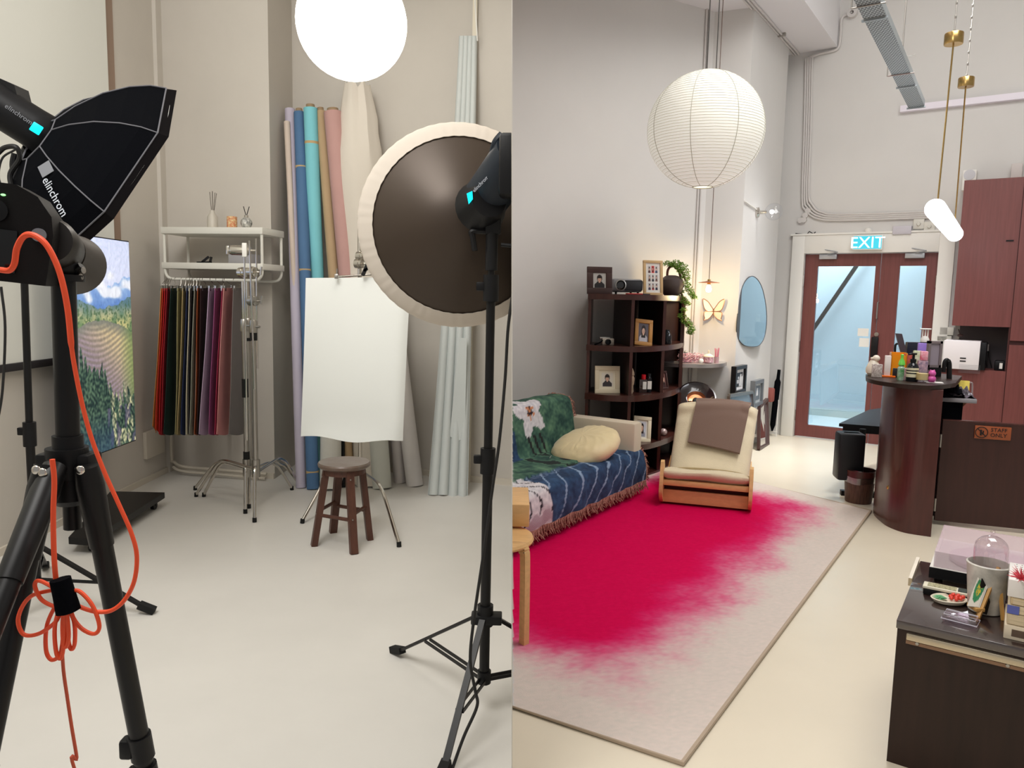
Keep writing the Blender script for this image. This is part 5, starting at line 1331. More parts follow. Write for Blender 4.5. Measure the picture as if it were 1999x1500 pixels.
def BKp(u, v, off=0.0):   # backrest front surface; u across, v up
    y = 0.40+0.44*v; z = 0.15+0.495*v
    x = 0.035*v+(-0.30+0.60*u)*(1+0.06*v)
    crease = 0.010*math.sin(v*30+math.sin(u*7)*1.2)*sst(0.6, 0.95, v)*(1 if (u < 0.22 or u > 0.8) else 0.35)
    n = 0.05*math.sin(u*PI)**0.35 + crease
    return (x, y-n*0.74-off*0.74, z+n*0.67+off*0.67)
def BC(u, v):
    a = u*2*PI; c_, s_ = math.cos(a), math.sin(a)
    uu = 0.5+0.5*math.copysign(abs(c_)**0.55, c_); t = math.copysign(abs(s_)**0.6, s_)*0.5
    vv = v; end = sst(0, 0.04, min(v, 1-v)+0.003)
    x, y, z = BKp(uu, vv)
    roll_ = 0.035*sst(0.80, 0.9, v)*sst(1.02, 0.95, v)
    nn = (0, 0.74, -0.67); th_ = (0.10+roll_)*end
    base = Vector((x, 0.40+0.44*v, 0.15+0.495*v)); fr_ = Vector((x, y, z))
    p = Vector((x, 0.40+0.44*v, 0.15+0.495*v))+Vector(nn)*(-t*th_)+ (fr_-base)*(0.5+t)*end
    return FL.W(*p)
m = MB(); m.sheet(BC, 48, 60); m.build('backrest_cushion', cream, r)
BLq = mat('brown_blanket_wool', (112, 88, 76), 0.95, bump=0.4, bscale=300, sheen=0.3)
def BL(u, v):
    # from behind the top edge down over the front
    uu = 0.235+0.67*u; vv = 1.10-v*0.76-0.10*u*v
    if v > 0.22: uu = uu + (0.5-u)*0.02-0.05*(v-0.22)
    if vv > 1.0:
        k = (vv-1.0); x, y, z = BKp(uu, 1.0, 0.04); return FL.W(x, y+k*1.2, z+0.022*math.sin(min(1, k*9)*PI/2)-k*0.9)
    x, y, z = BKp(uu, vv, 0.075-0.035*sst(0.85, 1, vv))
    return FL.W(x, y, z)
m = MB(); m.sheet(BL, 30, 40, 0.022)
tag(m.build('folded_blanket', BLq, origin=FL.W(0.1, 0.7, 0.6)), 'folded brown blanket draped over the back of the lounge chair', 'blanket')

# ---- pale wooden stool and side table cut by the left edge
m = MB()
r = thing('bentwood_stool', 'pale wooden stool with rounded bent legs at the near end of the sofa', 'stool', (0.05, 3.0, 0))
lb = fl(1023, 1266)
m = MB(); lx = lb.x
P = [(lx+0.0, lb.y+0.02, 0.0), (lx-0.004, lb.y+0.02, 0.38), (lx-0.012, lb.y+0.02, 0.425), (lx-0.035, lb.y+0.02, 0.447), (lx-0.3, lb.y+0.02, 0.45)]
pts = spline(P, 6)
for a, b in zip(pts, pts[1:]): 
    m.box((0, 0, 0), (0, 0, 0)) if False else None
m.tube(pts, 0.022, 4); m.build('bent_leg', birch, r, clip=XR)
m = MB(); m.lathe([(0.0, 0.44), (0.19, 0.44), (0.195, 0.45), (0.19, 0.462), (0, 0.464)], (lx-0.16, lb.y+0.12, 0), n=48); m.build('seat', birch, r, clip=XR)
tp_ = dep(1034, 986, 3.3)
m = MB(); m.box((-0.5, 3.3, tp_.z-0.105), (tp_.x, 3.62, tp_.z), 0.006); m.bm.transform(Matrix.Identity(4))
tag(m.build('pale_wood_table', birch, clip=XR, origin=(0.02, 3.4, 0.5)), 'pale wooden table end sticking out above the stool by the sofa', 'table')

# ---- alcove: butterfly, pendant, metal shelf, round speaker
cp_ = dep(1384, 552, 6.9)
r = thing('alcove_pendant', 'small pendant with a flat copper disc shade and bare bulb in the alcove', 'lamp', cp_)
m = MB(); m.tube([Vector((cp_.x, cp_.y, 5.3)), cp_+Vector((0, 0, 0.02))], 0.003, 6); m.build('cord', mat('brown_cord', (96, 70, 56), 0.8), r)
m = MB(); m.lathe([(0.0, 0.022), (0.03, 0.012), (0.095, 0.0), (0.095, -0.003), (0.0, 0.004)], cp_, n=40); m.build('disc_shade', mat('copper_disc', (176, 110, 76), 0.35, metal=0.7), r)
m = MB(); m.lathe([(0.014, 0.03), (0.016, 0.0), (0.016, -0.02)], cp_, n=14); m.build('socket', brass, r)
m = MB(); m.lathe([(0.012, -0.015), (0.018, -0.035), (0.026, -0.06), (0.020, -0.082), (0.0, -0.09)], cp_, n=20); point('alcove_bulb_light', cp_+Vector((0.0, -0.02, -0.125)), 9, (1.0, 0.74, 0.40), 0.03)
m.build('bulb', mat('warm_bulb', (255, 226, 160), 0.4, emit=70, ecol=(255, 206, 130)), r)
# butterfly
bc = FC.at(1393, 607, -0.05)
r = thing('butterfly_ornament', 'wall ornament in the shape of a butterfly with copper outlines in the alcove', 'ornament', FC.W(bc.x, -0.05, bc.z))
cop = mat('copper_wire', (178, 128, 100), 0.35, metal=0.8); wing = mat('wing_mesh', (236, 222, 204), 0.7)
up = [(0.0, 0.0), (0.03, 0.05), (0.062, 0.088), (0.10, 0.108), (0.108, 0.095), (0.10, 0.05), (0.082, 0.01), (0.05, -0.004)]
lo = [(0.0, -0.01), (0.04, -0.006), (0.085, -0.012), (0.09, -0.045), (0.082, -0.07), (0.09, -0.09), (0.07, -0.085), (0.045, -0.075), (0.02, -0.05)]
for sx_2 in (-1, 1):
    for pl2 in (up, lo):
        pts = [(bc.x+sx_2*x*0.95, -0.05-abs(x)*0.35, bc.z+z*1.05) for x, z in pl2]
        m = MB(FC); sp_ = spline(pts, 4, closed=True); c0_ = sum(sp_, Vector())/len(sp_)
        cv = m.v(c0_); vs = [m.v(q) for q in sp_]; c2 = m.v(c0_+Vector((0, 0.003, 0))); v2 = [m.v(q+Vector((0, 0.003, 0))) for q in sp_]
        for i in range(len(vs)):
            j = (i+1) % len(vs); m.f([cv, vs[i], vs[j]]); m.f([c2, v2[j], v2[i]]); m.f([vs[i], v2[i], v2[j], vs[j]])
        w_ = m.build('wing', wing, r)
        m = MB(FC); m.tube(sp_, 0.004, 6, closed=True); m.build('wing_outline', cop, w_)
m = MB(FC); m.tube([(bc.x, -0.055, bc.z+0.02), (bc.x, -0.055, bc.z-0.07)], [0.006, 0.003], 8); m.tube([(bc.x, -0.05, bc.z-0.01), (bc.x, 0, bc.z-0.01)], 0.003, 6); m.build('body', cop, r)
# metal shelf in the corner, its things
msz = dep(1380, 708, 7.15).z
q0 = Vector((1.42, 7.19, 0)); 
P = [(1.36, 7.16), (1.45, 7.02), (1.62, 6.93), (1.82, 6.95), (1.98, 7.06), (2.09, 7.27), (2.09, 7.35), (1.85, 7.44)]
P2 = [(p.x, p.y) for p in spline([(x, y, 0) for x, y in P[:6]], 5)]+P[6:]
m = MB(); m.prism(P2, msz-0.035, msz)
tag(m.build('metal_corner_shelf', mat('satin_aluminium', (190, 186, 184), 0.35, metal=0.8), origin=(1.8, 7.2, msz)), 'curved satin metal shelf across the alcove corner below the butterfly', 'shelf')
def top(px, Y): p = dep(px, 600, Y); return Vector((p.x, Y, msz))
p = top(1404, 7.1); 
r = thing('stick_holder', 'upright holder of pink sticks at the right end of the metal shelf', 'holder', p)
m = MB(); m.lathe([(0.022, 0), (0.022, 0.06), (0.019, 0.06), (0.019, 0.005)], p, n=16, cap=False); m.build('cup', mat('mauve_cup', (170, 140, 146), 0.4), r)
m = MB(); random.seed(3)
for k in range(8): a = k*0.8; m.tube([p+Vector((0.01*math.cos(a), 0.01*math.sin(a), 0.005)), p+Vector((0.02*math.cos(a), 0.02*math.sin(a), 0.13+0.02*random.random()))], 0.0035, 6)
m.build('stick', mat('pink_sticks', (214, 130, 148), 0.5), r)
p = top(1388, 7.08); r = thing('lidded_jar', 'glass jar with a domed lid on the metal shelf left of the pink sticks', 'jar', p)
m = MB(); m.lathe([(0.03, 0), (0.048, 0.01), (0.048, 0.06)], p, n=20); m.build('jar', mat('pink_pattern', (224, 206, 210), 0.3, c2=(150, 60, 90), vscale=60), r)
m = MB(); m.lathe([(0.05, 0.06), (0.048, 0.07), (0.02, 0.085), (0.008, 0.09), (0.008, 0.12), (0, 0.125)], p, n=20); m.build('lid', mat('jar_lid', (240, 226, 200), 0.3), r)
p = top(1374, 7.05); m = MB(); m.ball(p+Vector((0, 0, 0.022)), 0.022, sc=(1.1, 0.8, 1), n=12)
tag(m.build('white_pebble', white, origin=p), 'small white pebble-shaped trinket on the metal shelf', 'trinket')
random.seed(21)
cl_ = glass('clear_box', (250, 236, 240), 0.3)
for i, (px_1, px_2, Y) in enumerate(((1332, 1352, 7.08), (1352, 1378, 7.16))):
    a = top(px_1, Y); b = top(px_2, Y)
    r = thing('accessory_tray', 'clear tray heaped with pink hair accessories on the metal shelf, ' + ('nearer the shelf unit' if i == 0 else 'nearer the lidded jar'), 'tray', a, 'trays of pink accessories')
    m = MB(); m.box((a.x, Y-0.05, msz), (b.x, Y+0.05, msz+0.05)); m.build('tray', cl_, r)
    m = MB()
    for k in range(46):
        c = Vector((random.uniform(a.x, b.x), random.uniform(Y-0.045, Y+0.045), msz+random.uniform(0.01, 0.085))); d = Vector((random.uniform(-1, 1), random.uniform(-1, 1), random.uniform(-.3, .3))).normalized()*0.035
        m.tube([c-d, c+d], 0.0035, 5)
    o_ = m.build('accessories', mat('pink_bits', (206, 130, 146), 0.5, c2=(226, 206, 204), vscale=30), r); o_['kind'] = 'stuff'
p = top(1343, 7.2); m = MB(); m.ball(p+Vector((0, 0, 0.09)), 0.02, n=10); m.lathe([(0.03, 0), (0.022, 0.05), (0.012, 0.08)], p, n=12)
tag(m.build('white_figurine', mat('bw_pattern', (226, 224, 216), 0.35), origin=p), 'little black and white figurine at the back of the metal shelf', 'figurine')
# round horn speaker
hc = dep(1360, 776, 6.95); ax_ = Vector((-0.08, -0.72, 0.69)).normalized()
r = thing('horn_speaker', 'round black horn speaker with a copper centre, tilted upwards behind the lounge chair', 'speaker', (hc.x, hc.y+0.03, 0))
m = MB(); m.lathe([(0.05, -0.10), (0.09, -0.05), (0.17, -0.012), (0.182, 0.0), (0.178, 0.01), (0.165, 0.012), (0.10, -0.02), (0.088, -0.022)], hc, ax_, n=56, cap=False); m.build('horn', mat('horn_black', (34, 22, 24), 0.18, coat=0.6), r)
m = MB(); m.lathe([(0.092, -0.022), (0.07, -0.05), (0.03, -0.055), (0.03, -0.045)], hc, ax_, n=40, cap=False); m.build('copper_ring', mat('copper_cone', (214, 140, 96), 0.35, metal=0.7), r)
m = MB(); m.lathe([(0.032, -0.05), (0.028, -0.04), (0, -0.035)], hc, ax_, n=24); m.build('centre_cap', blackp, r)
m = MB(); m.lathe([(0.11, 0.0), (0.115, 0.02), (0.10, hc.z-0.10), (0.06, hc.z-0.04)], (hc.x-0.02, hc.y+0.03, 0), n=32); m.build('body', blackp, r)

# ---- wall with the mirror
FMn = FM
mc = [(0.0, 1.0)]
r = thing('pebble_mirror', 'tall pebble-shaped frameless mirror on the white column wall', 'mirror', FM.W(*FM.at(1468, 608)))
outl = [(1467, 540), (1475, 543), (1482, 556), (1487, 578), (1490, 610), (1489, 640), (1485, 662), (1477, 675), (1466, 677), (1455, 674), (1447, 662), (1444, 645), (1446, 615), (1450, 580), (1457, 553)]
pts = [FM.at(x, y, -0.03) for x, y in outl]; mxc = sum(q.x for q in pts)/len(pts); pts = [Vector((q.x, q.y-0.0875*(q.x-mxc), q.z)) for q in pts]; sp_ = spline(pts, 4, closed=True)
m = MB(FM); c0_ = sum(sp_, Vector())/len(sp_); cv = m.v(c0_); vs = [m.v(q) for q in sp_]
for i in range(len(vs)): m.f([cv, vs[i], vs[(i+1) % len(vs)]])
m.build('mirror_glass', mat('mirror_silver', (236, 240, 242), 0.02, metal=1.0), r, smooth=False)
m = MB(FM); vs = [m.v(q) for q in sp_]; v2 = [m.v(Vector((q.x, -0.004, q.z))) for q in sp_]
for i in range(len(vs)): j = (i+1) % len(vs); m.f([vs[i], v2[i], v2[j], vs[j]])
m.f(v2); m.tube(sp_, 0.004, 6, closed=True); m.build('backing', mat('mirror_edge', (70, 72, 76), 0.4), r)
# wall lamp
wl = FM.at(1477, 415, 0); 
r = thing('glass_wall_lamp', 'clear glass globe wall lamp on the column wall over the mirror', 'lamp', FM.W(wl.x, 0, wl.z))
m = MB(FM); m.lathe([(0.05, 0), (0.05, 0.02), (0.02, 0.03), (0.015, 0.10)], (wl.x, 0, wl.z), (0, -1, 0), n=24); m.build('mount', chrome, r)
m = MB(FM); m.ball((wl.x, -0.17, wl.z), 0.085, n=28); m.build('glass_globe', glass('lamp_glass', (252, 253, 255), 0.0), r)
m = MB(FM); m.ball((wl.x, -0.15, wl.z), 0.02, n=14); m.build('bulb', mat('white_bulb', (255, 255, 255), 0.4, emit=22), r)
a = FM.at(1441, 389, 0); m = MB(FM); m.tube([(0.0, -0.01, a.z), (wl.x, -0.01, wl.z+0.02)], 0.007, 6); m.build('wall_cable', white, r)
# frames leaning on / hung at the column wall
def wall_frame(q, off, th, fmat, label, pic, bw=0.12, mountc=(236, 236, 236), mw=0.16, group='black and white prints by the column wall', nm='wall_print'):
    pts = [FM.at(x, y, off) for x, y in q]   # TL, TR, BR, BL
    x0_, x1_ = (pts[0].x+pts[3].x)/2, (pts[1].x+pts[2].x)/2; z1_, z0_ = max(pts[0].z, pts[1].z), min(pts[2].z, pts[3].z)
    z1_ = (pts[0].z+pts[1].z)/2; z0_ = (pts[2].z+pts[3].z)/2
    w_ = x1_-x0_; bb = bw*w_
    r = thing(nm, label, 'picture frame', FM.W(x0_, off, z0_), group)
    m = MB(FM)
    for b_ in (((x0_, off, z0_), (x1_, off+th, z0_+bb)), ((x0_, off, z1_-bb), (x1_, off+th, z1_)), ((x0_, off, z0_+bb), (x0_+bb, off+th, z1_-bb)), ((x1_-bb, off, z0_+bb), (x1_, off+th, z1_-bb))): m.box(*b_)
    m.build('frame', fmat, r)
    m = MB(FM); m.box((x0_+bb*0.6, off+th*0.5, z0_+bb*0.6), (x1_-bb*0.6, off+th*0.9, z1_-bb*0.6)); m.build('mount', mat('mount_'+'_'.join(map(str, mountc)), mountc, 0.8), r)
    k = mw*w_; m = MB(FM); m.sheet(lambda u, v: (x0_+bb+k+(w_-2*bb-2*k)*u, off+th*0.42, z0_+bb+k+(z1_-z0_-2*bb-2*k)*v), 36, 44, 0, pic); m.build('print', piccol, r, smooth=False)
    return r
def couple(u, v):
    if math.hypot(u-0.72, (v-0.78)*1.0) < 0.12 or (0.52 < u < 0.95 and v < 0.7 and u > 0.5+0.1*v): return (214, 214, 214)
    if math.hypot(u-0.38, v-0.62) < 0.1 or (0.15 < u < 0.5 and 0.22 < v < 0.5): return (196, 196, 196)
    return (28, 28, 30)
def single(u, v):
    if math.hypot(u-0.5, (v-0.75)) < 0.11 or (abs(u-0.5) < 0.22-0.1*v and 0.3 < v < 0.66): return (206, 208, 210)
    return (104, 112, 122)
wall_frame([(1437, 715), (1458, 714), (1457, 767), (1436, 769)], -0.09, 0.05, fr_black, 'black framed print of a couple standing on top of the large silver frame', couple, 0.10, (236, 236, 236), 0.10)
wall_frame([(1474, 743), (1491, 742), (1490, 793), (1473, 793)], -0.10, 0.05, fr_grey, 'grey framed portrait print leaning near the right edge of the column wall', single, 0.12, (200, 206, 208), 0.08)
r = thing('silver_frame', 'large silver-edged framed glass leaning behind the lounge chair', 'picture frame', FM.W(*FM.at(1445, 830, -0.2)), 'black and white prints by the column wall')
q = [FM.at(1423, 773, -0.2), FM.at(1468, 766, -0.16), FM.at(1474, 850, -0.2), FM.at(1428, 862, -0.24)]
m = MB(FM); 
for i in range(4): m.bar(q[i], q[(i+1) % 4], 0.03, 0.025, up=(0, 1, 0))
m.build('frame', steel, r); m = MB(FM); m.quadbox([p+Vector((0, 0.004, 0)) for p in q], (0, 1, 0), 0.006); m.build('glazing', mat('dark_glazing', (96, 108, 120), 0.08), r)
r = thing('leaning_floor_mirror', 'dark wood framed standing mirror leaning low at the right end of the column wall', 'mirror', FM.W(*FM.at(1490, 872, -0.12)), None)
q = [FM.at(1482, 795, -0.10), FM.at(1497, 780, -0.05), FM.at(1499, 868, -0.14), FM.at(1481, 877, -0.16)]
m = MB(FM)
for i in range(4): m.bar(q[i], q[(i+1) % 4], 0.03, 0.03, up=(0, 1, 0))
m.build('frame', fr_dark, r); m = MB(FM); m.quadbox([p+Vector((0, 0.004, 0)) for p in q], (0, 1, 0), 0.006); m.build('mirror_glass', mat('mirror_silver', (236, 240, 242), 0.02, metal=1.0), r, smooth=False)
# rack with coat and umbrella in the recess
a = FD.at(1504, 782, -0.12); b = FD.at(1521, 850, -0.12); ra, rb_ = FD.at(1502, 780, -0.15), FD.at(1521, 780, -0.15)
r = thing('coat_rack', 'low white wire rack in the recess beside the door frame', 'rack', FD.W(ra.x, -0.15, 0))
m = MB(FD)
for zz in (FD.at(1510, 782, -0.15).z, FD.at(1510, 843, -0.15).z): m.tube([(ra.x-0.1, -0.15, zz), (rb_.x, -0.15, zz)], 0.007, 8)
for xx in (ra.x-0.1, rb_.x-0.01): m.tube([(xx, -0.15, 0), (xx, -0.15, FD.at(1510, 780, -0.15).z)], 0.007, 8)
m.build('wire_frame', white, r)
m = MB(FD); p0 = FD.at(1521, 722, -0.1); p1 = FD.at(1507, 842, -0.2); m.tube([p0, p0.lerp(p1, 0.15), p0.lerp(p1, 0.2), p0.lerp(p1, 0.9), p1], [0.018, 0.02, 0.035, 0.03, 0.008], 12)
tag(m.build('black_umbrella', blackf, origin=FD.W(p1.x, -0.2, p1.z)), 'closed black umbrella leaning in the wire rack next to the door', 'umbrella')
m = MB(FD); p0 = FD.at(1502, 757, -0.2); m.box((p0.x-0.05, -0.26, p0.z-0.16), (p0.x+0.06, -0.17, p0.z), 0.02)
tag(m.build('red_bag', mat('dull_red_bag', (150, 84, 76), 0.8), origin=FD.W(p0.x, -0.2, p0.z)), 'dull red bag hanging on the wire rack beside the umbrella', 'bag')

# ---- tube lamp on brass fittings
c1_ = dep(1826, 408, 5.0); z_c = c1_.z; t2 = fl(1864, 457, z_c)
cd = (t2-c1_).normalized()
r = thing('tube_pendant', 'glowing white capsule tube lamp hanging over the counter', 'lamp', c1_.lerp(t2, 0.5))
m = MB(); rr_ = 0.064; pr = [(0.0, -rr_)]+[(rr_*math.sin(k*PI/12), -rr_*math.cos(k*PI/12)) for k in range(1, 7)]
Lc = (t2-c1_).length
pr += [(rr_*math.cos(k*PI/12), Lc+rr_*math.sin(k*PI/12)) for k in range(0, 6)]+[(0.0, Lc+rr_)]
m.lathe(pr, c1_, cd, n=32); m.build('glowing_tube', mat('tube_glow', (250, 252, 255), 0.5, emit=9, ecol=(245, 248, 255)), r)
d1_ = dep(1862, 76, 5.05); zd = d1_.z; d2_ = fl(1886, 161, zd)
for (dd, k) in ((d1_, 0.06), (d2_, 0.94)):
    e_ = c1_.lerp(t2, k)
    m = MB(); m.lathe([(0.054, -0.035), (0.056, -0.03), (0.056, 0.03), (0.054, 0.035)], dd, n=32); cp2 = m.build('brass_canopy', brass, r)
    m = MB(); m.tube([dd-Vector((0, 0, 0.035)), e_+Vector((0, 0, rr_*0.9))], 0.0055, 8); m.build('rod', brass, r)
    m = MB(); m.tube([dd+Vector((0, 0, 0.035)), Vector((dd.x+0.01, dd.y, 5.3))], 0.004, 6)
    for q_ in range(24): m.ball(dd+Vector((0, 0, 0.05+q_*0.085)), 0.009, sc=(1, 0.6, 1.6), n=6)
    m.build('chain', steel, r)

# ---- perforated cable tray
far = dep(1789, 209, 6.9); zt_ = far.z
near = fl(1655, -80, zt_); 
tdir = (near-far); tdir.z = 0; tl_ = tdir.length; tdir.normalize()
tw = 0.125; side_ = Vector((-tdir.y, tdir.x, 0))
if side_.x < 0: side_ = -side_
tm = bpy.data.materials.new('perforated_galvanised'); tm.use_nodes = True
N = tm.node_tree.nodes; L = tm.node_tree.links; b = N['Principled BSDF']; b.inputs['Metallic'].default_value = 0.2; b.inputs['Roughness'].default_value = 0.5
tc_ = N.new('ShaderNodeTexCoord'); mp = N.new('ShaderNodeMapping'); mp.inputs['Rotation'].default_value = (0, 0, math.radians(90)); L.new(tc_.outputs['Object'], mp.inputs[0])
bt = N.new('ShaderNodeTexBrick'); bt.inputs['Color1'].default_value = lin((70, 76, 80)); bt.inputs['Color2'].default_value = lin((84, 90, 94)); bt.inputs['Mortar'].default_value = lin((172, 182, 186))
bt.inputs['Scale'].default_value = 22; bt.inputs['Mortar Size'].default_value = 0.075; bt.inputs['Brick Width'].default_value = 0.45; bt.inputs['Row Height'].default_value = 0.55
L.new(mp.outputs[0], bt.inputs['Vector']); L.new(bt.outputs['Color'], b.inputs['Base Color'])
gal = mat('galvanised', (160, 168, 172), 0.4, metal=0.6, var=0.1, vscale=20)
rz_ = math.atan2(tdir.y, tdir.x)
r = thing('cable_tray', 'perforated grey metal cable tray hung from the ceiling on thin rods', 'cable tray', far, rz=rz_)
FT = Fr(far.x, far.y, math.degrees(rz_), zt_)
m = MB(FT); m.box((0, -tw/2, -0.003), (tl_, tw/2, 0.0)); m.build('tray_floor', tm, r)
for sgn in (-1, 1):
    m = MB(FT); m.box((0, sgn*tw/2-0.002, 0), (tl_, sgn*tw/2+0.002, 0.05)); m.build('tray_side', gal, r)
for k in (0.0, 0.22, 0.72): 
    m = MB(FT); x = k*tl_*1.0+0.01; m.box((x, -tw/2-0.012, -0.016), (x+0.02, tw/2+0.012, -0.003)); m.build('cross_bracket', gal, r)
for k in (0.34, 0.8):
    x = k*tl_; m = MB(FT); m.tube([(x, -tw/2-0.03, -0.01), (x, -tw/2-0.03, 0.12), (x, tw/2+0.03, 0.12)], 0.005, 6); m.tube([(x, 0, 0.12), (x, 0, 5.3-zt_)], 0.005, 6); m.tube([(x, -tw/2-0.03, -0.01), (x, tw/2+0.03, -0.01)], 0.005, 6); m.build('hanger_rod', steel, r)

# ---- tall cupboard
co = -0.40
def cz(px, py): return FD.at(px, py, co)
xl, xn, xm = cz(1870, 500).x, cz(1970, 660).x, cz(1976, 600).x
ztop_ = cz(1890, 352).z; zn1 = cz(1900, 637).z; zn0 = cz(1900, 722).z; xl2 = cz(1840, 700).x
r = thing('tall_cupboard', 'red-brown wood cupboard wall with an open dark niche behind the counter', 'cupboard', FD.W(xl, co, 0))
m = MB(FD); m.box((xl, co, zn1), (xm, -0.001, ztop_)); m.build('upper_cabinet', mahog2, r)
m = MB(FD); m.box((xl2, co, 0), (xm, -0.001, zn0)); m.build('lower_cabinet', mahog2, r)
m = MB(FD); m.box((xn, co, zn0), (xm, -0.001, zn1)); m.build('niche_post', mahog2, r)
m = MB(FD); m.box((xl+0.05, -0.06, zn0), (xn, -0.002, zn1)); m.build('niche_back', mat('niche_charcoal', (74, 66, 68), 0.6), r)
m = MB(FD); zk = cz(1990, 668).z; m.box((xm+0.006, co-0.018, zk+0.01), (xm+1.2, -0.001, ztop_+0.02)); m.build('door', mahog2, r)
m = MB(FD); m.box((xm+0.006, co-0.018, 0.02), (xm+1.2, -0.001, zk-0.03)); m.build('door', mahog2, r)
m = MB(FD); m.box((xm-0.01, co+0.01, 0), (xm+1.2, -0.002, ztop_)); m.build('carcass', mat('carcass_dark', (70, 30, 28), 0.5), r)
m = MB(FD); a = cz(1974, 470); m.box((a.x-0.04, co-0.01, a.z-0.006), (a.x+0.02, co, a.z+0.006)); m.build('edge_handle', blackp, r)
# things in the niche
a = FD.at(1843, 664, co-0.06); b = FD.at(1910, 719, co-0.06)
r = thing('white_box_appliance', 'large white box-shaped appliance standing in front of the dark niche', 'appliance', FD.W(a.x, co, b.z))
m = MB(FD); m.box((a.x, co-0.06, zn0), (b.x, co+0.25, a.z), 0.008); m.build('body', mat('appliance_white', (226, 220, 222), 0.45), r)
m = MB(FD); m.box((b.x, co-0.03, zn0), (b.x+0.05, co+0.2, a.z-0.01), 0.005); m.build('dark_side', blackp, r)
q = FD.at(1874, 699, co-0.063)
text('printed_name', 'Home\nStudio', 0.028, basis(FD.W(q.x, co-0.063, q.z), FD.W(1, 0, 0)-FD.W(0, 0, 0), (0, 0, 1)), blacktext, r) if False else None
m = MB(FD)
for i in range(2): m.box((q.x, co-0.0625, q.z-0.028*i-0.008), (q.x+0.05, co-0.06, q.z-0.028*i+0.004))
m.build('small_print', blacktext, r)
m = MB(FD)
for i in range(6):
    for j in range(16): m.box((q.x+0.0+j*0.011, co-0.0615, q.z-0.07-i*0.014), (q.x+0.005+j*0.011, co-0.06, q.z-0.065-i*0.014))
m.build('vent_holes', graytext, r)
a = FD.at(1920, 674, -0.3); b = FD.at(1928, 688, -0.3)
m = MB(FD); m.box((a.x, -0.09, b.z), (b.x, -0.06, a.z), 0.003); tag(m.build('wall_socket', white, origin=FD.W(a.x, -0.08, b.z)), 'small white plug on the dark back of the niche', 'socket')
m = MB(FD); 
for k in range(3): m.tube(spline([(a.x+0.02+k*0.012, -0.09, b.z), (a.x+0.0+k*0.03, -0.13, (b.z+zn0)/2), (a.x+0.04*k, -0.12, zn0+0.01)]), 0.006, 6)
tag(m.build('niche_cables', cable, origin=FD.W(a.x, -0.1, zn0)), 'black cables hanging from the plug in the niche', 'cable')
a = FD.at(1942, 704, -0.3); b = FD.at(1965, 722, -0.3)
r = thing('black_gadget', 'small black device with a white label at the right end of the niche', 'device', FD.W(a.x, -0.25, zn0))
m = MB(FD); m.box((a.x, -0.34, zn0), (b.x-0.02, -0.2, a.z), 0.01); m.build('body', blackp, r)
m = MB(FD); m.box((b.x-0.06, -0.343, zn0+0.02), (b.x-0.035, -0.34, a.z-0.02)); m.build('sticker', white, r)
a = FD.at(1875, 660, -0.2); m = MB(FD); m.ball((a.x, -0.25, cz(1875, 660).z+0.02), 0.03, sc=(1, 1, 0.5), n=10); m.tube([(a.x, -0.25, cz(1875, 660).z+0.02), (a.x-0.02, -0.25, cz(1875, 660).z+0.08)], 0.006, 6)
tag(m.build('dark_trinket', mat('bronze_dark', (70, 50, 46), 0.4), origin=FD.W(a.x, -0.25, a.z)), 'small dark trinket on top of the white appliance', 'trinket')
for i, (y0_, y1_, x0_, x1_) in enumerate(((638, 655, 1835, 1862), (655, 667, 1830, 1858))):
    a = FD.at(x0_, y0_, 0); b = FD.at(x1_, y1_, 0)
    m = MB(FD); m.box((a.x, -0.05, b.z), (b.x, 0, a.z), 0.006)
    tag(m.build('wall_dispenser', offwhite, origin=FD.W(a.x, 0, b.z)), 'pale box on the wall left of the cupboard niche, ' + ('upper one with a switch plate' if i == 0 else 'lower wider one'), 'box')

# ---- curved counter
cut = [(2.72, 5.46), (2.64, 5.28), (2.605, 5.10), (2.60, 4.98), (2.645, 4.86), (2.775, 4.78)]
cs = [(p.x, p.y) for p in spline([(x, y, 0) for x, y in cut], 5)]
CZ = 1.0
r = thing('reception_counter', 'tall curved dark mahogany reception counter with a rounded end', 'counter', (2.8, 5.0, 0))
m = MB(); m.prism(cs+[(2.86, 4.93), (3.0, 5.2), (2.95, 5.42)], 0, CZ-0.03); m.build('curved_body', mahog, r)
ct = [fl(1690, 731, CZ), fl(1693, 738, CZ), fl(1715, 744, CZ), fl(1760, 750, CZ), fl(1810, 753, CZ), fl(1839, 752, CZ)]
cs2 = [(p.x, p.y) for p in spline([(q.x, q.y, 0) for q in ct], 4)]
m = MB(); m.prism(cs2+[(2.98, 5.0), (3.35, 5.55), (3.2, 5.9)], CZ-0.028, CZ); m.build('worktop', walnut, r)
m = MB(); p = fl(1733, 953, 0.2); q = dep(1733, 952, 4.88); m.ball(Vector((q.x, q.y-0.0, q.z)), 0.008, sc=(1, 1, 2), n=8); m.build('screw_cap', brass, r)
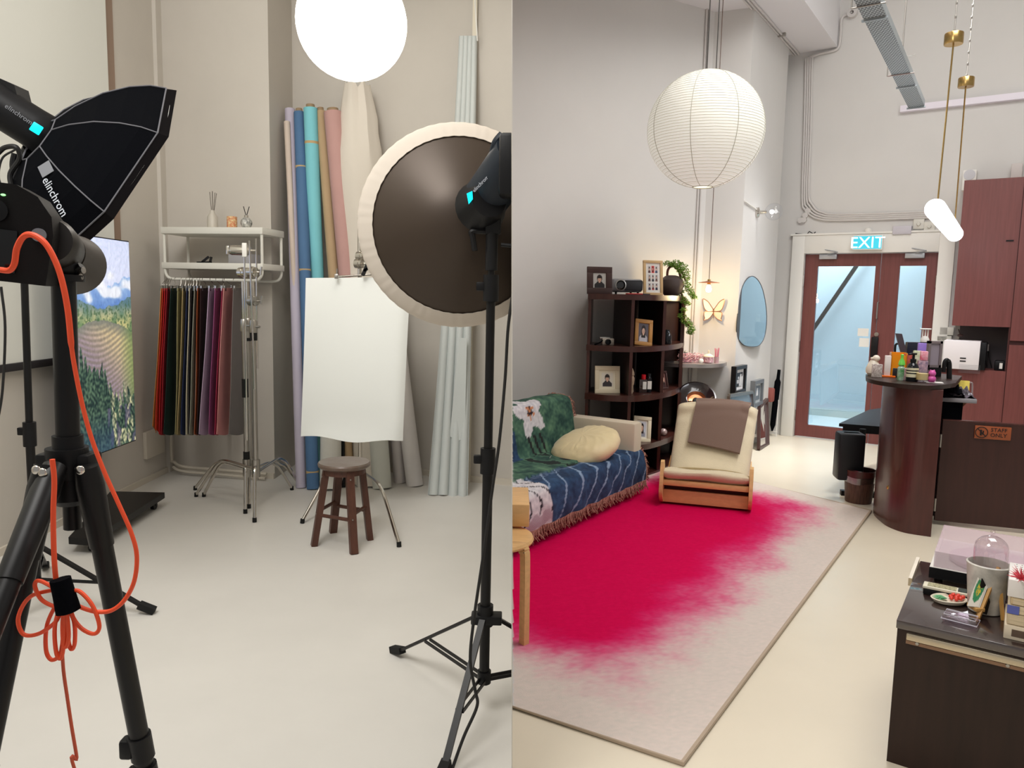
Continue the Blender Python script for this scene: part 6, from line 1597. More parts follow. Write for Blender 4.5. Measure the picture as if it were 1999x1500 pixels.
# low desk
r = thing('low_desk', 'low black desk with a sloping side attached behind the counter', 'desk', (2.75, 5.85, 0))
dz_ = 0.56
q0, q1, q2, q3 = fl(1638, 827, dz_), fl(1717, 833, dz_), fl(1735, 795, dz_), fl(1697, 800, dz_)
m = MB(); m.prism([(q.x, q.y) for q in (q0, q1, q2, q3)], dz_-0.025, dz_); m.build('desk_top', blackp, r)
m = MB(); fx = fl(1655, 968); m.bar((fx.x, fx.y, 0.02), (fx.x+0.25, fx.y-0.05, 0.02), 0.05, 0.04); m.bar((fx.x-0.05, fx.y+0.02, 0.02), (fx.x+0.2, fx.y-0.03, 0.02), 0.05, 0.04); m.tube([(fx.x+0.08, fx.y, 0), (fx.x+0.08, fx.y, dz_-0.02)], 0.025, 10); m.build('foot', blackp, r)
m = MB(); m.prism([(q.x, q.y) for q in (q0.lerp(q1, 0.1), q1, q2, q3.lerp(q2, 0.2))], dz_-0.065, dz_-0.025); m.build('drawer', blackp, r)
# black bin
bb0 = on(1681, 5.66, 0); 
r = thing('computer_tower', 'black upright box-shaped device hanging below the low desk', 'device', (bb0.x, bb0.y, 0.15))
zb1, zb0_ = dep(1680, 848, 5.62).z, dep(1680, 925, 5.62).z
m = MB(Fr(bb0.x, bb0.y, -10)); m.box((-0.095, -0.05, zb0_-0.06), (0.095, 0.12, zb1), 0.02); m.build('case', mat('case_black', (18, 20, 24), 0.45), r)
m = MB(Fr(bb0.x, bb0.y, -10)); m.box((-0.05, 0.0, zb1), (0.06, 0.06, dz_-0.06)); m.build('hanger', blackp, r)
# wooden waste basket
wb = Vector((2.585, 5.46, 0)); wb = fl(1681, 985); wb.x += 0; wb.y += 0.08; wb.x = dep(1681, 900, wb.y).x
r = thing('waste_basket', 'round dark wood-grain waste basket with a plastic liner beside the counter', 'waste basket', wb)
hw = dep(1680, 917, wb.y).z
m = MB(); m.lathe([(0.0, 0.0), (0.093, 0.0), (0.096, 0.01), (0.110, hw-0.055), (0.104, hw-0.055), (0.09, 0.02), (0, 0.02)], wb, n=40); m.build('basket', mat('basket_grain', (66, 42, 36), 0.5, c2=(104, 72, 58), vscale=7, stretch=(10, 10, 1)), r)
m = MB(); m.lathe([(0.112, hw-0.05), (0.115, hw), (0.109, hw), (0.107, hw-0.05)], wb, n=40); m.build('rim_ring', mahog, r)
m = MB(); m.sheet(lambda u, v: wb+Vector((math.cos(u*2*PI), math.sin(u*2*PI), 0))*(0.116-0.006*v+0.003*math.sin(u*40))+Vector((0, 0, hw-0.045-0.05*v+0.006*math.sin(u*17))), 60, 4)
m.sheet(lambda u, v: wb+Vector((math.cos(u*2*PI), math.sin(u*2*PI), 0))*(0.106-0.012*v+0.004*math.sin(u*30))+Vector((0, 0, hw+0.006-0.16*v)), 60, 6); m.build('plastic_liner', glass('liner_plastic', (225, 225, 225), 0.9, 0.2), r)
# half gate
g0 = fl(1824, 1019, 0.02); g1 = fl(1999, 1037, 0.02); gd = g1-g0
FG = Fr(g0.x, g0.y, math.degrees(math.atan2(gd.y, gd.x)))
gz_ = FG.at(1835, 821).z
r = thing('half_gate', 'dark low swing gate with a STAFF ONLY plate right of the counter', 'gate', g0)
m = MB(FG); m.box((0, 0, 0.03), (1.3, 0.03, gz_)); m.build('panel', mat('gate_mahogany', (58, 30, 26), 0.35, var=0.2, vscale=6, stretch=(6, 6, 0.5)), r)
m = MB(FG); m.box((0, -0.002, gz_), (1.3, 0.032, gz_+0.008)); m.build('top_edge', mahog, r)
for zz in (FG.at(1830, 860).z, FG.at(1824, 985).z):
    m = MB(FG); m.tube([(-0.008, -0.008, zz-0.045), (-0.008, -0.008, zz+0.045)], 0.009, 10); m.build('hinge', steel, r)
a = FG.at(1904, 831, -0.012); b = FG.at(1973, 861, -0.012)
m = MB(FG); m.box((a.x, -0.012, b.z), (b.x, 0, a.z), 0.003); sg = m.build('sign_plate', mat('sign_wood', (150, 78, 44), 0.4, var=0.1, vscale=10), r); sg['label'] = 'orange-brown wooden sign plate'
xd_ = FG.W(1, 0, 0)-FG.W(0, 0, 0)
text('sign_lettering', 'STAFF\nONLY', 0.036, basis(FG.W(a.x+(b.x-a.x)*0.66, -0.0135, (a.z+b.z)/2+0.01), xd_, (0, 0, 1)), blacktext, sg, align='CENTER')
m = MB(FG); cx_, cz_ = a.x+(b.x-a.x)*0.19, (a.z+b.z)/2
m.tube([(cx_+0.036*math.cos(k*PI/14), -0.013, cz_+0.036*math.sin(k*PI/14)) for k in range(28)], 0.0028, 5, closed=True)
m.tube([(cx_-0.025, -0.013, cz_+0.025), (cx_+0.025, -0.013, cz_-0.025)], 0.0028, 5); m.tube([(cx_-0.004, -0.013, cz_-0.02), (cx_-0.004, -0.013, cz_+0.018)], 0.006, 6); m.tube([(cx_+0.008, -0.013, cz_-0.016), (cx_+0.010, -0.013, cz_+0.012)], 0.004, 6)
m.build('no_entry_symbol', blacktext, sg)
# panel strip between counter and gate
m = MB(); q = fl(1826, 1030); m.box((2.845, 4.96, 0.02), (2.865, 4.98, CZ-0.04)); m.build('hinge_post', mat('post_pale', (170, 134, 120), 0.5), r)
# sink side seen over the gate
p = fl(1850, 742, 0.93); fz = dep(1850, 702, 5.3)
r = thing('black_faucet', 'black gooseneck tap rising behind the end of the counter', 'tap', (fz.x, 5.3, 0.9))
m = MB(); m.tube(spline([dep(1853, 760, 5.3), dep(1853, 722, 5.3), dep(1852, 708, 5.3), dep(1848, 703, 5.3), dep(1844, 709, 5.3), dep(1842, 727, 5.3)], 8), [0.017]*20+[0.014]*21, 12); m.build('spout', blackp, r)
a = dep(1860, 752, 5.45); b = dep(1898, 775, 5.45)
sk = thing('sink_worktop', 'small worktop with a sink behind the gate holding dark crumpled cloths', 'worktop', a)
m = MB(FG); a_, b_ = FG.at(1832, 758, 0.35), FG.at(1897, 778, 0.35); m.box((a_.x, 0.2, b_.z-0.02), (b_.x, 0.62, b_.z+0.01), 0.004); m.build('worktop_slab', mat('grey_worktop', (150, 146, 150), 0.4), sk)
m = MB(FG); m.box((a_.x, 0.25, 0), (a_.x+0.12, 0.6, b_.z-0.02)); m.build('support', blackp, sk)
c_ = FG.at(1884, 800, 0.3); m = MB(FG); m.prism([(b_.x-0.03, b_.z-0.02), (b_.x-0.17, b_.z-0.19), (b_.x-0.17, b_.z-0.11), (b_.x-0.10, b_.z-0.02)], 0.30, 0.33, 'y'); m.build('wood_bracket', mat('bracket_wood', (170, 110, 74), 0.5), sk)
def CRp(x0, x1, z0_, amp, seed, yy): 
    return lambda u, v: FG.W(x0+(x1-x0)*u, yy+0.25*v, z0_+amp*(0.5+nz(u*3, v*3, 2.2, seed))*math.sin(u*PI)**0.5*(0.4+0.6*math.sin(v*PI)))
m = MB(); m.sheet(CRp(a_.x+0.02, b_.x, b_.z+0.012, 0.09, 3, 0.22), 30, 20, 0.004)
tag(m.build('plastic_wrap', mat('crumpled_plastic', (120, 112, 122), 0.25, c2=(40, 38, 42), vscale=24), origin=FG.W(a_.x, 0.3, b_.z)), 'crumpled grey plastic wrap lying on the small sink worktop', 'wrap')
m = MB(); m.sheet(CRp(a_.x, a_.x+0.14, b_.z+0.03, 0.10, 8, 0.2), 20, 16, 0.006); m.box(FG.W(a_.x+0.01, 0.2, b_.z-0.2), FG.W(a_.x+0.13, 0.28, b_.z+0.03))
tag(m.build('black_bag', blackf, origin=FG.W(a_.x, 0.25, b_.z)), 'black bag hanging at the counter end behind the gate', 'bag')
rk = thing('cloth_rail', 'small pink-grey wire rail with a yellow cloth behind the gate', 'rail', FG.W(b_.x, 0.6, b_.z))
m = MB(); P = [dep(1856, 775, 5.6), dep(1857, 752, 5.6), dep(1862, 745, 5.6), dep(1893, 747, 5.6), dep(1898, 752, 5.6), dep(1897, 778, 5.6)]
m.tube(spline(P, 5), 0.006, 8); m.build('wire', mat('pinkish_wire', (176, 158, 160), 0.4, metal=0.4), rk)
Q4 = [dep(1863, 744, 5.585), dep(1892, 747, 5.585), dep(1890, 764, 5.57), dep(1869, 761, 5.57)]
m = MB(); m.sheet(lambda u, v: (Q4[0]*(1-u)+Q4[1]*u)*(1-v)+(Q4[3]*(1-u)+Q4[2]*u)*v+Vector((0, -0.008*math.sin(u*9)*v, 0.01*(1-v))), 12, 10, 0.006)
tag(m.build('yellow_cloth', mat('yellow_cloth', (222, 200, 96), 0.9, bump=0.2), origin=Q4[0]), 'yellow cloth hung over the wire rail behind the gate', 'cloth')

# ---- things on the counter
def cpt(px, py=None, Y=None):
    if Y is None: return fl(px, py, CZ)
    p = dep(px, 740, Y); return Vector((p.x, Y, CZ))
def cbox(name, label, cat, px, Y, wpx, hpx, d_, colr, m_=None, yaw=-20, z0_=0.0, group=None, bev=0.004, **kw):
    p = cpt(px, Y=Y); w_ = wpx*Y/FPX; h_ = hpx*Y/FPX
    F = Fr(p.x, p.y, yaw, CZ+z0_); m = MB(F); m.box((-w_/2, 0, 0), (w_/2, d_, h_), bev)
    return tag(m.build(name, m_ or mat('c_'+name+'_'+'_'.join(map(str, colr)), colr, 0.5, **kw), origin=F.o), label, cat, group)
p = cpt(1703, Y=5.42); r = thing('white_figurine', 'rounded white ceramic figurine at the far left end of the counter', 'figurine', p)
cer = mat('ceramic_cream', (220, 212, 196), 0.3)
m = MB(); m.lathe([(0.03, 0), (0.048, 0.02), (0.05, 0.05), (0.035, 0.09), (0.024, 0.11)], p, n=24); m.build('body', cer, r)
m = MB(); m.ball(p+Vector((0.012, -0.01, 0.125)), 0.026, n=16); m.ball(p+Vector((-0.02, -0.01, 0.125)), 0.01, n=8); m.build('head', cer, r)
cbox('card_holder', 'clear printed card standing in front of the white figurine', 'card', 1711, 5.28, 19, 26, 0.02, (210, 200, 196), mat('dotted_card', (222, 214, 208), 0.4, c2=(150, 132, 128), vscale=90))
cbox('white_carton', 'tall narrow white carton left of the orange box', 'carton', 1731, 5.32, 11, 42, 0.03, (230, 220, 216))
ora = mat('orange_acrylic', (240, 150, 30), 0.15, alpha=0.92)
p = cpt(1752, Y=5.4); F = Fr(p.x, p.y, -20, CZ); r = thing('orange_acrylic_box', 'translucent orange acrylic organiser in the middle of the counter things', 'organiser', p)
w_ = 28*5.4/FPX; h_ = 46*5.4/FPX
m = MB(F); m.box((-w_/2, 0, 0), (w_/2, 0.008, h_*0.9)); m.build('front_panel', ora, r)
m = MB(F); m.box((-w_/2, 0.10, 0), (w_/2, 0.108, h_)); m.build('back_panel', ora, r)
m = MB(F); m.box((-w_/2, 0, 0), (-w_/2+0.008, 0.108, h_)); m.box((w_/2-0.008, 0, 0), (w_/2, 0.108, h_)); m.build('side_panel', ora, r)
cbox('yellow_sachet_pack', 'yellow packet standing inside the orange organiser', 'packet', 1756, 5.43, 18, 34, 0.03, (236, 206, 80), c2=(200, 120, 60), vscale=30)
p = cpt(1733, 737); m = MB(Fr(p.x, p.y, -20, CZ)); m.box((-0.06, 0, 0), (0.05, 0.05, 0.012), 0.003); tag(m.build('orange_tray', mat('bright_orange', (236, 110, 30), 0.3), origin=p), 'flat orange tray in front of the white carton', 'tray')
p = cpt(1758, Y=5.12); r = thing('green_bottle', 'small clear bottle with a green cap in front of the orange organiser', 'bottle', p)
m = MB(); m.lathe([(0.022, 0), (0.024, 0.01), (0.024, 0.085), (0.012, 0.10)], p, n=18); m.build('bottle', mat('green_label_clear', (206, 222, 210), 0.2, c2=(60, 140, 70), vscale=20), r)
m = MB(); m.lathe([(0.015, 0.10), (0.022, 0.105), (0.018, 0.13), (0.008, 0.15), (0.010, 0.175), (0, 0.18)], p, n=16); m.build('cap', mat('lime_green', (110, 206, 80), 0.35), r)
cbox('pink_print_box', 'clear stand with small pink prints beside the green-capped bottle', 'card stand', 1763, 5.1, 14, 24, 0.03, (226, 196, 200), c2=(150, 90, 100), vscale=60)
p = cpt(1780, Y=5.05); r = thing('pump_bottle', 'large black pump bottle with cream label bands on the counter', 'bottle', p)
rr_ = 10.8*5.05/FPX
m = MB(); m.lathe([(rr_*0.95, 0), (rr_, 0.006), (rr_, 0.098), (rr_*0.8, 0.115), (rr_*0.4, 0.128), (rr_*0.4, 0.14)], p, n=32); m.build('bottle', mat('glossy_black', (20, 22, 26), 0.12), r)
for (z0_, z1_) in ((0.03, 0.052), (0.06, 0.070), (0.078, 0.093)): m = MB(); m.lathe([(rr_*1.012, z0_), (rr_*1.012, z1_)], p, n=32, cap=False); m.build('label_band', mat('label_cream', (214, 208, 178), 0.6), r)
m = MB(); m.lathe([(rr_*0.5, 0.13), (rr_*0.5, 0.15), (0.008, 0.155), (0.008, 0.18), (0.02, 0.182), (0.02, 0.192), (0, 0.194)], p, n=18); m.tube([p+Vector((0, 0, 0.187)), p+Vector((-0.04, -0.01, 0.183))], 0.006, 8); m.build('pump', blackp, r)
p = cpt(1800, Y=5.0); r = thing('candle_jar', 'round glass candle jar with yellow wax and a cream label', 'candle', p)
m = MB(); m.lathe([(0.036, 0.0), (0.040, 0.004), (0.040, 0.085), (0.037, 0.085), (0.036, 0.008)], p, n=32, cap=False); m.build('jar', clear, r)
m = MB(); m.lathe([(0.0, 0.018), (0.036, 0.018), (0.036, 0.06), (0.0, 0.062)], p, n=32); m.build('wax', mat('pale_yellow_wax', (226, 202, 130), 0.5), r)
p = cpt(1819, Y=4.98); r = thing('pink_figurine', 'small magenta pink bear-like figurine at the right end of the counter', 'figurine', p)
mg = mat('magenta_vinyl', (206, 88, 160), 0.35)
m = MB(); m.ball(p+Vector((0, 0, 0.025)), 0.026, sc=(1, 1, 1), n=16); m.build('body', mg, r)
m = MB(); m.ball(p+Vector((0, 0, 0.062)), 0.023, n=16); m.ball(p+Vector((-0.012, 0, 0.082)), 0.006, n=8); m.ball(p+Vector((0.012, 0, 0.082)), 0.006, n=8); m.build('head', mg, r)
m = MB(Fr(p.x+0.01, p.y, -20, CZ)); m.box((-0.045, -0.02, 0.0), (0.06, 0.05, 0.004)); tag(m.build('white_card', white, origin=p), 'white card lying under the pink figurine at the counter end', 'card')
cbox('magenta_carton', 'small white and magenta carton on top of the patterned pink box', 'carton', 1801, 5.3, 13, 18, 0.04, (236, 214, 222), z0_=0.125, c2=(226, 30, 90), vscale=18)
cbox('patterned_box', 'pink and grey patterned box behind the black pump bottle', 'box', 1800, 5.3, 17, 34, 0.06, (206, 170, 180), c2=(110, 96, 120), vscale=40)
cbox('floral_box', 'white floral box standing left of the magenta carton', 'box', 1788, 5.42, 15, 50, 0.04, (226, 224, 206), c2=(150, 170, 110), vscale=26)
cbox('violet_box', 'violet box behind the cartons on the counter', 'box', 1797, 5.55, 17, 62, 0.04, (150, 120, 206))
cbox('red_orange_box', 'red and orange print box between the orange organiser and the pump bottle', 'box', 1771, 5.4, 16, 44, 0.04, (206, 90, 70), c2=(120, 60, 60), vscale=30)
cbox('black_cup', 'small black cup behind the green-capped bottle', 'cup', 1747, 5.3, 8, 18, 0.04, (26, 26, 28))
# screens on the desk behind
p = dep(1800, 720, 5.75)
r = thing('black_monitor', 'black desktop monitor seen from behind on the reception desk', 'monitor', (p.x, 5.75, CZ))
a = dep(1772, 668, 5.75); b = dep(1815, 712, 5.75); m = MB(); m.box((a.x, 5.75, b.z), (b.x, 5.79, a.z), 0.008); m.build('panel', mat('monitor_navy', (26, 30, 44), 0.4), r)
m = MB(); m.tube([((a.x+b.x)/2, 5.8, CZ), ((a.x+b.x)/2, 5.8, b.z)], 0.02, 10); m.box(((a.x+b.x)/2-0.08, 5.74, CZ), ((a.x+b.x)/2+0.08, 5.86, CZ+0.01)); m.build('stand', blackp, r)
r = thing('payment_screen', 'tilted black touch screen on a stand left of the monitor', 'screen', dep(1760, 700, 5.6))
q = [dep(1748, 651, 5.62), dep(1761, 652, 5.6), dep(1771, 690, 5.55), dep(1758, 688, 5.57)]; m = MB(); m.quadbox(q, (0.3, 1, 0), 0.02); m.build('screen_panel', mat('screen_black', (50, 36, 44), 0.3), r)
m = MB(); a = dep(1765, 690, 5.58); m.bar(a, Vector((a.x, a.y, CZ)), 0.05, 0.03, up=(0, 1, 0)); m.tube(spline([dep(1747, 694, 5.55), dep(1748, 675, 5.55), dep(1752, 671, 5.55)]), 0.008, 8); m.build('stand', blackp, r)
r = thing('white_stand', 'white three-legged plastic stand on top of the black monitor', 'stand', dep(1805, 668, 5.77))
m = MB(); zb_ = dep(1805, 668, 5.77)
for dx in (-0.02, 0.0, 0.02): m.tube([zb_+Vector((dx, 0, 0.04)), zb_+Vector((dx, 0, 0.10))], 0.005, 8)
m.box(zb_+Vector((-0.035, -0.02, 0.095)), zb_+Vector((0.035, 0.02, 0.105)), 0.003); m.lathe([(0.03, 0.0), (0.032, 0.02), (0.02, 0.045)], zb_, n=18); m.build('frame', white, r)
r = thing('display_stand', 'grey framed translucent display panel at the right of the black monitor', 'display', dep(1825, 720, 5.4))
m = MB(); a = dep(1814, 666, 5.45); b = dep(1837, 718, 5.45); w_ = 0.018
for q_ in (((a.x, 5.45, b.z), (b.x, 5.48, b.z+w_)), ((a.x, 5.45, a.z-w_), (b.x, 5.48, a.z)), ((a.x, 5.45, b.z), (a.x+w_, 5.48, a.z)), ((b.x-w_, 5.45, b.z), (b.x, 5.48, a.z))): m.box(*q_)
m.build('frame', mat('frame_warm_grey', (120, 108, 110), 0.4), r); m = MB(); m.box((a.x+w_, 5.46, b.z+w_), (b.x-w_, 5.465, a.z-w_)); m.build('panel', mat('haze_panel', (150, 140, 150), 0.3), r)
m = MB(); m.box((a.x, 5.44, CZ), (b.x, 5.52, b.z)); m.build('base', blackp, r)

# ---- low cabinet at the lower right
FK = Fr(1.27, 2.33, -34)
kz = FK.at(1757, 1211).z
def T_(px, py, z=None): return FK.Mi @ fl(px, py, kz if z is None else z)
kd = T_(1803, 1097).y
r = thing('low_cabinet', 'dark walnut low cabinet in the lower right corner with a metal rail', 'cabinet', (1.27, 2.33, 0))
m = MB(FK); m.box((0, 0, 0), (1.25, kd, kz-0.028)); m.build('body', walnut, r)
m = MB(FK); m.box((-0.004, -0.004, kz-0.028), (1.25, kd+0.004, kz), 0.002); m.build('top', mat('cabinet_top', (50, 34, 32), 0.24, var=0.3, vscale=5, stretch=(1, 6, 6), coat=0.8, ior=1.8), r)
a = FK.at(1769, 1243, -0.012)
m = MB(FK); m.box((a.x, -0.014, a.z-0.011), (1.25, 0, a.z+0.011), 0.003); m.build('metal_rail', mat('rail_nickel', (190, 178, 156), 0.3, metal=0.9), r)
m = MB(FK); m.box((a.x, -0.010, a.z-0.024), (1.25, 0, a.z-0.013)); m.build('rail_backing', mat('rail_backing', (130, 98, 74), 0.5), r)
for px in (1790, 1967):
    q = FK.at(px, 1257 if px < 1900 else 1303, -0.014); m = MB(FK); m.lathe([(0.006, 0), (0.005, 0.003), (0, 0.003)], (q.x, -0.010, a.z-0.016), (0, -1, 0), n=14); m.build('screw', steel, r)
m = MB(FK); m.bar((-0.012, 0.43, kz-0.01), (-0.012, kd, kz+0.0), 0.012, 0.03); m.build('side_handle', mat('rail_nickel', (190, 178, 156), 0.3, metal=0.9), r)
# record player
pf = T_(1812, 1134); x0_, y0_ = pf.x, pf.y
bk_ = T_(1861, 1034); 
r = thing('record_player', 'white record player with a clear rosy lid on the low cabinet', 'record player', FK.W(x0_, y0_, kz))
PW, PD = 0.44, 0.42
m = MB(FK); m.box((x0_, y0_, kz+0.012), (x0_+PW, y0_+PD, kz+0.055), 0.003); m.build('plinth', white, r)
m = MB(FK); m.box((x0_, y0_-0.003, kz+0.014), (x0_+PW, y0_, kz+0.054)); m.build('front_panel', blackp, r)
m = MB(FK); 
for (x, y) in ((0.03, 0.03), (0.41, 0.03), (0.03, 0.3), (0.41, 0.3)): m.tube([(x0_+x, y0_+y, kz), (x0_+x, y0_+y, kz+0.014)], 0.014, 12)
m.build('foot', rubber, r)
m = MB(FK); m.lathe([(0.145, 0.057), (0.148, 0.06), (0.148, 0.072), (0, 0.074)], (x0_+0.20, y0_+0.165, kz), n=64); m.build('platter', mat('platter_pale', (214, 200, 206), 0.4), r)
m = MB(FK); m.tube([(x0_+0.38, y0_+0.27, kz+0.085), (x0_+0.36, y0_+0.10, kz+0.08), (x0_+0.31, y0_+0.07, kz+0.078)], 0.005, 8); m.lathe([(0.022, 0.055), (0.02, 0.09), (0, 0.092)], (x0_+0.38, y0_+0.27, kz), n=16); m.build('tonearm', steel, r)
lid = glass('rosy_lid', (226, 206, 216), 0.35)
m = MB(FK); zz0, zz1 = kz+0.057, kz+0.115
m.box((x0_+0.012, y0_+0.005, zz1-0.003), (x0_+PW-0.012, y0_+PD-0.005, zz1))
m.box((x0_+0.012, y0_+0.005, zz0), (x0_+0.015, y0_+PD-0.005, zz1-0.003)); m.box((x0_+PW-0.015, y0_+0.005, zz0), (x0_+PW-0.012, y0_+PD-0.005, zz1-0.003))
m.box((x0_+0.015, y0_+0.005, zz0), (x0_+PW-0.015, y0_+0.008, zz1-0.003)); m.build('lid', mat('rosy_lid_haze', (226, 206, 216), 0.12, alpha=0.42, coat=0.5), r)
# radio / remote
q = T_(1801, 1160); F = Fr(*FK.W(q.x, q.y, 0)[:2], -34, kz)
r = thing('cream_radio', 'small cream and black radio in front of the record player', 'radio', F.o)
m = MB(F); m.box((0, 0, 0), (0.155, 0.05, 0.022), 0.004); m.build('base', blackp, r)
m = MB(F); m.box((-0.002, -0.002, 0.022), (0.157, 0.052, 0.032), 0.003); m.build('casing', mat('radio_cream', (214, 208, 188), 0.4), r)
m = MB(F); m.box((0.012, 0.006, 0.032), (0.10, 0.046, 0.0335)); m.build('dial', mat('dial_lines', (196, 190, 150), 0.5, c2=(90, 86, 66), vscale=180), r)
m = MB(F); m.box((0.105, 0.006, 0.032), (0.15, 0.046, 0.034)); m.build('dark_window', mat('green_dark', (28, 50, 40), 0.3), r)
# oval dish with berries
q = fl(1852, 1178, kz)
r = thing('berry_dish', 'oval ceramic dish with red berries and green leaves, left of the marble cup', 'dish', q)
m = MB(); m.lathe([(0.03, 0), (0.05, 0.006), (0.06, 0.018), (0.057, 0.02), (0.045, 0.012), (0.0, 0.01)], q, n=36, sy=0.72); m.build('dish', mat('ceramic_offwhite', (222, 214, 194), 0.25), r)
m = MB()
for k in range(5):
    a0 = 2.3+k*0.35; d = Vector((math.cos(a0), math.sin(a0)*0.7, 0)); c = q+Vector((-0.005, 0, 0.017))
    n_l = Vector((-d.y, d.x, 0)).normalized()
    vs = [m.v(c), m.v(c+d*0.025+n_l*0.009+Vector((0, 0, 0.004))), m.v(c+d*0.052+Vector((0, 0, 0.002))), m.v(c+d*0.025-n_l*0.009+Vector((0, 0, 0.004)))]; m.f(vs)
m.build('leaf', mat('leaf_green', (92, 160, 110), 0.4), r, recalc=False)
m = MB()
for k, (x, y) in enumerate(((0.012, 0.012), (0.025, 0.0), (0.036, 0.008), (0.018, -0.012), (0.032, -0.012), (0.045, -0.004), (0.006, -0.004), (0.026, 0.02))): m.ball(q+Vector((x, y, 0.02+0.002*(k % 3))), 0.0072, n=10)
m.build('berry', mat('berry_red', (216, 62, 46), 0.3), r)
# clear box
q = fl(1871, 1222, kz); F = Fr(q.x, q.y, -40, kz)
r = thing('clear_box', 'small clear plastic box at the front edge of the low cabinet', 'box', q)
m = MB(F); m.box((-0.048, 0, 0), (0.048, 0.06, 0.026), 0.006); m.build('shell', glass('clear_plastic', (242, 232, 240), 0.6), r)
m = MB(F); m.tube([(-0.05, -0.002, 0.012), (0.05, -0.002, 0.012), (0.05, 0.062, 0.012), (-0.05, 0.062, 0.012)], 0.0018, 6, closed=True); m.tube([(-0.044, 0.004, 0.026), (0.044, 0.004, 0.026), (0.044, 0.056, 0.026), (-0.044, 0.056, 0.026)], 0.0014, 6, closed=True); m.build('rim', mat('plastic_rim', (200, 196, 206), 0.15), r)
# marble cup with glass dome
q = fl(1922, 1193, kz)
r = thing('marble_cup', 'tall grey marble cup holding a glass dome on the low cabinet', 'cup', q)
marb = mat('grey_marble', (226, 222, 212), 0.3, c2=(158, 155, 148), vscale=9)
m = MB(); m.lathe([(0.044, 0), (0.05, 0.004), (0.064, 0.155), (0.066, 0.165), (0.061, 0.168), (0.056, 0.15), (0.045, 0.02), (0, 0.02)], q, n=40); m.build('cup', marb, r)
m = MB(); a = q+Vector((-0.05, -0.045, 0.04)); m.quadbox([a+Vector((0, 0, 0.09)), a+Vector((0.035, 0.0, 0.03)), a+Vector((0.02, -0.008, -0.03)), a+Vector((-0.012, 0, -0.02))], (0.3, -1, 0), 0.004); m.build('black_tag', blackp, r)
m = MB(); pr = [(0.050, 0.12), (0.050, 0.215)]+[(0.050*math.cos(k*PI/16), 0.215+0.045*math.sin(k*PI/16)) for k in range(1, 8)]+[(0.004, 0.26), (0.004, 0.266), (0.008, 0.272), (0.006, 0.28), (0, 0.282)]
m.lathe(pr, q+Vector((0.003, 0, 0)), n=40, cap=False)
tag(m.build('glass_dome', glass('dome_glass', (250, 246, 248), 0.45), origin=q+Vector((0, 0, 0.12))), 'clear bell-shaped glass dome standing in the marble cup', 'dome')
# small easel with painting
e0 = fl(1907, 1214, kz); e1 = fl(1958, 1212, kz); et = dep(1949, 1110, e0.y+0.06)
r = thing('mini_easel', 'small golden wood table easel in front of the marble cup', 'easel', e0)
gw = mat('gold_wood', (196, 150, 84), 0.45, var=0.15)
m = MB(); m.bar(e0, et, 0.009, 0.009); m.build('front_leg', gw, r)
m = MB(); m.bar(e0+Vector((0.03, 0.045, 0)), et+Vector((0.008, 0.01, 0)), 0.009, 0.009); m.build('front_leg', gw, r)
m = MB(); m.bar(e1, et, 0.009, 0.009); m.build('rear_leg', gw, r)
m = MB(); sh0 = e0.lerp(et, 0.22); m.box(sh0+Vector((-0.022, -0.006, -0.006)), sh0+Vector((0.008, 0.045, 0.006)), 0.002); m.build('ledge', gw, r)
qa = e0.lerp(et, 0.26)+Vector((-0.010, -0.002, 0)); qb = e0.lerp(et, 0.95)+Vector((-0.012, 0, 0)); dv = Vector((-0.032, 0.01, 0.0))
def EP(u, v): return qa.lerp(qb, v)+dv*u+Vector((-0.004, 0, 0.002))
def EPc(u, v):
    x, y = u-0.5, v-0.5; k = (x/0.42)**2+(y/0.42)**2
    if k < 0.25 and nz(u, v, 16) > -0.05: return (226, 192, 50)
    if k < 0.85: return mixc((40, 120, 80), (70, 150, 96), 0.5+nz(u, v, 12))
    return (222, 216, 204)
m = MB(); m.sheet(EP, 24, 34, 0, EPc); o_ = m.build('mini_painting', piccol, None, origin=qa); tag(o_, 'tiny oval painting in green and yellow standing on the golden easel', 'painting')
m = MB(); nn_ = (qb-qa).cross(dv).normalized(); nn_ = nn_ if nn_.x > 0 else -nn_
m.quadbox([qa, qa+dv, qb+dv, qb], nn_, 0.006); m.build('canvas_block', white, o_)
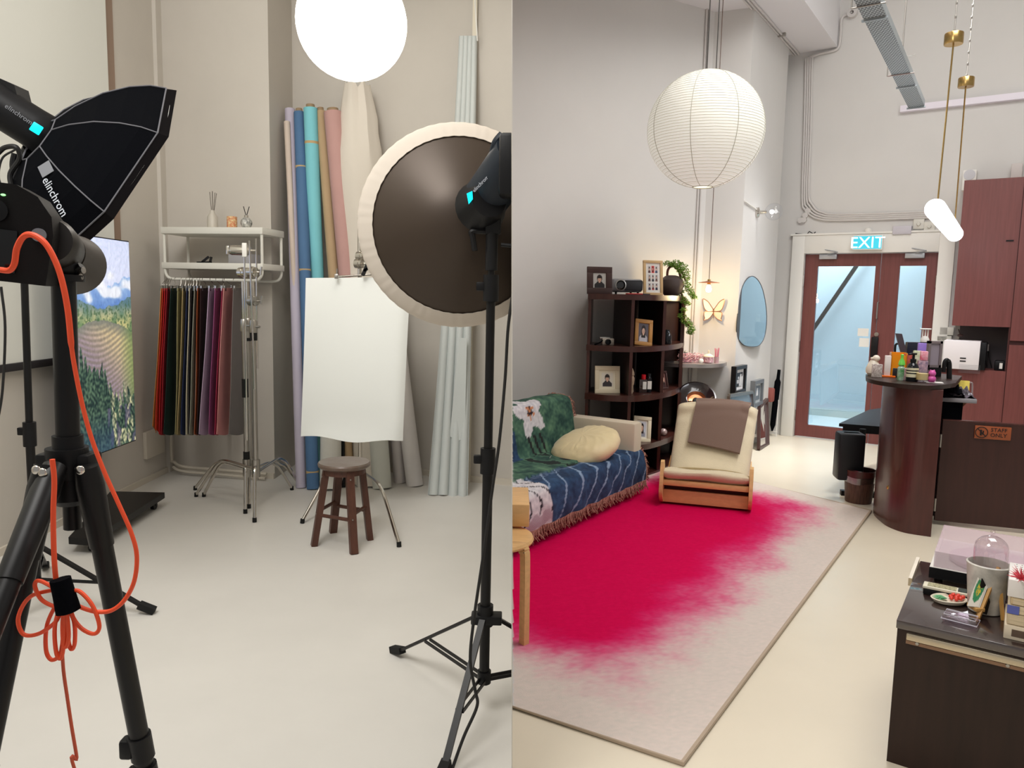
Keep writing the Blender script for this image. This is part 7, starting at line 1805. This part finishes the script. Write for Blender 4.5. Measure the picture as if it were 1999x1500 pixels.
# stack at the right edge
q = T_(1958, 1246); F = Fr(*FK.W(q.x, q.y, 0)[:2], -34, kz)
zs_ = 0.0
stack = [('cream_tray_box', 'cream open-fronted box at the bottom of the stack at the right edge', 'box', 0.0, 0.045, (214, 200, 176), 0.0),
 ('beige_book', 'thick beige book above the cream box in the right edge stack', 'book', 0.005, 0.034, (196, 178, 146), 0.004),
 ('grey_book', 'slim book with a blue spine label in the right edge stack', 'book', 0.004, 0.026, (206, 192, 164), 0.006),
 ('tan_book', 'tan book directly under the perforated white box at the right edge', 'book', 0.01, 0.022, (190, 168, 130), 0.008),
 ('perforated_white_box', 'white box with rows of small holes on top of the right edge stack', 'box', 0.0, 0.055, (222, 218, 214), 0.01)]
for nm, lb, ct_, dx, h_, colr, dy in stack:
    r = thing(nm, lb, ct_, (F.o.x, F.o.y, kz+zs_))
    m = MB(F); m.box((dx, dy, zs_), (0.26, 0.20, zs_+h_), 0.003); m.build('block', mat('st_'+nm, colr, 0.5), r)
    if 'book' in nm:
        m = MB(F); m.box((dx+0.006, dy-0.001, zs_+0.003), (0.25, dy, zs_+h_-0.003)); m.build('pages', mat('page_edges', (206, 188, 156), 0.8, stretch=(1, 1, 60), var=0.2), r)
    if nm == 'grey_book': m = MB(F); m.box((dx-0.001, dy-0.003, zs_), (dx+0.03, dy-0.001, zs_+h_)); m.build('blue_label', mat('label_blue', (86, 96, 166), 0.5), r)
    if nm == 'cream_tray_box': m = MB(F); m.box((dx+0.02, dy-0.001, zs_+0.012), (0.25, dy, zs_+0.034)); m.build('dark_opening', mat('opening_dark', (96, 78, 64), 0.8), r)
    if nm == 'perforated_white_box':
        m = MB(F)
        for i in range(8):
            for j in range(5): m.lathe([(0.0028, 0), (0, 0.0006)], (dx+0.02+j*0.014, dy+0.02+i*0.022, zs_+h_), n=8)
        m.build('hole', blacktext, r)
    zs_ += h_+0.001
q = FK.W(T_(1985, 1180).x, T_(1985, 1180).y, 0); b0 = fl(1958, 1190, kz+0.02); 
r = thing('red_air_plant', 'spiky red air plant on a thin copper stem by the right edge stack', 'plant', fl(1960, 1200, kz))
zt2 = kz+zs_+0.005; st_ = fl(1995, 1132, zt2+0.02); s0 = fl(1956, 1200, kz)
m = MB(); m.tube(spline([s0, dep(1955, 1160, s0.y+0.01), dep(1965, 1135, s0.y), dep(1982, 1128, s0.y-0.02), st_]), 0.0035, 8); m.build('stem', mat('copper_stem', (176, 110, 84), 0.4), r)
m = MB(); random.seed(9)
for k in range(60):
    d = Vector((random.gauss(0, 1), random.gauss(0, 1), abs(random.gauss(0, 1)))).normalized()*random.uniform(0.025, 0.05); m.tube([st_, st_+d*0.6, st_+d+Vector((0, 0, -0.004))], [0.0016, 0.0012, 0.0004], 4)
m.build('spikes', mat('red_spikes', (206, 70, 84), 0.6), r)
